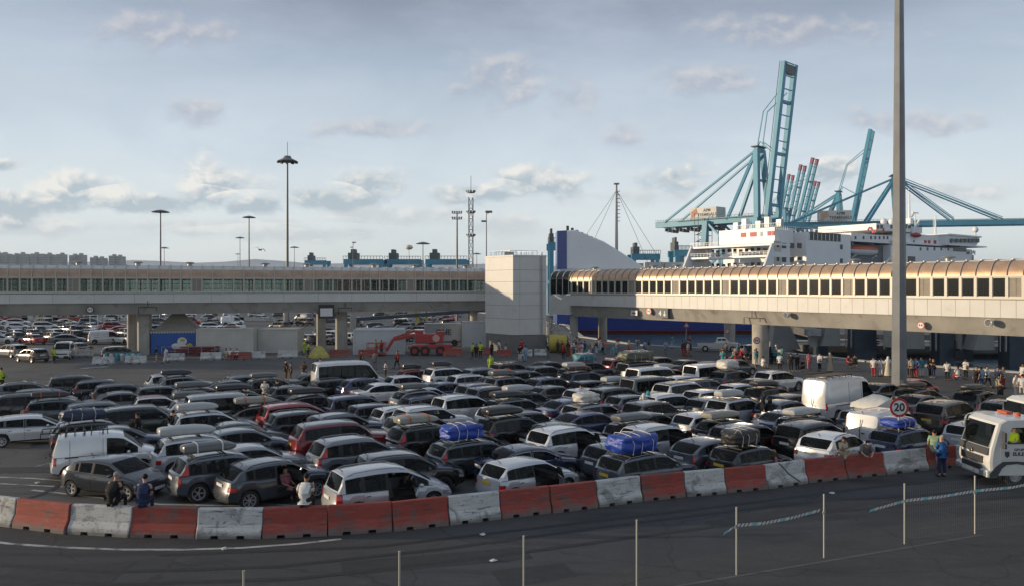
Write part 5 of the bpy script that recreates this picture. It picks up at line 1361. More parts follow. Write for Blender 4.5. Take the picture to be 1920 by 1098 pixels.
def person(x,y,shirt,trou,kind,where,rz=None,robe=False,h=1.0,base=None,D=None,z=0.,hair='black',label=None,group='people waiting around the car park'):
    T=person_tpl(kind,robe)
    p=base if base is not None else (gp(x,y) if D is None else Vector(((x-CX)*D/F,D,z)))
    rz=rnd.uniform(0,360) if rz is None else rz
    sk=rnd.choice([(.42,.24,.16),(.34,.19,.12),(.25,.13,.08),(.48,.29,.20)])
    def pf(o):
        n=o.name.split('.')[0]
        c={'shirt':PC[shirt],'trousers':PC[trou],'robe':PC[trou],'headscarf':PC[shirt],'hair':{'black':(.012,.010,.009),'grey':(.25,.25,.25),'blond':(.28,.17,.07)}[hair],'shoe':PC['black'] if shirt!='black' else (.4,.4,.4),'eye':(0,0,0)}.get(n,sk)
        o.color=(*c,1)
    sc=h*rnd.uniform(.97,1.03)
    c,mp=T.spawn('person',p,R(rz),(sc,sc,sc),pf); c.color=(*sk,1)
    wd={'walk':'walking','sit':'sitting','sitlean':'sitting','lean':'leaning forward','crouch':'crouching','folded':'arms folded','phone':'one hand raised','hip':'hand on hip'}.get(kind,'standing')
    who='child' if h<.8 else 'person'
    if label is None:
        cl=f"{CWD[shirt]} headscarf and long {CWD[trou]} robe" if robe else (f"{CWD[shirt]} top and {CWD[trou]} trousers" if shirt!=trou else f"{CWD[shirt]} clothes")
        label=f"{who} in {cl} {wd} {where}"
    if len(label.split())>16: label=label.replace('with one','one').replace('facing the water','');
    if len(label.split())>16: label=' '.join(label.replace('long ','').replace('standing ','').replace(' and ',', ').replace('in front of the','before the').replace('in the crowd','in crowd').replace('one hand raised','waving').replace('hand on hip','').replace('dark blue','navy').replace('pale blue','sky-blue').replace(' top',' shirt').replace('green trousers','trousers').replace('in crowd before','before').replace('close beside','by').replace('left of the beige robe','by the beige robe').split()); print('LONG',label) if len(label.split())>16 else 0
    tag(c,label,'person',group); return c
# ---------------------------------------------------------------- the cars of the lot
# x, roof y, type, colour, heading, load, place
H0=34
CARS=[
(218,855,'hatch3','dgrey',-17,None,'parked alone behind the leftmost barriers, facing the camera side'),
(515,851,'suv2','dgrey',40,('door',),'with its front door open, behind the barriers in the front row'),
(722,863,'mpv','silver',31,('door',),'with its front door open, next to the red barriers in front'),
(990,857,'hatch','silver',38,('door',),'with open door, right behind the red barriers in the middle'),
(1218,849,'estate','dgrey',33,('bundle','blue',(1.9,1.25,.68)),'at the barriers under a big blue bundle'),
(1402,836,'hatch','black',34,('bundle','black',(1.6,1.0,.62)),'at the barriers with a black bag on its roof'),
(1572,809,'suv2','white',40,None,'at the barriers behind two men, right of the middle'),
(1702,809,'estate','navy',33,('bundle','blue',(1.5,1.1,.42)),'behind the round speed sign'),
(1822,786,'estate2','silver',36,None,'just behind the cab of the white truck'),
(206,806,'smallvan','white',27,('rack',),'with a ladder rack on its roof at the left'),
(64,776,'hatch2','white',29,None,'at the left edge, standing apart from the rest'),
(378,809,'suv','silver',32,('box','lgrey',None,1.15),'between the small white van and the dark car with a strapped box'),
(437,833,'xc','dgrey',36,('box','grey','white',1.0),'second in the front group at left'),
(786,839,'suv3','black',25,None,'nose to the silver people carrier, with its front wheel showing'),
(668,821,'xc','grey',34,None,'between the front silver people carrier and the red off-roader'),
(655,790,'rover','dred',28,None,'with a black roof, in the middle of the three red cars'),
(642,769,'suv2','dgrey',33,None,'squeezed between two red cars'),
(607,756,'mpv','red',33,None,'rearmost of the three red cars'),
(690,739,'mpv','navy',33,None,'behind the rearmost red car'),
(875,819,'estate3','teal',33,('bundle','blue',(1.75,1.1,.62)),'under the left blue bundle'),
(912,805,'hatch3','black',33,None,'showing only its bonnet beyond the car with the left blue bundle'),
(1008,833,'sedan2','navy',27,None,'behind the silver hatchback with the open door'),
(1060,798,'suv','white',37,('door',),'with an open door and a boy in yellow beside it'),
(1180,822,'hatch','dgrey',34,None,'behind the car with the big blue bundle'),
(1335,809,'hatch3','dgrey',35,None,'behind the black car with the bag'),
(1384,789,'estate','black',33,None,'third row back in the middle of the right half'),
(1525,790,'mpv','black',34,None,'behind the white SUV at the barriers'),
(1228,795,'suv','silver',34,('door',),'with open door behind the big blue bundle'),
(1672,767,'custom','white',38,None,'behind the round speed sign'),
(1563,702,'panel','white',34,('rack',),'the largest van, on the right with a roof rack'),
(1785,749,'rover','brown',36,None,'with a yellow number plate, right of the tall mast'),
(660,674,'minibus','white',27,None,'the only minibus, in the back row left of the middle'),
(412,733,'van','lgrey',30,None,'with a long dark side window, in the left half'),
(847,844-53,'xc','black',34,('box','beige','orange',1.05),'between the red off-roader and the left blue bundle'),
(770,758,'estate2','silver',34,None,'right of the three red cars'),
(812,763,'suv','white',33,None,'right of the silver estate near the red cars'),
(775,776,'suv','grey',34,None,'just right of the red off-roader'),
(762,727,'suv2','grey',33,('box','grey',None,.95),'behind the silver estate near the red cars'),
(915,743,'mpv','white',36,None,'in the centre with a black box car beside it'),
(955,770,'suv3','black',35,('box','black',None,1.1),'with a black box behind the man in white'),
(1040,783,'coupe','black',33,None,'behind the white SUV with open door'),
(1025,757,'hatch','white',33,None,'right of the black car with a black box'),
(995,745,'estate','dgrey',34,('box','black',None,1.1),'behind the white hatchback in the centre'),
(905,719,'xc','grey',35,None,'behind the white people carrier in the centre'),
(845,713,'sedan','navy',32,None,'left of the grey SUV in the centre'),
(838,743,'estate2','navy',33,None,'left of the white people carrier in the centre'),
(1005,730,'estate','black',33,('box','lgrey',None,1.05),'with a pale box in the centre of the field'),
(1075,746,'sedan2','navy',33,None,'with sunlit rear window, right of the centre'),
(1120,767,'coupe','navy',32,None,'right of the black coupe'),
(1130,755,'estate2','lgrey',33,('bundle','white',(1.4,1.0,.5)),'carrying white bags and bicycles'),
(1183,783,'estate','black',34,('box','grey',None,1.1),'in front of the brown SUV'),
(1250,754,'suv','brown',36,None,'with upright tail lamps, right of the people in striped cloth'),
(1262,741,'mpv','white',34,None,'behind the brown SUV'),
(1195,731,'mpv','black',34,None,'right of the pale green camper van'),
(1265,716,'rover','white',33,None,'with a black roof, in the right half'),
(1335,777,'hatch3','black',36,('box','beige',None,1.15),'with a flat beige box, right of the brown SUV'),
(1395,746,'suv','silver',35,('box','lgrey',None,1.0),'with a pale box, beside the group in black'),
(1498,755,'suv2','navy',34,None,'left of the open car boot'),
(1527,777,'estate','dgrey',33,('box','lgrey',None,1.1),'with a pale box in front of the largest van'),
(1327,728,'hatch','white',34,None,'behind the SUV with a pale box on the right'),
(1335,708,'estate2','navy',33,None,'right of the white off-roader with black roof'),
(1392,719,'hatch','silver',33,None,'left of the largest van, in the back part'),
(1448,722,'suv3','black',33,('box','black',None,1.05),'touching the rear of the largest van'),
(1440,691,'suv','white',33,None,'in front of the thick round column'),
(1345,683,'van','white',33,None,'left of the thick round column'),
(1225,685,'van','white',33,None,'in the back rows below the blue ship'),
(1218,678,'van','dgrey',33,('bundle','green',(3.0,1.5,.75)),'under a long green tarpaulin load'),
(1195,703,'van','teal',33,None,'a camper in the back rows right of the middle'),
(1135,722,'sedan','black',33,('box','lgrey',None,1.05),'in front of the grey green camper van'),
(1108,726,'hatch','silver',33,None,'left of the black car with a pale box near the camper van'),
(1055,723,'hatch3','brown',34,None,'in the middle rows right of the centre'),
(1048,709,'suv2','navy',33,None,'behind the brown hatchback'),
(1100,698,'suv3','navy',33,('box','black','orange',1.1),'with a black box and red straps in the back rows'),
(980,707,'suv','grey',33,('box','grey','orange',1.05),'in the back rows just left of the centre'),
(985,691,'estate','dgrey',33,None,'behind the one with the strapped box near the tower'),
(1042,686,'hatch','teal',33,None,'near the back edge right of the tower'),
(1030,676,'sedan','black',33,None,'farthest back just right of the tower'),
(1072,684,'estate','black',33,('box','lgrey',None,1.0),'farthest back with a pale box'),
(1112,677,'suv','dgrey',33,('bundle','teal',(2.0,1.3,.6)),'under a checked blue green bundle'),
(962,679,'suv3','black',33,('bars',),'in front of the white tower base'),
(918,689,'suv','bgrey',33,None,'left of the car in front of the tower base'),
(888,699,'estate2','white',33,None,'in the back rows left of the tower'),
(845,687,'suv','white',33,('box','black',None,.85),'with a short black box in the back row'),
(797,695,'hatch','dred',33,('box','black',None,.85),'in the back row, right of the minibus'),
(755,699,'hatch','white',33,None,'right of the minibus'),
(692,711,'suv2','navy',34,None,'right in front of the minibus'),
(628,711,'estate3','black',33,None,'left front of the minibus'),
(588,697,'sedan','dgrey',33,None,'touching the left side of the minibus'),
(592,739,'hatch3','black',33,('box','black',None,1.1),'behind the rear red car to its left'),
(548,723,'hatch','green',36,None,'beside the man in white with his back turned'),
(520,706,'suv','black',33,('box','grey',None,.95),'in the back row left of the minibus'),
(462,701,'estate','bgrey',33,None,'in the back row near the grey boxes'),
(468,731,'estate2','black',33,('box','black',None,1.1),'behind the beige boxed saloon'),
(497,759,'sedan','brown',28,('box','beige','orange',1.1),'with a strapped beige box, left of the red cars'),
(480,786,'sedan2','black',30,None,'in front of the brown saloon'),
(478,802,'hatch3','dgrey',32,None,'between the black saloon and the strapped grey box'),
(500,818,'sedan','lgrey',30,None,'hidden behind the car with a strapped grey box'),
(392,770,'suv','silver',32,('box','lgrey',None,1.0),'in the left middle behind the one with a long pale box'),
(388,748,'hatch','silver',32,('box','grey',None,1.0),'in front of the long light grey van') ,
(385,726,'estate','black',33,('box','grey',None,1.05),'left in the back rows with a grey box'),
(365,702,'suv2','grey',33,('box','black',None,1.05),'in the back row at left with a black box'),
(308,700,'suv','white',31,None,'in the back row at left'),
(240,716,'estate','dgrey',31,None,'in the back rows at left'),
(212,709,'estate3','dgrey',32,None,'third from the left in the back row'),
(150,704,'mpv','black',31,None,'second from the left in the back row'),
(70,712,'suv2','dgrey',30,None,'leftmost of the back row'),
(62,736,'suv3','black',30,None,'leftmost of the second row'),
(82,727,'hatch','dgrey',30,None,'between the two leftmost rows'),
(128,744,'estate3','teal',30,('box','black','orange',1.0),'near the left edge with a red strapped box'),
(232,734,'sedan','dgrey',31,None,'left of the little white car with a red roof'),
(296,741,'fiat','white',30,None,'with a red fabric roof'),
(205,750,'estate3','dgrey',31,None,'left middle, behind the navy wrapped bundle'),
(196,781,'estate','black',30,('bundle','navy',(1.9,.9,.5)),'under a navy wrapped bundle behind the small white van'),
(272,762,'rover','green',30,None,'boxy, in front of the small white red-roofed car'),
(268,787,'sedan','navy',29,None,'right beyond the roof of the small white van'),
(1640,770,'estate','dgrey',33,None,'between the two large white vans'),
(1655,716,'sedan','dgrey',33,None,'just left of the foot of the tall mast'),
(1712,709,'hatch','red',33,None,'bright against the foot of the tall mast'),
(1745,727,'estate2','black',34,('box','black',None,1.1),'right of the tall mast with a black box'),
(1722,737,'sedan','brown',34,None,'right of the foot of the tall mast'),
(1818,728,'suv3','black',36,('box','black',None,1.1),'far right with a black box'),
(1885,748,'suv2','dgrey',36,None,'at the right edge above the truck cab'),
(1868,772,'hatch','silver',36,None,'above the truck cab at the right'),
(1325,686,'estate','black',33,('box','lgrey',None,1.0),'in the back rows left of the white crew van'),
(1375,692,'suv3','dgrey',33,('bundle','white',(1.5,1.2,.65)),'with a white wrapped load near the thick column'),
(1278,690,'hatch','navy',33,('box','lgrey',None,.9),'in the back rows with a small pale box'),
(1400,704,'sedan','dgrey',33,None,'right of the white crew van'),
(1285,703,'hatch','silver',33,None,'in front of the small pale box'),
(1240,667,'hatch','dgrey',33,None,'farthest back row right of the middle'),
(1290,672,'sedan','black',33,None,'farthest back row near the warning triangle'),
(1165,671,'suv','dred',33,('bars',),'farthest back row below the blue ship bow'),
(1380,672,'hatch','dgrey',33,None,'farthest back row left of the thick column'),
(945,727,'suv3','dgrey',33,None,'between the grey SUV and the pale box in the centre'),
(820,727,'hatch','silver',33,None,'left of the centre between dark saloons'),
(735,713,'sedan','white',33,None,'between the minibus and the dark saloon'),
(720,753,'hatch','black',33,None,'just right of the dark blue people carrier'),
(560,770,'estate','black',31,None,'left of the red cars, half hidden'),
(1460,768,'sedan','navy',34,None,'behind the group in black clothes'),
(1290,765,'hatch','lgrey',34,None,'right of the brown SUV'),
(1165,742,'hatch','dgrey',34,None,'between the bicycles and the black people carrier'),
(1500,738,'hatch','dgrey',34,None,'hidden at the back of the largest van'),
(330,720,'hatch','dgrey',31,None,'behind the little white car with a red roof'),
(425,715,'sedan','black',32,None,'behind the light grey van roof'),
(1090,712,'hatch','black',33,None,'in front of the red strapped black box'),
(930,708,'sedan','black',33,None,'left of the strapped grey box in the back rows'),
(1010,770,'hatch','dgrey',33,None,'hidden between the black coupe and the black box'),
(1310,745,'estate','dgrey',34,None,'left of the silver SUV with a pale box'),
(1230,770,'sedan','dgrey',34,None,'in front of the brown SUV to its left'),
]
place=[]
for c in CARS:
    x,y,ty,col,hd,load,ph=c; T=tpl(ty); k=(y-HY)/(HC-T.H); D=F/k
    place.append([ (x-CX)*D/F, D, R(hd), T, c ])
# relax so that no two touch
def circ(p):
    L=p[3].P['L']; n=4; ux,uy=math.cos(p[2]),math.sin(p[2]); W_=p[3].P['W']
    return [(p[0]+ux*(L/2-W_)*t,p[1]+uy*(L/2-W_)*t,W_) for t in(-1,-.33,.33,1)]
fixed=11
for it in range(160):
    mv=False
    cs=[circ(p) for p in place]
    for i in range(len(place)):
        for j in range(i+1,len(place)):
            if abs(place[i][0]-place[j][0])>7 or abs(place[i][1]-place[j][1])>7: continue
            best=0;bd=None
            for a in cs[i]:
                for b in cs[j]:
                    dx,dy=b[0]-a[0],b[1]-a[1]; d=math.hypot(dx,dy); pen=a[2]+b[2]+.16-d
                    if pen>best: best=pen; bd=(dx/(d+1e-6),dy/(d+1e-6))
            if best>.01:
                wi=.12 if i<fixed else .5; wj=.12 if j<fixed else .5; s=wi+wj
                # prefer pushing along the viewing direction
                dx,dy=bd; dy*=1.6; n_=math.hypot(dx,dy); dx/=n_;dy/=n_
                for q_,w_,sg in((i,wi/s,-1),(j,wj/s,1)):
                    place[q_][0]+=sg*dx*best*w_*.7; place[q_][1]+=sg*dy*best*w_*.7
                mv=True
    for i,p in enumerate(place):
        for a in circ(p):
            for u,v in zip(BL,BL[1:]):
                if min(u.x,v.x)-.5<=a[0]<=max(u.x,v.x)+.5:
                    yl=u.y+(v.y-u.y)*max(0,min(1,(a[0]-u.x)/(v.x-u.x)))+.75
                    if a[1]-a[2]<yl: p[1]+=(yl-a[1]+a[2])*.6; mv=True
    if not mv: break
_used={}
BN=[]
straw={'orange':(.5,.09,.02),'white':(.6,.6,.6)}
bcol=dict(black=(.012,.012,.013),grey=(.10,.105,.105),lgrey=(.36,.37,.36),beige=(.24,.23,.185))
loadcol=dict(blue=(.012,.05,.32),black=(.02,.019,.018),navy=(.02,.03,.07),green=(.09,.10,.07),teal=(.05,.17,.22),white=(.55,.53,.48))
def special(name,ty,par,T,mp): pass
railmesh={}
for X,D,hd,T,c in place:
    x,y,ty,col,_,load,ph=c; k=F/D
    skip=set()
    if k<23: skip|={'steering_wheel','brake_disc','wiper','aerial','door_handle','dashboard'}
    jit=1+rnd.uniform(-.025,.025)
    pc=CC[col]; ds=rnd.uniform(.85,1.15) if col not in('dgrey','grey','lgrey','navy') else rnd.uniform(1.0,2.5); pc=tuple(v*ds if col!='white' else v*min(ds,1.05) for v in pc)
    blackroof=(col=='dred' and ty=='rover') or (col=='white' and ty=='rover')
    def pf(o):
        n=o.name.split('.')[0]
        if n in PAINTED: o.color=(*pc,1)
        if n=='roof' and blackroof: o.color=(.012,.012,.013,1)
        if n=='roof' and ty=='fiat': o.color=(.22,.015,.02,1)
        if n=='cladding' and o.data.materials[0]==paint: o.color=(*pc,1)
    car,mp=T.spawn('parked_van' if ty in('smallvan','van','custom','panel') else ('minibus' if ty=='minibus' else 'parked_car'),(X,D,0),hd,(jit,1,jit),pf,skip)
    if (x,y) in((990,857),(1218,849),(1785,749),(655,790),(1402,836)):
        for o,d in mp.items():
            if o.name.startswith('number_plate'): d.material_slots[0].link='OBJECT'; d.material_slots[0].material=platey
    cat='van' if ty in('smallvan','van','custom','panel') else ('minibus' if ty=='minibus' else 'car')
    base=f"{CW[col]} {TW[ty]}"
    if len(f'{base} {ph}'.split())>16: print('LONG',base,ph)
    tag(car,f"{base} {ph}",cat,'vehicles parked in the waiting lot')
    c_=car
    if load and load[0]=='door':
        for o,d in mp.items():
            if o.name.split('.')[0]=='door' and o.location.y<0 and o.location.x>.3:
                d.rotation_euler=(0,0,R(62)); d['label']='open front door'
    if load and load[0] in('box','bundle','bars','rack'):
        m=MB(); zt=T.H; W_=T.P['W']; xs_=(-.75,.35) if load[0]!='rack' else (-1.6,-.9,-.2,.5)
        off=(T.P['rr']+T.P['rf'])/2-T.P['L']/2
        for xx in xs_: m.beam((off+xx,-W_*.72,T.zt(T.P['L']/2+off+xx)+.045),(off+xx,W_*.72,T.zt(T.P['L']/2+off+xx)+.045),.06,.035)
        if load[0]=='rack':
            for s in(-1,1): m.beam((off-1.8,s*W_*.7,zt+.16),(off+.7,s*W_*.7,zt+.16),.04); 
            for kx in range(9): m.beam((off-1.8+kx*.31,-W_*.7,zt+.14),(off-1.8+kx*.31,W_*.7,zt+.14),.03)
            for kx in range(5):
                for s in(-1,1): m.beam((off-1.8+kx*.62,s*W_*.7,zt-.02),(off-1.8+kx*.62,s*W_*.7,zt+.16),.03)
        if load[0]=='bars':
            for s in(-1,1): m.beam((off-.9,s*.45,zt+.08),(off+1.0,s*.2,zt+.10),.09,.05)
        m.build('roof_bar' if load[0]!='rack' else 'roof_rack',steel if load[0]=='bars' else black,car)
        short=f"{base} {ph}".split()[:9]
        if load[0]=='box':
            st=straw[load[2]] if load[2] else None; s=load[3]
            wd_=dict(black='black',grey='grey',lgrey='pale grey',beige='beige')[load[1]]
            roofbox(car,T,off-.1,bcol[load[1]],st,f"{wd_} roof box{' with straps' if st else ''} on the {' '.join(short)}",(s,rnd.choice([.95,1.08,1.15]),rnd.uniform(.85,1.1)))
        if load[0]=='bundle':
            bundle(car,T,off-.1,loadcol[load[1]],f"{dict(black='black bag',blue='blue tarpaulin bundle',navy='navy wrapped roll',green='long green tarpaulin load',teal='checked blue green bundle',white='white wrapped load')[load[1]]} tied on the {' '.join(short)}",load[2],seed=int(x))
# ---------------------------------------------------------------- concrete barriers
def barmat(name,col,chip):
    m=bpy.data.materials.new(name); m.use_nodes=True; nt=m.node_tree; b=nt.nodes['Principled BSDF']
    t=N(nt,'ShaderNodeTexCoord'); oi=N(nt,'ShaderNodeObjectInfo'); ad=N(nt,'ShaderNodeVectorMath',operation='ADD'); lk(nt,t.outputs['Object'],ad.inputs[0])
    cm=N(nt,'ShaderNodeCombineXYZ'); lk(nt,mth(nt,'MULTIPLY',oi.outputs['Random'],60),cm.inputs[0]); lk(nt,cm.outputs[0],ad.inputs[1]); v=ad.outputs[0]
    n1=noise(nt,v,2.0,6,.65,.4); n2=noise(nt,v,9,5,.7); n3=noise(nt,v,1.1,5,.6,1.0)
    c=mixc(nt,ramp(nt,n1,[(.4,0),(.7,.35)]),col,tuple(x*.55 for x in col))
    mp=N(nt,'ShaderNodeMapping'); mp.inputs['Scale'].default_value=(.5,1,5); lk(nt,v,mp.inputs[0]); n4=noise(nt,mp.outputs[0],2.2,7,.7,.6)
    c=mixc(nt,ramp(nt,n4,[(.54,0),(.64,.6)]),c,tuple(min(1,x*1.1+.05) for x in col))
    c=mixc(nt,ramp(nt,n3,[(.53,0),(.62,.6)]),c,(.10,.095,.085))
    c=mixc(nt,ramp(nt,n4,[(.36,.75),(.43,0)]),c,(.05,.046,.042))
    c=mixc(nt,ramp(nt,n2,[(chip,0),(chip+.04,.95)]),c,(.14,.13,.12))
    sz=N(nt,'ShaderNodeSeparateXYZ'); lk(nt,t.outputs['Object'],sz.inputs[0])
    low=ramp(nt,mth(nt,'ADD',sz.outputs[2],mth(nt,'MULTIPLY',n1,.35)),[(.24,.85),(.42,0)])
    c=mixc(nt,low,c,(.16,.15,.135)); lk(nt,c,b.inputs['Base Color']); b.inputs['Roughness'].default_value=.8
    bp=N(nt,'ShaderNodeBump'); bp.inputs['Strength'].default_value=.35; bp.inputs['Distance'].default_value=.02; lk(nt,n2,bp.inputs['Height']); lk(nt,bp.outputs[0],b.inputs['Normal'])
    return m
barR=barmat('barrier_red_paint',(.29,.052,.036),.62); barW=barmat('barrier_white_paint',(.50,.50,.48),.60)
def barrier_mesh(L,h=.92,notch=True):
    prof=[(-.30,0),(-.30,.10),(-.27,.22),(-.15,.42),(-.10,h-.03),(-.07,h),(.07,h),(.10,h-.03),(.15,.42),(.27,.22),(.30,.10),(.30,0)]
    m=MB(); rings=[]
    xs=[0,.03,.22*L,.23*L,.34*L,.35*L,.62*L,.63*L,.74*L,.75*L,L-.03,L]
    for x in xs:
        f=x/L; nt_=notch and (.225*L<=x<=.345*L or .625*L<=x<=.745*L); e=.93 if x in(0,L) else 1
        rings.append([(x-L/2,y*e,(z if z>.11 or not nt_ else (.11 if z<.05 else .115))*(1 if e==1 or z<h-.05 else .99)) for y,z in prof])
    m.loft(rings); return m
BCOL='WRWRWRRRWRRWRWRWRRWRW'
BLAB=['white barrier cut by the left edge of the picture','red barrier, leftmost red one in the front row','scraped white barrier beneath the person with grey hair','worn red barrier with bare concrete patches beneath the man in dark blue','long white chipped barrier between a red one and the red one with a sitting man','red barrier on which the man in the white t-shirt sits','red barrier below the rear of the silver people carrier','red barrier below the open door of the silver people carrier','white barrier in front of the black SUV front wheel','red barrier below the rear of the silver hatchback with open door','red barrier below the open door of the silver hatchback','white barrier left of the dark car under the big blue bundle','red barrier directly below the big blue bundle','white barrier right of the dark car under the big blue bundle','red barrier below the black car with a bag','cracked white barrier beside the woman in a pink headscarf','red barrier below the rear of the white SUV','red barrier the two young men lean on','white barrier at the foot of the round speed sign','red barrier behind the man in the blue jacket','white barrier half hidden by the truck cab']
BOBJ=[]
for i,(a,b) in enumerate(zip(BL,BL[1:])):
    d=(b-a); L=d.length-.05; m=barrier_mesh(L)
    o=m.build('concrete_barrier',barR if BCOL[i]=='R' else barW,smooth=None,bev=.015); nrm=Vector((-d.y,d.x,0)).normalized()
    o.location=(a+b)/2+nrm*.30; o.location+=nrm*rnd.uniform(-.04,.04); o.rotation_euler=(rnd.uniform(-.012,.012),rnd.uniform(-.006,.006),math.atan2(d.y,d.x)+rnd.uniform(-.02,.02)); tag(o,BLAB[i],'barrier','front row of painted concrete barriers'); BOBJ.append(o)
    if i==15:
        MB().path([(-.35,-.112,.93),(-.1,-.135,.70),(.1,-.17,.48),(.35,-.26,.30),(.6,-.31,.12)],.018,5).build('crack',black,o)
def smallbar(x,y,col,lab,L=1.9,D=None,rz=None,notch=True):
    m=barrier_mesh(L,.85,notch); o=m.build('concrete_barrier',barR if col=='R' else barW,bev=.015); p=gp(x,y); o.location=p; o.rotation_euler=(0,0,R(rnd.uniform(-4,8)) if rz is None else R(rz)); tag(o,lab,'barrier','barriers under the walkways')
for x,y,c,l in((194,683,'W','white barrier leftmost of the row under the left walkway'),(255,681,'W','white barrier just below the left pier'),(327,676,'W','white barrier in front of the blue tent'),(396,674,'W','white barrier in front of the first pale container'),(452,673,'R','red barrier between white ones under the left walkway'),(479,672,'W','white barrier before the gap between the two containers'),(540,670,'W','white barrier below the second container'),(636,668,'R','red barrier at the foot of the second pier'),(690,668,'R','red barrier behind the lift basket'),(158,668,'W','white barrier end-on beside the parked white minivan'),(848,666,'R','red barrier by the rear of the red lifting machine')):
    smallbar(x,y,c,l,L=2.2)
for x,y,c,l in((945,668,'R','red barrier in front of the dark tower plinth'),(985,668,'W','white barrier at the tower corner'),(1015,667,'W','white barrier right of the tower corner'),(908,664,'R','orange red barrier left of the tower plinth')): smallbar(x,y,c,l,L=1.6)
# far lot barriers
for i in range(14):
    x=10+i*62; smallbar(x,607,'R' if i%5 in(1,) else 'W',f"{'red' if i%5==1 else 'white'} barrier in the far lot line under the left walkway, number of the run unseen",L=6,notch=False) if False else None
fb=0
for i in range(9):
    m=MB(); m.box((0,0,.5),(8.6,.35,1.0)); c='R' if i in(0,2) else 'W'; o=m.build('barrier_run',barR if c=='R' else barW,bev=.02); p=gp(18+i*58,602); o.location=p
    tag(o,('red ' if c=='R' else 'white ')+'barrier run across the far lot '+['at the left edge','second from left','above the dark hatchback','right of the dark hatchback','beside the round sign post','left of the first pier','behind the blue tent roof','behind the first container','right of the blue tent'][i],'barrier','barrier runs in the far lot')
# ---------------------------------------------------------------- mesh fence, tape
teal2=mat('tape_teal',(.20,.45,.46),.5); tw=mat('tape_white',(.60,.60,.58),.5); tk=mat('tape_black',(.03,.03,.03),.5)
FL=['leftmost short fence post at the bottom edge','second fence post from the left at the bottom edge','third fence post from the left in the foreground','fourth fence post in the foreground road','fence post where the shorter striped tape starts','fence post at the right end of the shorter striped tape','fence post in the middle of the longer striped tape','rightmost fence post in front of the truck wheel','fence post beyond the right edge']
for i,(x,y) in enumerate(PX):
    p=gp(x,y); m=MB().tube((0,0,0),(0,0,1.88),.025,n=10); m.tube((0,0,1.88),(0,0,1.90),.03,n=10)
    o=m.build('fence_post',mat('fence_post_metal',(.42,.42,.38),.45,.4),smooth=40); o.location=p; tag(o,FL[i],'fence post','posts of the wire fence')
    if i in(4,5,6,7):
        MB().box((0,0,1.35),(.075,.075,.06)).build('clamp',steel,o)
def wiremesh(i,j,t0,t1,lab,zs=(.15,1.8)):
    a,b=PL[i],PL[j]; m=MB(); d=b-a; n=int(d.length*(t1-t0)/.09)
    for k in range(n):
        t=t0+(t1-t0)*k/n; p=a+d*t; m.beam((p.x,p.y,zs[0]),(p.x,p.y,zs[1]),.0017)
    for k in range(7): z=zs[0]+(zs[1]-zs[0])*k/6; p=a+d*t0; q_=a+d*t1; m.beam((p.x,p.y,z),(q_.x,q_.y,z),.0017)
    tag(m.build('wire_mesh',steel),lab,'fence')
wiremesh(7,8,0.02,.98,'fine wire mesh panel in front of the truck wheel')
wiremesh(6,7,0.02,.98,'fine wire mesh panel under the longer striped tape')
def tape(pts,lab):
    root=MB(); W_=.085; segs={'w':MB(),'t':MB(),'k':MB()}; L=0; pat=[('t',.20),('w',.12)]+[('k',.035),('w',.09)]*5
    P_=[]; n=200
    for k in range(n+1):
        t=k/n*(len(pts)-1); i=min(int(t),len(pts)-2); f=t-i; P_.append(pts[i].lerp(pts[i+1],f))
    dist=0; pi_=0; rem=pat[0][1]
    for a,b in zip(P_,P_[1:]):
        key=pat[pi_][0]; u=Vector((0,0,W_/2)); sl=Vector((.03,.01,0))
        segs[key].add([a-u-sl,b-u-sl,b+u+sl,a+u+sl],[(0,1,2,3)]); segs[key].add([v+Vector((0,.004,0)) for v in(a-u-sl,b-u-sl,b+u+sl,a+u+sl)],[(3,2,1,0)])
        rem-=(b-a).length
        if rem<0: pi_=(pi_+1)%len(pat); rem=pat[pi_][1]
    base=MB(); mi=[]
    for n_,k_ in enumerate('wtk'): base.add(segs[k_].v,segs[k_].f); mi+=[n_]*len(segs[k_].f)
    me=bpy.data.meshes.new('barrier_tape'); me.from_pydata(base.v,[],base.f)
    for m_ in(tw,teal2,tk): me.materials.append(m_)
    for p_,n_ in zip(me.polygons,mi): p_.material_index=n_
    b_=bmesh.new(); b_.from_mesh(me); bmesh.ops.remove_doubles(b_,verts=b_.verts,dist=.0005); b_.to_mesh(me); b_.free()
    o=bpy.data.objects.new('barrier_tape',me); COL.objects.link(o); tag(o,lab,'tape')
def at(i,t,z): a=PL[i]; b=PL[i+1]; p=a.lerp(b,t); return Vector((p.x,p.y-.03,z))
tape([at(3,.86,1.22),at(4,0,1.40),at(4,.3,1.34),at(4,.6,1.36),at(4,.95,1.45)],'shorter striped tape tied between two fence posts')
tape([at(5,.55,1.22),at(6,0,1.37),at(6,.5,1.36),at(7,0,1.42),at(7,.5,1.40),at(7,1,1.52)],'longer striped tape running to the right edge')
# ---------------------------------------------------------------- tall mast
p=gp(1686,752); root=empty('tall_mast',p); tag(root,'very tall grey octagonal lamp mast rising out of the car park','mast')
m=MB(); rings=[]
for z,r in((0,.50),(8,.45),(20,.36),(42,.17)): rings.append([(r*math.cos(math.pi/4*k+.39),r*math.sin(math.pi/4*k+.39),z) for k in range(8)])
m.loft(rings); m.build('shaft',mat('mast_galvanised',(.19,.20,.21),.55,.15,var=.3,vscale=.35,dirt=((.18,.13,.09),.22,.55,.5)),root)
MB().lathe([(0,0),(.75,0),(.75,.08),(.5,.1)],(0,0,0),12).build('base_plate',steel,root)
MB().box((-.02,-.46,1.2),(.24,.04,.7)).build('hatch',steel,root)
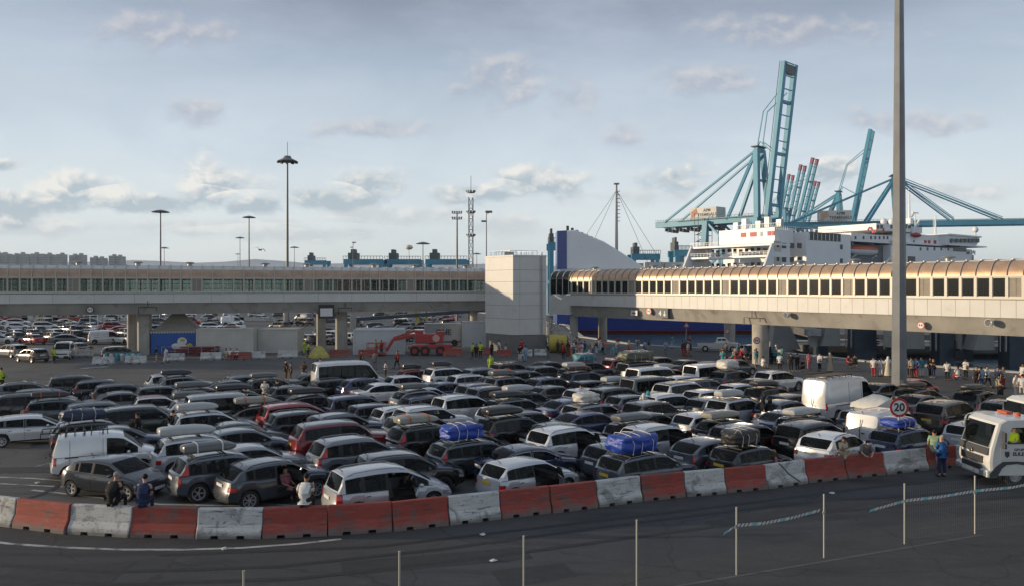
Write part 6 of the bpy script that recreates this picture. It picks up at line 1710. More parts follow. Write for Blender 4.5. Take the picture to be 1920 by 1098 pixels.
# ---------------------------------------------------------------- signs
whs=mat('sign_white',(.62,.62,.60),.45); rds=mat('sign_red',(.42,.015,.02),.4); dks=mat('sign_black',(.02,.02,.022),.5); navys=mat('sign_navy',(.02,.04,.07),.5)
b18=BOBJ[18]; p=gp(1688,868); p=Vector((p.x,p.y+.1,0)); D=p.y
zc=HC-(763-HY)*D/F; root=empty('speed_sign',p); tag(root,'round speed limit sign reading 20 on a pole behind the barriers','sign')
MB().tube((0,.04,0),(0,.04,zc+.3),.035).build('pole',steel,root)
r=.43*1.0
MB().lathe([(0,-.01),(r,-.01),(r,.01),(0,.01)],(0,0,zc),32,'y').build('red_disc',rds,root)
MB().lathe([(0,-.004),(r*.76,-.004),(r*.76,.0),(0,.0)],(0,-.012,zc),32,'y').build('white_face',whs,root)
textmesh('20',.50,(0,-.020,zc),(R(90),0,0),dks,parent=root,bold=.014,ext=.003)
def roundsign(p,r,lab,marks,rz=0):
    root=empty('round_sign',p,rz); tag(root,lab,'sign')
    MB().lathe([(0,-.02),(r,-.02),(r,.02),(0,.02)],(0,0,0),24,'y').build('red_disc',rds if marks!='k' else dks,root)
    MB().lathe([(0,-.004),(r*.74,-.004),(r*.74,0),(0,0)],(0,-.024,0),24,'y').build('white_face',whs,root)
    m=MB()
    for s in(-1,1): m.box((s*r*.28,-.032,0),(r*.34,.008,r*.34)); m.box((s*r*.28,-.032,r*.22),(r*.2,.008,r*.2))
    m.build('symbol',dks,root)
azl=math.atan2(dl.y,dl.x); azr=math.atan2(dr.y,dr.x)+math.pi
def onR(x,y,out=.1):   # point on the right beam face
    rx=(x-CX)/F; o=Vector((25.8,83)); t=(rx*o.y-o.x)/(dr.x-rx*dr.y); q_=o+Vector((dr.x,dr.y))*t; nrm=Vector((-1500,-1100)).normalized(); return Vector((q_.x,q_.y,HC-(y-HY)*q_.y/F))+Vector((*nrm,0))*out
def onL(x,y,out=.1):
    rx=(x-CX)/F; o=Vector((-3.94,107.5)); t=(rx*o.y-o.x)/(dl.x-rx*dl.y); q_=o+Vector((dl.x,dl.y))*t; nrm=Vector((dl.y,-dl.x)); return Vector((q_.x,q_.y,HC-(y-HY)*q_.y/F))+Vector((*nrm,0))*out
roundsign(onR(1727,609,.05),.34,'round red-rimmed sign on the sunlit beam right of the tall mast','r',azr)
roundsign(onR(1217,583,.05),.42,'round red-rimmed sign on the beam beside the dark arrow sign','r',azr)
roundsign(onL(169,580,.05),.40,'round dark-rimmed sign on the shaded left beam','k',azl)
roundsign(Vector(((1364-CX)*105/F,105.2,HC-(620-HY)*105/F)),.32,'small round sign on the column above the white pickup','r')
roundsign(gp(1419,684)+Vector((-.0,.02,2.55)),.36,'round red-rimmed sign on the thick column','r')
def board(p,w,h,rz,lab,m_,txt=None,tm=None,frame=None,ts=.5):
    root=empty('sign_board',p,rz); tag(root,lab,'sign')
    MB().box((0,0,0),(w,.06,h)).build('panel',m_,root)
    if frame: MB().box((0,.0,h/2+.06),(w+.2,.1,.12)).build('top_frame',frame,root)
    if txt: textmesh(txt,ts,(-w*.14,-.04,0),(R(90),0,0),tm,parent=root,bold=.02,ext=.004)
    return root
s=board(onR(1242,587,.08),1.9,1.05,azr,'dark blue board reading 4 with a down arrow on the sunlit beam',navys,'4',whs,dks,ts=.85)
m=MB(); m.beam((.45,-.04,.32),(.45,-.04,-.1),.12,.02); m.prism([(.2,-.08),(.45,-.36),(.7,-.08)],'y',-.05,-.03); m.build('arrow',whs,s)
s=board(onR(1190,586,.08),1.1,.62,azr,'small white notice on the sunlit beam left of the arrow board',whs); m=MB(); m.box((0,-.035,-.05),(.6,.01,.12)); m.box((-.1,-.035,.06),(.3,.01,.08)); m.build('symbol',dks,s)
s=board(onL(611,583,.5),1.9,1.7,azl,'dark framed board with a pale face hanging at the second left pier',dks); MB().box((0,-.04,-.1),(1.5,.02,1.0)).build('face',whs,s)
s=board(Vector(((1667-CX)*103/F,103,4.0)),1.5,1.0,0,'square notice board at the head of a quay column left of the tall mast',whs); MB().box((0,-.04,0),(.8,.02,.5)).build('symbol',rds,s)
# warning triangle on a leaning pole
p=gp(1285,647); root=empty('warning_sign',p); tag(root,'red-rimmed triangular warning sign on a leaning pole by the quay','sign')
MB().tube((0,0,0),(.15,0,2.6),.05).build('pole',steel,root); MB().prism([(-.35,2.5),(.65,2.5),(.15,3.35)],'y',-.03,0).build('red_rim',rds,root); MB().prism([(-.13,2.63),(.43,2.63),(.15,3.1)],'y',-.05,-.032).build('white_face',whs,root)
# frames painted on the beams over the piers
for fn,x,y,w,az,l in((onL,277,580,1.9,azl,'thin black bracket over the first left pier'),(onL,647,581,1.7,azl,'thin black bracket over the second left pier'),(onR,1410,600,2.0,azr,'thin black bracket over the thick right column')):
    q_=fn(x,y,.03); m=MB(); m.beam((-w/2,0,.3),(w/2,0,.3),.08); m.beam((-w/2,0,.3),(-w/2,0,-.5),.08); m.beam((w/2,0,.3),(w/2,0,-.1),.08); m.beam((0,0,.3),(0,0,1.0),.07)
    o=m.build('bracket',dks); o.location=q_; o.rotation_euler=(0,0,az); tag(o,l,'bracket')
for x,y in((1478,590),(1858,604)):
    q_=onR(x,y,.0); root=empty('flood_lamp',q_,azr); tag(root,'round lamp on the sunlit beam '+('left' if x<1600 else 'right')+' of the tall mast','lamp','round lamps on the beam')
    MB().lathe([(0,-.05),(.26,-.05),(.30,-.5),(.27,-.52),(.22,-.2),(0,-.15)],(0,0,0),16,'y').build('housing',whs,root,smooth=40); MB().beam((0,0,0),(0,-.3,-.1),.1).build('arm',steel,root)
# ---------------------------------------------------------------- under the left walkway
contm=mat('cabin_cream',(.50,.48,.43),.6,var=.12,vscale=.6,dirt=((.25,.22,.18),.9,.6,.4)); contw=mat('cabin_white',(.48,.50,.50),.55,var=.08,vscale=.6)
def hut(x0,x1,ytop,ybot,Lx,depth,m_,lab,ribs=12,rz=2):
    pa=gp(x0,ybot); pb=gp(x1,ybot); w=(pb-pa).length; h=HC-(ytop-HY)*pa.y/F; root=empty('container',(pa+pb)/2,R(rz)); tag(root,lab,'container','containers under the left walkway')
    MB().box((0,depth/2,h/2),(w,depth,h)).build('shell',m_,root)
    f=MB(); 
    for sx in(-1,1): f.box((sx*(w/2),-.02,h/2),(.16,.14,h+.04))
    f.box((0,-.02,h-.05),(w-.16,.13,.14)); f.box((0,-.02,.1),(w-.16,.13,.16)); f.build('frame',m_,root)
    c=MB()
    for k in range(int(w/.28)): c.box((-w/2+.25+k*.28,-.012,h/2),(.12,.03,h-.4))
    c.build('corrugation',m_,root); return root,w,h
hut(370,473,615,664,0,2.4,contm,'cream container right of the blue tent')
hut(486,556,616,661,0,4,contm,'cream container between the first container and the second pier')
hut(664,758,617,664,0,5,contw,'large white cabin behind the red lifting machine',rz=6)
r_,w,h=hut(797,866,606,648,0,2.5,mat('trailer_grey',(.36,.37,.39),.5,var=.1),'grey box trailer with dark letters left of the tower',rz=8)
textmesh('ONE',1.0,(0,-.1,h*.62),(R(90),0,0),textm,parent=r_,bold=.03); MB().box((0,-.1,h*.2),(w*.96,.06,.12)).build('stripe',dks,r_)
m=MB(); 
for xx in(-w*.3,w*.3): m.tube((xx,-.2,.45),(xx,.3,.45),.45,n=16)
m.build('wheel',rubber,r_,smooth=30)
r2,w,h=hut(868,912,602,650,0,2.5,contw,'white truck body partly hidden by the slim pier left of the tower',rz=5)
# tent
p=gp(326,664); root=empty('tent',p,R(12)); tag(root,'grey pagoda-roofed tent with blue printed walls beside the first pier','tent')
W_=5.4; hw=2.75; tentr=mat('tent_roof',(.27,.25,.21),.8,var=.15,vscale=1.5); tentb=mat('tent_wall_blue',(.02,.09,.33),.6,var=.15,vscale=1)
rings=[]
for t,z in((1,hw),(.78,hw+.45),(.55,hw+1.0),(.34,hw+1.7),(.16,hw+2.2)): rings.append([(sx*W_/2*t,sy*W_/2*t+W_/2,z) for sx,sy in((-1,-1),(1,-1),(1,1),(-1,1))])
MB().loft(rings).build('roof',tentr,root); MB().box((0,W_/2,hw/2),(W_-.3,W_-.3,hw)).build('wall',tentb,root)
m=MB()
for k in range(18): x=-W_/2+.15+k*.3; m.prism([(x-.15,hw),(x+.15,hw),(x,hw-.25)],'y',.08,.11)
m.build('scalloped_edge',whs,root)
m=MB(); m.ell((.9,.12,1.55),(.55,.04,.5)); m.ell((.2,.12,1.0),(.5,.04,.35)); m.ell((1.0,.12,.85),(.7,.04,.3)); m.build('printed_shapes',whs,root,smooth=50)
m=MB(); m.ell((1.75,.10,1.05),(.35,.04,.28)); m.ell((.95,.08,1.75),(.3,.04,.2)); m.build('yellow_shapes',mat('print_yellow',(.45,.40,.08),.6),root,smooth=50)
# stage stair
p=gp(352,667); root=empty('red_steps',p,R(5)); tag(root,'wide dark red stepped platform between the tent and the first container','steps')
for k in range(4): MB().box((.3*k,.5+.35*k,.2+.25*k),(6.4-.7*k,.9,.16)).build('step',mat('steps_red',(.14,.02,.03),.7,var=.2),root)
m=MB(); 
for k in range(5): m.beam((-3+1.5*k,.2,0),(-3+1.5*k,.2,1.1),.05)
m.beam((-3,.2,1.1),(3,.2,1.1),.05); m.build('rail',steel,root)
# yellow pyramids of sandbags
def heap(x,y,w,h,col,lab,cat='cover',nm='weight_cover'):
    p=gp(x,y); m=MB(); m.loft([[(sx*w/2*t,sy*w/2*t,z) for sx,sy in((-1,-1),(1,-1),(1,1),(-1,1))] for t,z in((1,0),(.92,h*.25),(.55,h*.72),(.22,h))])
    o=m.build(nm,mat('cover_yellow',(.42,.36,.09),.7,var=.25,vscale=2),bev=.05); o.location=p; o.rotation_euler=(0,0,.6); tag(o,lab,cat); return o
heap(598,670,1.9,1.35,0,'yellow pyramid weight cover at the foot of the thin second pier')
heap(211,667,1.4,1.0,0,'yellow tent-shaped cover left of the first pier'); heap(228,667,1.2,1.0,0,'smaller yellow cover touching the first pier')
heap(196,667,.9,.7,0,'low yellow cover at the left of the stacked drums')
for i in range(13):
    x=196+i*5.2; m=MB().lathe([(0,0),(.22,0),(.24,.1),(.24,.62),(.2,.72),(.08,.75),(.08,.82),(0,.82)],n=12); c=[(.05,.22,.28),(.10,.28,.30),(.35,.38,.36),(.04,.15,.25)][i%4]
    o=m.build('drum',matte,smooth=40,color=c); o.location=gp(x,676-(i%2)*2)+Vector((0,.3,0)); tag(o,'small plastic drum in the blue green row in front of the first pier','drum','row of plastic drums by the first pier')
for x,l in((157,'orange litter bin left of the yellow covers'),(170,'orange litter bin touching the yellow covers')):
    m=MB().lathe([(0,0),(.28,0),(.33,.9),(.36,.95),(.3,1.05),(0,1.1)],n=14); o=m.build('litter_bin',matte,smooth=40,color=(.50,.22,.03)); o.location=gp(x,664); tag(o,l,'bin')
# red boom lift
p=gp(800,666); root=empty('boom_lift',p,R(4)); tag(root,'red boom lift with its basket lowered and four black wheels','lift')
rm=mat('lift_red',(.33,.025,.02),.4,var=.15,vscale=2,coat=.3)
m=MB(); m.box((0,.8,1.0),(3.6,1.6,.5)); m.box((-1.9,.8,.95),(.5,1.2,.35)); m.box((2.3,.8,1.0),(1.4,1.5,.6)); m.build('chassis',rm,root,bev=.06)
for xx in(-1.4,-.2,1.6): 
    for yy in(-.05,1.7): 
        w_=MB().lathe([(.28,-.2),(.5,-.2),(.56,-.1),(.56,.1),(.5,.2),(.28,.2)],(0,0,0),20,'y').build('wheel',rubber,root,smooth=30); w_.location=(xx,yy,.56)
        MB().lathe([(0,-.19),(.27,-.19),(.29,-.12)],(0,0,0),14,'y').build('rim',rm,w_)
m=MB(); m.box((.3,.8,2.0),(3.3,1.7,1.1)); m.box((1.6,.8,2.6),(1.0,1.5,.5)); m.box((-.9,.8,2.7),(1.0,1.2,.5)); m.build('turntable_body',rm,root,bev=.08)
m=MB(); m.tube((1.1,-.08,2.05),(1.1,-.02,2.05),.42,n=18); m.build('side_panel',mat('lift_panel',(.5,.3,.26),.5),root)
m=MB(); m.beam((-1.4,.4,2.4),(-3.9,.3,1.9),.34,.4); m.beam((-3.9,.3,1.9),(-4.7,.3,.6),.28,.34); m.beam((-1.4,.9,2.9),(-3.9,.6,2.05),.2,.26); m.build('boom',rm,root,bev=.03)
m=MB(); 
for xx in(-6.9,-5.9,-4.8):
    for yy in(-.4,1.0): m.beam((xx,yy,.3),(xx,yy,1.5),.06)
for z in(.9,1.5): 
    m.beam((-6.9,-.4,z),(-4.8,-.4,z),.06); m.beam((-6.9,1,z),(-4.8,1,z),.06); m.beam((-6.9,-.4,z),(-6.9,1,z),.06)
m.box((-5.85,.3,.28),(2.2,1.5,.14)); m.build('basket',rm,root)
# ramp and ship gangway far behind
p=pp(760,560,170); 
root=empty('loading_ramp',((760-CX)*165/F,165,0)); tag(root,'long sloping steel ramp with yellow rails seen under the left walkway','ramp')
yl=mat('rail_yellow',(.42,.33,.05),.6)
MB().beam((-16,0,1.0),(18,0,3.4),3,.7).build('deck',navy,root)
m=MB(); 
for k in range(18): t=k/17; x=-4+t*22; z=1.4+ (x+16)/34*2.4; m.beam((x,-1.5,z),(x,-1.5,z+1.3),.12)
m.beam((-4,-1.5,3.5),(18,-1.5,5.1),.12); m.beam((-4,-1.5,2.9),(18,-1.5,4.5),.1); m.build('handrail',yl,root)
m=MB(); m.beam((3,-1,0),(1.6,-1,6.3),.7); m.beam((4.6,-1,0),(4.2,-1,6.3),.5); m.build('yellow_arm',yl,root)
# white stair frame right of the tower
p=gp(1050,652); root=empty('escape_stair',p,R(-20)); tag(root,'white tubular escape stair behind the right side of the tower','stair')
wp_=mat('tube_white',(.55,.55,.52),.4)
m=MB()
for k in range(16): 
    x=-2.6+k*.36; m.tube((x,-.6,.2+.0*k),(x,-.6,4.6-k*.27),.035,n=6); m.tube((x,.6,.2),(x,.6,4.6-k*.27),.035,n=6)
for s in(-.6,.6): m.tube((-2.6,s,4.6),(3,s,.4),.05); m.tube((-2.6,s,3.6),(2.2,s,.2),.05)
m.build('rails',wp_,root)
m=MB()
for k in range(14): m.box((-2.5+k*.36,0,3.5-k*.26),(.34,1.1,.05))
m.build('treads',steel,root)
p=gp(1046,660); root=empty('yellow_skip',p); tag(root,'yellow rounded tank in front of the white escape stair','tank'); m=MB(); m.lathe([(0,-1.1),(.9,-1.1),(1.05,-.9),(1.05,.9),(.9,1.1),(0,1.1)],(0,0,1.15),18,'x'); m.build('tank',mat('tank_yellow',(.42,.33,.04),.5,var=.15),root,smooth=40); MB().box((0,0,.1),(2.0,1.4,.2)).build('skid',black,root)
m=MB().lathe([(0,.0),(.22,0),(.22,.03),(.15,.05),(.05,.8),(0,.8)],n=14); o=m.build('traffic_cone',mat('cone_orange',(.55,.10,.03),.5),smooth=40); o.location=gp(1069,667); o.scale=(1.4,1.4,1.5); tag(o,'orange traffic cone beside the crowd right of the tower','cone')
# lamp posts with small heads under the walkways
for x,y,D,l in((169,607,150,'thin sign post far left under the walkway'),(184,640,130,'thin pale post in front of the parked far cars'),(222,610,150,'thin post left of the first pier far back'),(434,612,150,'thin post beyond the first container')):
    o=MB().tube((0,0,0),(0,0,4.2),.07).build('thin_post',steel); o.location=((x-CX)*D/F,D,0); tag(o,l,'post')
# ---------------------------------------------------------------- far lot cars (simple reuse of the same cars)
FARC=[(60,652,'hatch2','brown',150,'brown hatchback at the front of the far left lot'),(140,641,'sedan','dgrey',155,'dark saloon behind the small white minivan'),(104,600,'hatch','black',165,'black hatchback beside the far white barriers'),(200,618,'custom','white',30,'white van in the middle of the far left lot'),(226,648,'hatch','dgrey',32,'dark hatchback just left of the first pier'),(218,644,'suv2','dgrey',32,'grey SUV behind another by the first pier'),(22,644,'estate','lgrey',150,'pale estate at the left edge of the far lot')]
cols=['white','dgrey','silver','black','navy','grey','white','bgrey','red','lgrey']
tys=['hatch','sedan','suv','estate','hatch3','mpv','suv2','coupe']
fi=0
SK={'steering_wheel','brake_disc','wiper','aerial','door_handle','dashboard','seat','rim','number_plate','mirror','window_frame','underbody'}
occ=[]
def farcar(X,Y,ty,col,hd,lab):
    T=tpl(ty)
    for a,b in occ:
        if math.hypot(a-X,b-Y)<2.6: return
    occ.append((X,Y)); pc=CC[col]
    def pf(o):
        if o.name.split('.')[0] in PAINTED|{'cladding'}: o.color=(*pc,1)
    car,mp=T.spawn('parked_van' if ty in('custom','van') else 'parked_car',(X,Y,0),R(hd),(1,1,1),pf,SK if Y>106 else None)
    tag(car,lab,'van' if ty in('custom','van') else 'car','cars in the far lot beyond the left walkway')
for x,y,ty,col,hd,lab in FARC:
    T=tpl(ty); k=(y-HY)/(HC-T.H); D=F/k; farcar((x-CX)*D/F,D,ty,col,hd,lab)
p=gp(110,674); 
T=tpl('van'); 
def pfw(o):
    if o.name.split('.')[0] in PAINTED|{'cladding'}: o.color=(.5,.49,.45,1)
vv,_=T.spawn('parked_van',(p.x,p.y+1,0),R(-68),(.82,.9,1),pfw); tag(vv,'small cream minivan facing the camera in front of the far left lot','van')
rws=['nearest','second','third','fourth','fifth','farthest']
hw_=['far left edge','left edge','left of the cream minivan','above the cream minivan','left of the first pier','near the first pier','behind the tent','behind the first container','behind the second container','left of the second pier','right of the second pier','behind the white cabin','behind the red machine','left of the tower']
cnt={}
for r_i,Y in enumerate((113,119,127,137,150,168,190,215)):
    n=26 if r_i<4 else 20
    for k in range(n):
        x=-10+k*(900/n)+rnd.uniform(-6,6)
        if r_i<4 and 660<x<780 and r_i<1: continue
        if r_i in(0,) and (365<x<560 or 660<x<910): continue
        if r_i==3 and rnd.random()<.35: continue
        if r_i>=1 and x>470 and rnd.random()<.3: continue
        X=(x-CX)*Y/F; ty=rnd.choice(tys if r_i<5 else tys+['custom']); col=rnd.choice(cols)
        z=hw_[max(0,min(13,int(x/65)))]; lab=f"{CW[col]} {TW[ty]} in the {rws[min(r_i,5)]} far lot row, {z}"
        cnt[lab]=cnt.get(lab,0)+1
        if cnt[lab]>1: lab=f"{CW[col]} {TW[ty]} in the {rws[min(r_i,5)]} far lot row, {z}, second"
        farcar(X,Y+rnd.uniform(-.5,.5),ty,col,rnd.choice([28,30,150,150,148]),lab)
# white pickup and dark SUV near the thick column
def pickup(loc,rz):
    root=empty('pickup_truck',loc,rz); tag(root,'white pickup parked on the quay under the right walkway','pickup')
    w=.9; c=(.62,.62,.6)
    side=[(-2.6,.55),(-2.65,1.05),(-.55,1.08),(-.45,1.10),(-.25,1.72),(.75,1.76),(1.35,1.20),(2.35,1.08),(2.6,.9),(2.62,.5),(2.2,.42),(-2.3,.42)]
    m=MB(); m.loft([[(x,-w*(1-.10*(z>1.2)),z) for x,z in side],[(x,w*(1-.10*(z>1.2)),z) for x,z in side]]); m.build('body',paint,root,bev=.05,color=c)
    m=MB(); m.box((-1.6,0,1.085),(1.9,1.5,.03)); m.build('load_bed',black,root)
    for s in(-1,1):
        MB().prism([(-.18,1.15),(-.08,1.62),(.28,1.64),(.28,1.15)],'y',s*.845-.012,s*.845+.012).build('side_window',dglass,root)
        MB().prism([(.36,1.15),(.36,1.64),(.70,1.64),(1.15,1.22),(1.15,1.15)],'y',s*.845-.012,s*.845+.012).build('side_window',dglass,root)
        for xx in(-1.65,1.65):
            w_=MB().lathe([(.2,-.12),(.38,-.12),(.4,0),(.38,.12),(.2,.12)],(0,0,0),18,'y').build('wheel',rubber,root,smooth=30); w_.location=(xx,s*.82,.4)
            MB().lathe([(0,-.11),(.21,-.11),(.21,.11),(0,.11)],(0,0,0),14,'y').build('rim',alloy,w_)
        MB().box((-2.63,s*.78,.9),(.06,.16,.26)).build('tail_light',redl,root); MB().box((2.58,s*.68,.92),(.08,.34,.16)).build('headlight',clearl,root)
    m=MB(); m.add([(.80,-.72,1.70),(.80,.72,1.70),(1.36,.80,1.23),(1.36,-.80,1.23)],[(0,1,2,3)]); m.build('windscreen',dglass,root)
pk=gp(1348,658); pickup((pk.x,pk.y,0),R(-14))
T=tpl('suv3'); c,_=T.spawn('parked_car',tuple(gp(1420,672)),R(20),(1,1,1),lambda o: setattr(o,'color',(.015,.03,.022,1)) if o.name.split('.')[0] in PAINTED else None); tag(c,'dark green SUV parked just left of the thick round column','car')
# white awning over a van on the right
m=MB(); m.loft([[(-1.3,-.8,0),(1.2,-.8,0),(1.3,.8,0),(-1.2,.8,0)],[(-1.2,-.8,.2),(.3,-.7,.5),(.4,.7,.5),(-1.1,.8,.22)],[(-.5,-.25,.36),(.1,-.25,.66),(.1,.25,.66),(-.5,.25,.36)]]); o=m.build('white_awning',mat('awning_white',(.58,.56,.50),.7,var=.15),smooth=60); 
a=[pl for pl in place if pl[4][6].startswith('between the two large white vans')][0]
o.location=(a[0]+.3,a[1]+.3,1.5); o.rotation_euler=(0,0,R(34)); tag(o,'crumpled white cover lying over the car between the two large white vans','cover')
# seagull
p=pp(488,469,90); m=MB(); m.ell((0,0,0),(.28,.08,.08)); m.loft([[(.05,0,.03),(-.1,0,.03),(-.1,0,.05)],[(0,.55,.22),(-.12,.5,.22),(-.1,.5,.24)],[(-.2,1.1,.02),(-.25,1.05,.02),(-.24,1.05,.03)]]); m.loft([[(.05,0,.03),(-.1,0,.03),(-.1,0,.05)],[(0,-.55,.22),(-.12,-.5,.22),(-.1,-.5,.24)],[(-.2,-1.1,.02),(-.25,-1.05,.02),(-.24,-1.05,.03)]])
o=m.build('seagull',mat('gull_grey',(.12,.12,.12),.7),smooth=60); o.location=p; o.rotation_euler=(.2,0,R(60)); tag(o,'dark gull flying above the left walkway roof','bird')
# ---------------------------------------------------------------- white truck
def truck(loc,rz,full=True,lab=''):
    root=empty('truck',loc,rz); tag(root,lab,'truck')
    tp=mat('truck_white',(.60,.60,.57),.35,.0,.5,coat=.5,var=.06); gr=mat('truck_grey_plastic',(.05,.052,.055),.55)
    w=1.22
    # cab: side outline (x forward)
    def sec(y,k): 
        return [(2.25,.55),(2.30,1.15),(2.22,1.75),(1.85,2.95),(1.55,3.12),(.1,3.18),(-.05,3.0),(-.05,1.05),(.55,1.05),(.62,.55)]
    prof=sec(0,0); m=MB()
    rings=[]
    for y,sx,sz in((-w,.93,.985),(-w*.97,.975,.995),(-w*.8,1,1),(0,1.015,1.005),(w*.8,1,1),(w*.97,.975,.995),(w,.93,.985)):
        rings.append([(x*sx if x>1 else x,y*(1-.05*max(0,(z-1.8)/1.3)),z*sz) for x,z in prof])
    m.loft(rings); cabo=m.build('cab',tp,root)
    cut1=MB().prism([(1.50,1.98),(1.26,2.75),(.38,2.78),(.38,1.98)],'y',-1.6,1.6).build('c',tp); cut2=MB().box((1.95,0,2.34),(1.7,2.0,1.02)).build('c',tp)
    for c_ in(cut1,cut2): md=cabo.modifiers.new('b','BOOLEAN'); md.operation='DIFFERENCE'; md.object=c_; md.solver='EXACT'
    cabo.parent=None; bpy.context.view_layer.update(); dg=bpy.context.evaluated_depsgraph_get(); nm=bpy.data.meshes.new_from_object(cabo.evaluated_get(dg)); cabo.modifiers.clear(); cabo.data=nm; cabo.parent=root
    for c_ in(cut1,cut2): bpy.data.objects.remove(c_)
    sy=lambda z: w*(1-.05*max(0,(z-1.8)/1.3))+.012
    def fx(z): return ip([(1.15,2.335),(1.75,2.25),(2.95,1.88)],z)+.015
    m=MB(); m.add([(fx(1.82),-1.08,1.82),(fx(1.82)+.03,0,1.82),(fx(1.82),1.08,1.82),(fx(2.86),.98,2.86),(fx(2.86)+.02,0,2.86),(fx(2.86),-.98,2.86)],[(0,1,4,5),(1,2,3,4)]); m.build('windscreen',glass,root)
    lin=MB(); lin.box((.43,0,2.35),(.05,2.3,.8)); lin.box((1.13,.0,2.0),(.03,1.0,.3)); lin.box((1.0,0,2.735),(1.2,2.1,.03)); lin.box((1.1,0,1.995),(1.3,2.2,.03)); lin.box((1.6,-.985,2.3),(.9,.02,.9)); lin.box((1.5,0,2.83),(.7,1.9,.02)); lin.box((1.14,-.75,2.35),(.02,.45,.9)); lin.build('cab_interior',cabin,root); MB().box((1.6,0,1.93),(.5,2.0,.12)).build('dashboard',cabin,root)
    m=MB(); m.add([(fx(1.45),-1.10,1.45),(fx(1.45)+.03,0,1.45),(fx(1.45),1.10,1.45),(fx(1.8),1.08,1.80),(fx(1.8)+.03,0,1.80),(fx(1.8),-1.08,1.80)],[(0,1,4,5),(1,2,3,4)]); m.build('wiper_panel',gr,root)
    for z0,z1,y in((1.02,1.36,.8),(.66,.9,.75)):
        m=MB(); m.box((2.345,0,(z0+z1)/2),(.06,2*y,z1-z0)); m.build('grille',gr,root,bev=.02)
        m=MB(); 
        for k in range(3): m.box((2.385,0,z0+.06+k*.1),(.02,2*y-.1,.03))
        m.build('grille_bar',black,root)
    MB().ell((2.40,0,1.50),(.015,.12,.10)).build('badge',chrome,root)
    m=MB(); m.box((2.22,0,.60),(.32,2.44,.34)); m.build('bumper',tp,root,bev=.06)
    for s in(-1,1):
        m=MB(); m.box((2.32,s*.92,.60),(.26,.46,.24)); m.build('headlight',clearl,root,bev=.05); 
        # door, window, mirror
        yy=s*sy(1.5)
        m=MB(); m.prism([(1.80,1.28),(1.80,1.85),(1.56,1.97),(.30,1.97),(.30,1.28)],'y',s*1.225,s*1.238); d=m.build('door',tp,root)
        m=MB(); m.prism([(1.50,1.95),(1.22,2.75),(.35,2.78),(.35,1.95)],'y',s*1.20,s*1.226); m.build('side_window',dglass,d) if s<0 else None
        MB().box((.5,s*1.25,1.5),(.22,.03,.05)).build('door_handle',black,d)
        m=MB(); m.box((1.75,s*1.42,2.35),(.10,.22,.46)); m.box((1.75,s*1.42,1.95),(.10,.22,.24)); m.beam((1.7,s*1.2,2.6),(1.75,s*1.42,2.55),.04); m.beam((1.7,s*1.2,1.85),(1.75,s*1.42,1.85),.04); m.build('mirror',gr,root,bev=.03)
        # steps, wheel arch
        m=MB(); m.prism([(x+.55,z) for x,z in[(-.3,.95),(-.1,1.14),(.55,1.2),(1.15,1.18),(1.45,.95),(1.72,.6),(1.72,.42),(1.42,.42),(1.2,.85),(1.0,1.03),(.55,1.08),(.05,1.0),(-.15,.75)]],'y',s*.98,s*1.24); m.build('wheel_arch',gr,root)
        m=MB(); m.box((1.98,s*1.1,.5),(.3,.24,.08)); m.build('step',black,root)
        for xx in((1.12,-3.2,-4.5) if full else (1.12,)):
            w_=MB().lathe([(.27,-.14),(.47,-.15),(.5,-.08),(.5,.08),(.47,.15),(.27,.14)],(0,0,0),26,'y').build('wheel',rubber,root,smooth=30); w_.location=(xx,s*1.04,.5)
            r__=MB().lathe([(0,.10*s),(.10,.10*s),(.12,.02*s),(.24,-.0*s),(.28,.12*s)],(0,0,0),20,'y'); r__.build('rim',alloy,w_,smooth=30)
    if full:
        textmesh('GRUPO',.16,(.95,1.245,1.74),(R(90),0,R(180)),textm,parent=root,bold=.006,ext=.002); textmesh('BARIN' if False else 'EULEN',.22,(.95,1.245,1.54),(R(90),0,R(180)),textm,parent=root,bold=.01,ext=.002)
        m=MB(); m.prism([(1.42,1.66),(1.42,1.46),(1.52,1.36),(1.62,1.46),(1.62,1.66)],'y',1.240,1.246); m.build('door_emblem',gr,root)
    m=MB(); m.box((-2.4,0,.8),(5.2,.9,.3)); m.build('chassis',black,root)
    m=MB(); m.box((-.45,0,2.0),(.5,2.3,1.9)); m.box((-3.3,0,2.0),(4.9,2.4,1.7)); m.build('load_body',tp,root,bev=.04)
    m=MB(); m.lathe([(0,0),(.12,0),(.12,.12),(.08,.16),(0,.17)],(.6,.5,3.2),10); m.box((.6,-.4,3.24),(.3,.7,.1)); m.build('beacon',orangeb,root)
    m=MB(); m.beam((2.2,-.7,1.85),(2.17,-.2,2.1),.025); m.beam((2.2,.2,1.85),(2.17,.7,2.1),.025); m.build('wiper',black,root)
    MB().box((2.42,0,.60),(.02,.5,.12)).build('number_plate',platew,root)
    return root
trk=truck((21.25,33.2,0),R(180),True,'white truck with a driver in hi-vis entering at the right edge'); trk.scale=(.93,.93,.86)
t2=truck((26.2,38.6,0),R(180),False,'second white truck half cut off behind the first one'); t2.scale=(.93,.93,.86)
dp=trk.location+Vector((-.78,-.62,0))

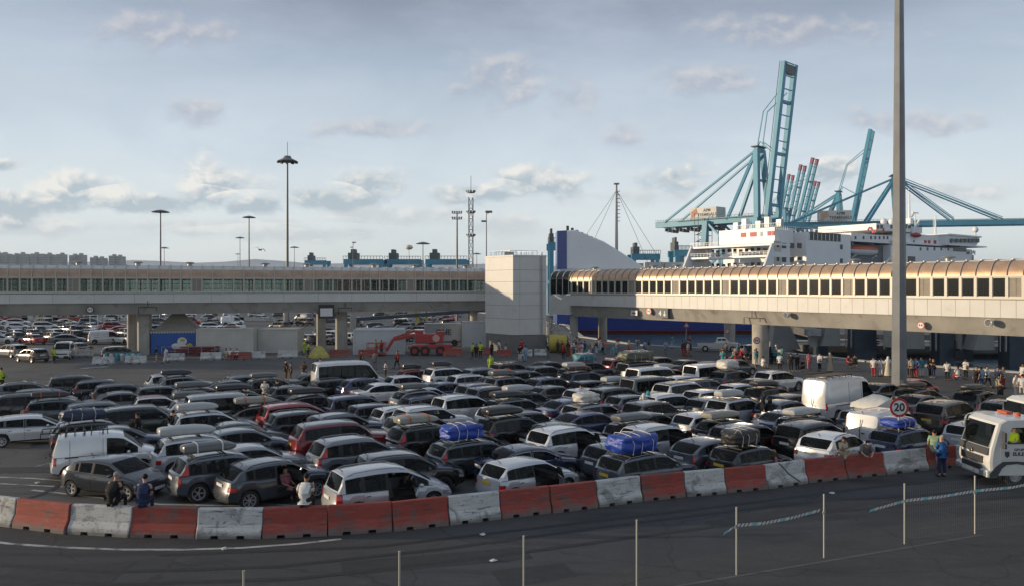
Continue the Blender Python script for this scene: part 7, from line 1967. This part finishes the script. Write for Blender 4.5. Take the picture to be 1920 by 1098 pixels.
# drains and litter on the road
for i,(x,y,l) in enumerate(((905,1003,'crumpled white paper litter by the red barriers in the middle'),(925,1052,'white paper scrap in the middle of the road'),(420,1030,'pale plastic litter below the sitting man barriers'),(1560,925,'small white litter by the barriers on the right'),(70,906,'pale litter on the lot beside the leftmost barriers'))):
    b_=bmesh.new(); bmesh.ops.create_icosphere(b_,subdivisions=2,radius=.09)
    for v in b_.verts: v.co=Vector((v.co.x*rnd.uniform(.6,1.5),v.co.y*rnd.uniform(.6,1.4),v.co.z*rnd.uniform(.2,.6)))
    me=bpy.data.meshes.new('litter'); b_.to_mesh(me); b_.free(); me.materials.append(matte); o=bpy.data.objects.new('litter',me); COL.objects.link(o); o.location=gp(x,y)+Vector((0,0,.04)); o.color=(.5,.5,.48,1); tag(o,l,'litter')
# ---------------------------------------------------------------- people of the place
def onbar(x,i): 
    b=BOBJ[i]; D=b.location.y; rx=(x-CX)/F; return Vector((rx*D,D,.92-.33))
SB=1.0
def sitbar(x,i,shirt,tr,lab,rz,hair='black'):
    T=person_tpl('sitlean',False); b=BOBJ[i]; D=b.location.y+ (x-CX)/F*0
    d=Vector((math.cos(b.rotation_euler.z),math.sin(b.rotation_euler.z))); rx=(x-CX)/F; t=(rx*b.location.y-b.location.x)/(d.x-rx*d.y); q_=b.location.xy+d*t
    c=person(0,0,shirt,tr,'sitlean','',rz=rz,base=Vector((q_.x,q_.y,SB-T.seat)),hair=hair,label=lab)
sitbar(211,2,'black','black','person with grey hair in a black top sitting on the white barrier, from behind',80,'grey')
sitbar(268,3,'navy','navy','man in a dark blue t-shirt sitting on the worn red barrier, from behind',95)
sitbar(571,5,'white','black','man in a white t-shirt and black shorts sitting on a red barrier, from behind',85)
person(757,948,'black','black','crouch','',rz=70,label='person dressed in black crouching at the open door of the silver people carrier')
person(1582,893,'beige','beige','phone','',rz=-60,label='young man in a beige t-shirt and trousers standing behind a red barrier')
person(1620,889,'grey','grey','lean','',rz=-95,label='young man in a grey t-shirt leaning on the red barrier')
person(1766,893,'blue','navy','folded','',rz=100,h=1.03,hair='grey',label='grey-haired man in a blue jacket standing on the road side of the barriers')
person(1752,877,'green','beige','stand','',rz=60,label='man in a pale green shirt behind the man in the blue jacket')
person(951,829,'white','black','hip','',rz=-80,hair='grey',label='man in a white t-shirt and black trousers standing between dark cars in the middle')
person(1053,868,'yellow','beige','lean','',rz=60,h=.9,label='boy in a yellow t-shirt leaning into the open white SUV')
person(1431,806,'black','black','stand','',rz=0,robe=True,label='woman in a black headscarf and robe beside the open car boot, left of two')
person(1444,806,'black','black','stand','',rz=40,robe=True,label='woman in a black robe beside the open car boot, right of two')
person(1417,842,'white','grey','stand','',rz=180,hair='blond',label='fair-haired person in white between dark cars behind the black bag')
person(1450,897,'pink','pink','sit','',rz=200,robe=False,label='woman in pink seated low beside the black car with the bag',hair='blond')
person(1405,895,'red','red','stand','',rz=-90,h=.62,label='small child in red beside the black car with the bag')
person(1207,790,'white','white','stand','',rz=90,robe=True,label='woman in a white robe left of the brown SUV'); person(1215,788,'teal','white','stand','',rz=120,robe=True,label='woman in a turquoise headscarf and white robe left of the brown SUV')
person(1090,770,'white','grey','stand','',rz=90,label='person in white standing among cars right of the centre')
person(557,776,'white','denim','stand','',rz=90,label='man in a white t-shirt standing behind the brown saloon, back turned')
person(497,758,'white','denim','folded','',rz=-90,label='man in white with folded arms behind the brown saloon')
person(520,760,'black','black','stand','',rz=100,label='person in black between the man in white and the dark green hatchback')
person(325,830,'black','black','stand','',rz=95,label='man in a sleeveless black top standing among cars at left'); person(258,836,'black','grey','phone','',rz=180,label='man in black beyond the small white van with a hand raised')
person(570,714,'brown','white','phone','',rz=-90,label='person in a brown top and white trousers left of the minibus')
person(595,713,'lblue','denim','stand','',rz=90,label='woman in pale blue left of the minibus, hair down'); person(601,707,'blue','blue','stand','',rz=60,label='person in bright blue behind the woman in pale blue')
person(536,712,'black','brown','stand','',rz=30,label='dark-haired person left of a pair near the minibus'); person(545,713,'brown','brown','stand','',rz=200,h=.9,label='shorter person right of a pair near the minibus')
person(745,690,'red','black','walk','',rz=170,label='man in a red top and black trousers walking in front of the white cabin')
person(723,706,'white','black','stand','',rz=0,h=.8,label='small dark-haired person in white right of the minibus'); person(678,690,'brown','black','walk','',rz=180,label='person in brown walking behind the minibus roof'); person(703,692,'grey','grey','stand','',rz=90,label='person in grey behind the front end of the minibus')
person(920,700,'hivis','hivis','stand','',rz=-90,label='worker in full yellow hi-vis and cap in front of the tower plinth')
person(1338-260,712,'lblue','grey','stand','',rz=90,robe=True,label='woman in a pale headscarf standing in the back rows right of the tower')
# right bank
RB=[(1462,695,'white','black','stand'),(1483,696,'black','black','stand'),(1495,696,'black','black','folded'),(1505,695,'black','black','sit'),(1517,693,'pink','pink','stand'),(1537,695,'white','black','phone'),(1591,688,'red','black','sit'),(1603,686,'black','black','sit'),(1638,705,'white','red','stand'),(1652,705,'white','white','hip'),(1700,706,'blue','navy','stand'),(1717,707,'blue','red','hip'),(1728,706,'teal','white','stand'),(1709,707,'beige','brown','stand'),(1744,707,'black','black','stand'),(1750,708,'black','navy','folded'),(1776,713,'white','black','stand'),(1796,712,'white','red','sit'),(1811,710,'white','black','phone'),(1831,727,'black','black','stand'),(1840,727,'lblue','denim','stand'),(1851,726,'white','black','walk'),(1871,728,'navy','beige','stand'),(1881,727,'beige','red','stand'),(1876,745,'black','brown','sit'),(1905,745,'white','white','stand'),(1917,747,'white','beige','stand'),(1918,722,'white','red','stand')]
RP=['left of a pair in black by the thick column','left one of two in black on the bank','right one of two in black on the bank','next to two figures in black','on the bank left of the beige robe','facing the water left of the beige robe','near the first blue linkspan tower','beside the one in red near the linkspan','left of three in white just left of the mast','middle of three in white just left of the mast','just right of the tall mast','between beige and turquoise right of the mast','third from the tall mast on the bank','in the group just right of the tall mast','alone in black right of the tall mast group','close beside another in black on the bank','by the water right of the pair in black','on the ground between two in white','with a dark bag strap by the water','left of three near the far right cars','middle of three near the far right cars','right of three near the far right cars','taller of two at the far right bank','shorter of two at the far right bank','low between far right cars','near the right edge above the truck','rightmost near the truck','at the very right edge of the bank']
for (x,y,s,t,k),w in zip(RB,RP): person(x,y,s,t,k,w,rz=rnd.choice([60,90,120,-60,200]),group='people on the quay at right')
person(1556,695,'beige','beige','stand','',rz=90,robe=True,label='person in a long beige robe facing the water left of the linkspan tower'); person(1665,704,'white','cream','stand','',rz=70,robe=True,label='woman in a white robe rightmost of three just left of the tall mast')
# workers and people at left
for x,y,s,t,k,l in((3,730,'hivis','black','walk','worker in hi-vis cut by the left edge'),(101,680,'hivis','navy','stand','worker in hi-vis in front of the cream minivan'),(130,612,'hivis','navy','stand','far worker in hi-vis by the white barrier runs'),(293,678,'black','beige','stand','person in black top in front of the blue tent'),(311,680,'white','white','walk','person in white right of another in front of the tent'),(570,664,'hivis','hivis','stand','left one of two hi-vis workers near the thin second pier'),(578,668,'hivis','black','phone','right one of two hi-vis workers near the thin second pier'),(549,655,'black','black','sit','person in black against the second container'),(491,655,'hivis','black','stand','worker between the two containers'),(497,656,'black','black','stand','person in black between the two containers'),
 (886,671,'hivis','black','stand','left worker of the dark group by the slim pier'),(893,673,'black','black','folded','middle man in black by the slim pier'),(901,670,'hivis','black','hip','right worker of the group by the slim pier'),(922,668,'black','black','stand','dark figure left of the tower plinth'),(936,664,'white','denim','stand','person in white before the dark plinth'),(948,664,'white','black','sit','person in white seated on the red barrier at the plinth'),(978,663,'red','navy','stand','person in red at the tower corner'),(975,676,'black','white','stand','left of a pair in front of the tower corner'),(985,677,'lblue','lblue','stand','person in pale blue in front of the tower corner'),(662,600,'hivis','hivis','stand','far hi-vis worker beside the pale columns'),(705,664,'hivis','black','stand','left worker standing in the lift basket'),(715,664,'red','black','stand','right person standing in the lift basket')):
    p=person(x,y,s,t,k,'',label=l,rz=rnd.uniform(0,360),group='people under the left walkway')
for x,y,s,t,l in((398,673,'black','black','left person sitting on the white barrier by the first container'),(406,671,'navy','grey','right person sitting on the white barrier by the first container'),(424,673,'beige','beige','left of three people sitting by the red barrier'),(432,673,'white','red','middle of three people sitting by the red barrier'),(444,673,'white','black','right of three people sitting by the red barrier')):
    person(x,y,s,t,'sit','',label=l,rz=-90,group='people under the left walkway')
# crowd right of the tower
cz=['right by the tower','beside the white stair','in front of the yellow tank','by the orange cone','left of the cone','right of the cone','below the hull bow','at the blue bundle','by the quay edge','near the warning triangle','near the pickup','behind the pickup','left of the thick column','behind the thick column']
seen=set(); cs=['black','white','navy','lblue','red','grey','beige','pink','black','white','denim','teal','brown']; ks=['stand','folded','hip','phone','walk','sit','stand']
j=0
for i in range(64):
    if i<26: x=rnd.uniform(1022,1130); y=rnd.uniform(655,672)
    elif i<42: x=rnd.uniform(1130,1300); y=rnd.uniform(652,668)
    else: x=rnd.uniform(1325,1470); y=rnd.uniform(668,690)
    s,t,k=rnd.choice(cs),rnd.choice(cs),rnd.choice(ks); z=cz[max(0,min(13,int((x-1020)/33)))]
    key=(s,t,k,z)
    if key in seen: continue
    seen.add(key); person(x,y,s,t,k,'in the crowd '+z,group='crowd waiting right of the tower',robe=(i%6==0))
# people in vehicles
c=person(0,0,'hivis','navy','sit','',base=dp+Vector((0,0,1.12)),rz=180,label='truck driver in a yellow hi-vis vest seated in the cab')
q3=place[1]; M2=Matrix.Rotation(q3[2],3,'Z'); v=Vector((q3[0],q3[1],0))+M2@Vector((.22,-.34,.06))
person(0,0,'pink','pink','sit','',base=v,rz=-20,label='woman in pink sitting in the open front door of the dark grey SUV')

# ---------------------------------------------------------------- haze
hz=bpy.data.materials.new('haze_air'); hz.use_nodes=True; nt=hz.node_tree; nt.nodes.clear(); ho=N(nt,'ShaderNodeOutputMaterial'); hv=N(nt,'ShaderNodeVolumePrincipled')
hv.inputs['Color'].default_value=(.72,.85,1.0,1); hv.inputs['Density'].default_value=.00011; hv.inputs['Anisotropy'].default_value=.2; lk(nt,hv.outputs[0],ho.inputs['Volume'])
hb_=MB().box((0,4350,71),(18400,9200,150)).build('haze',hz); tag(hb_,None,None,kind='stuff')
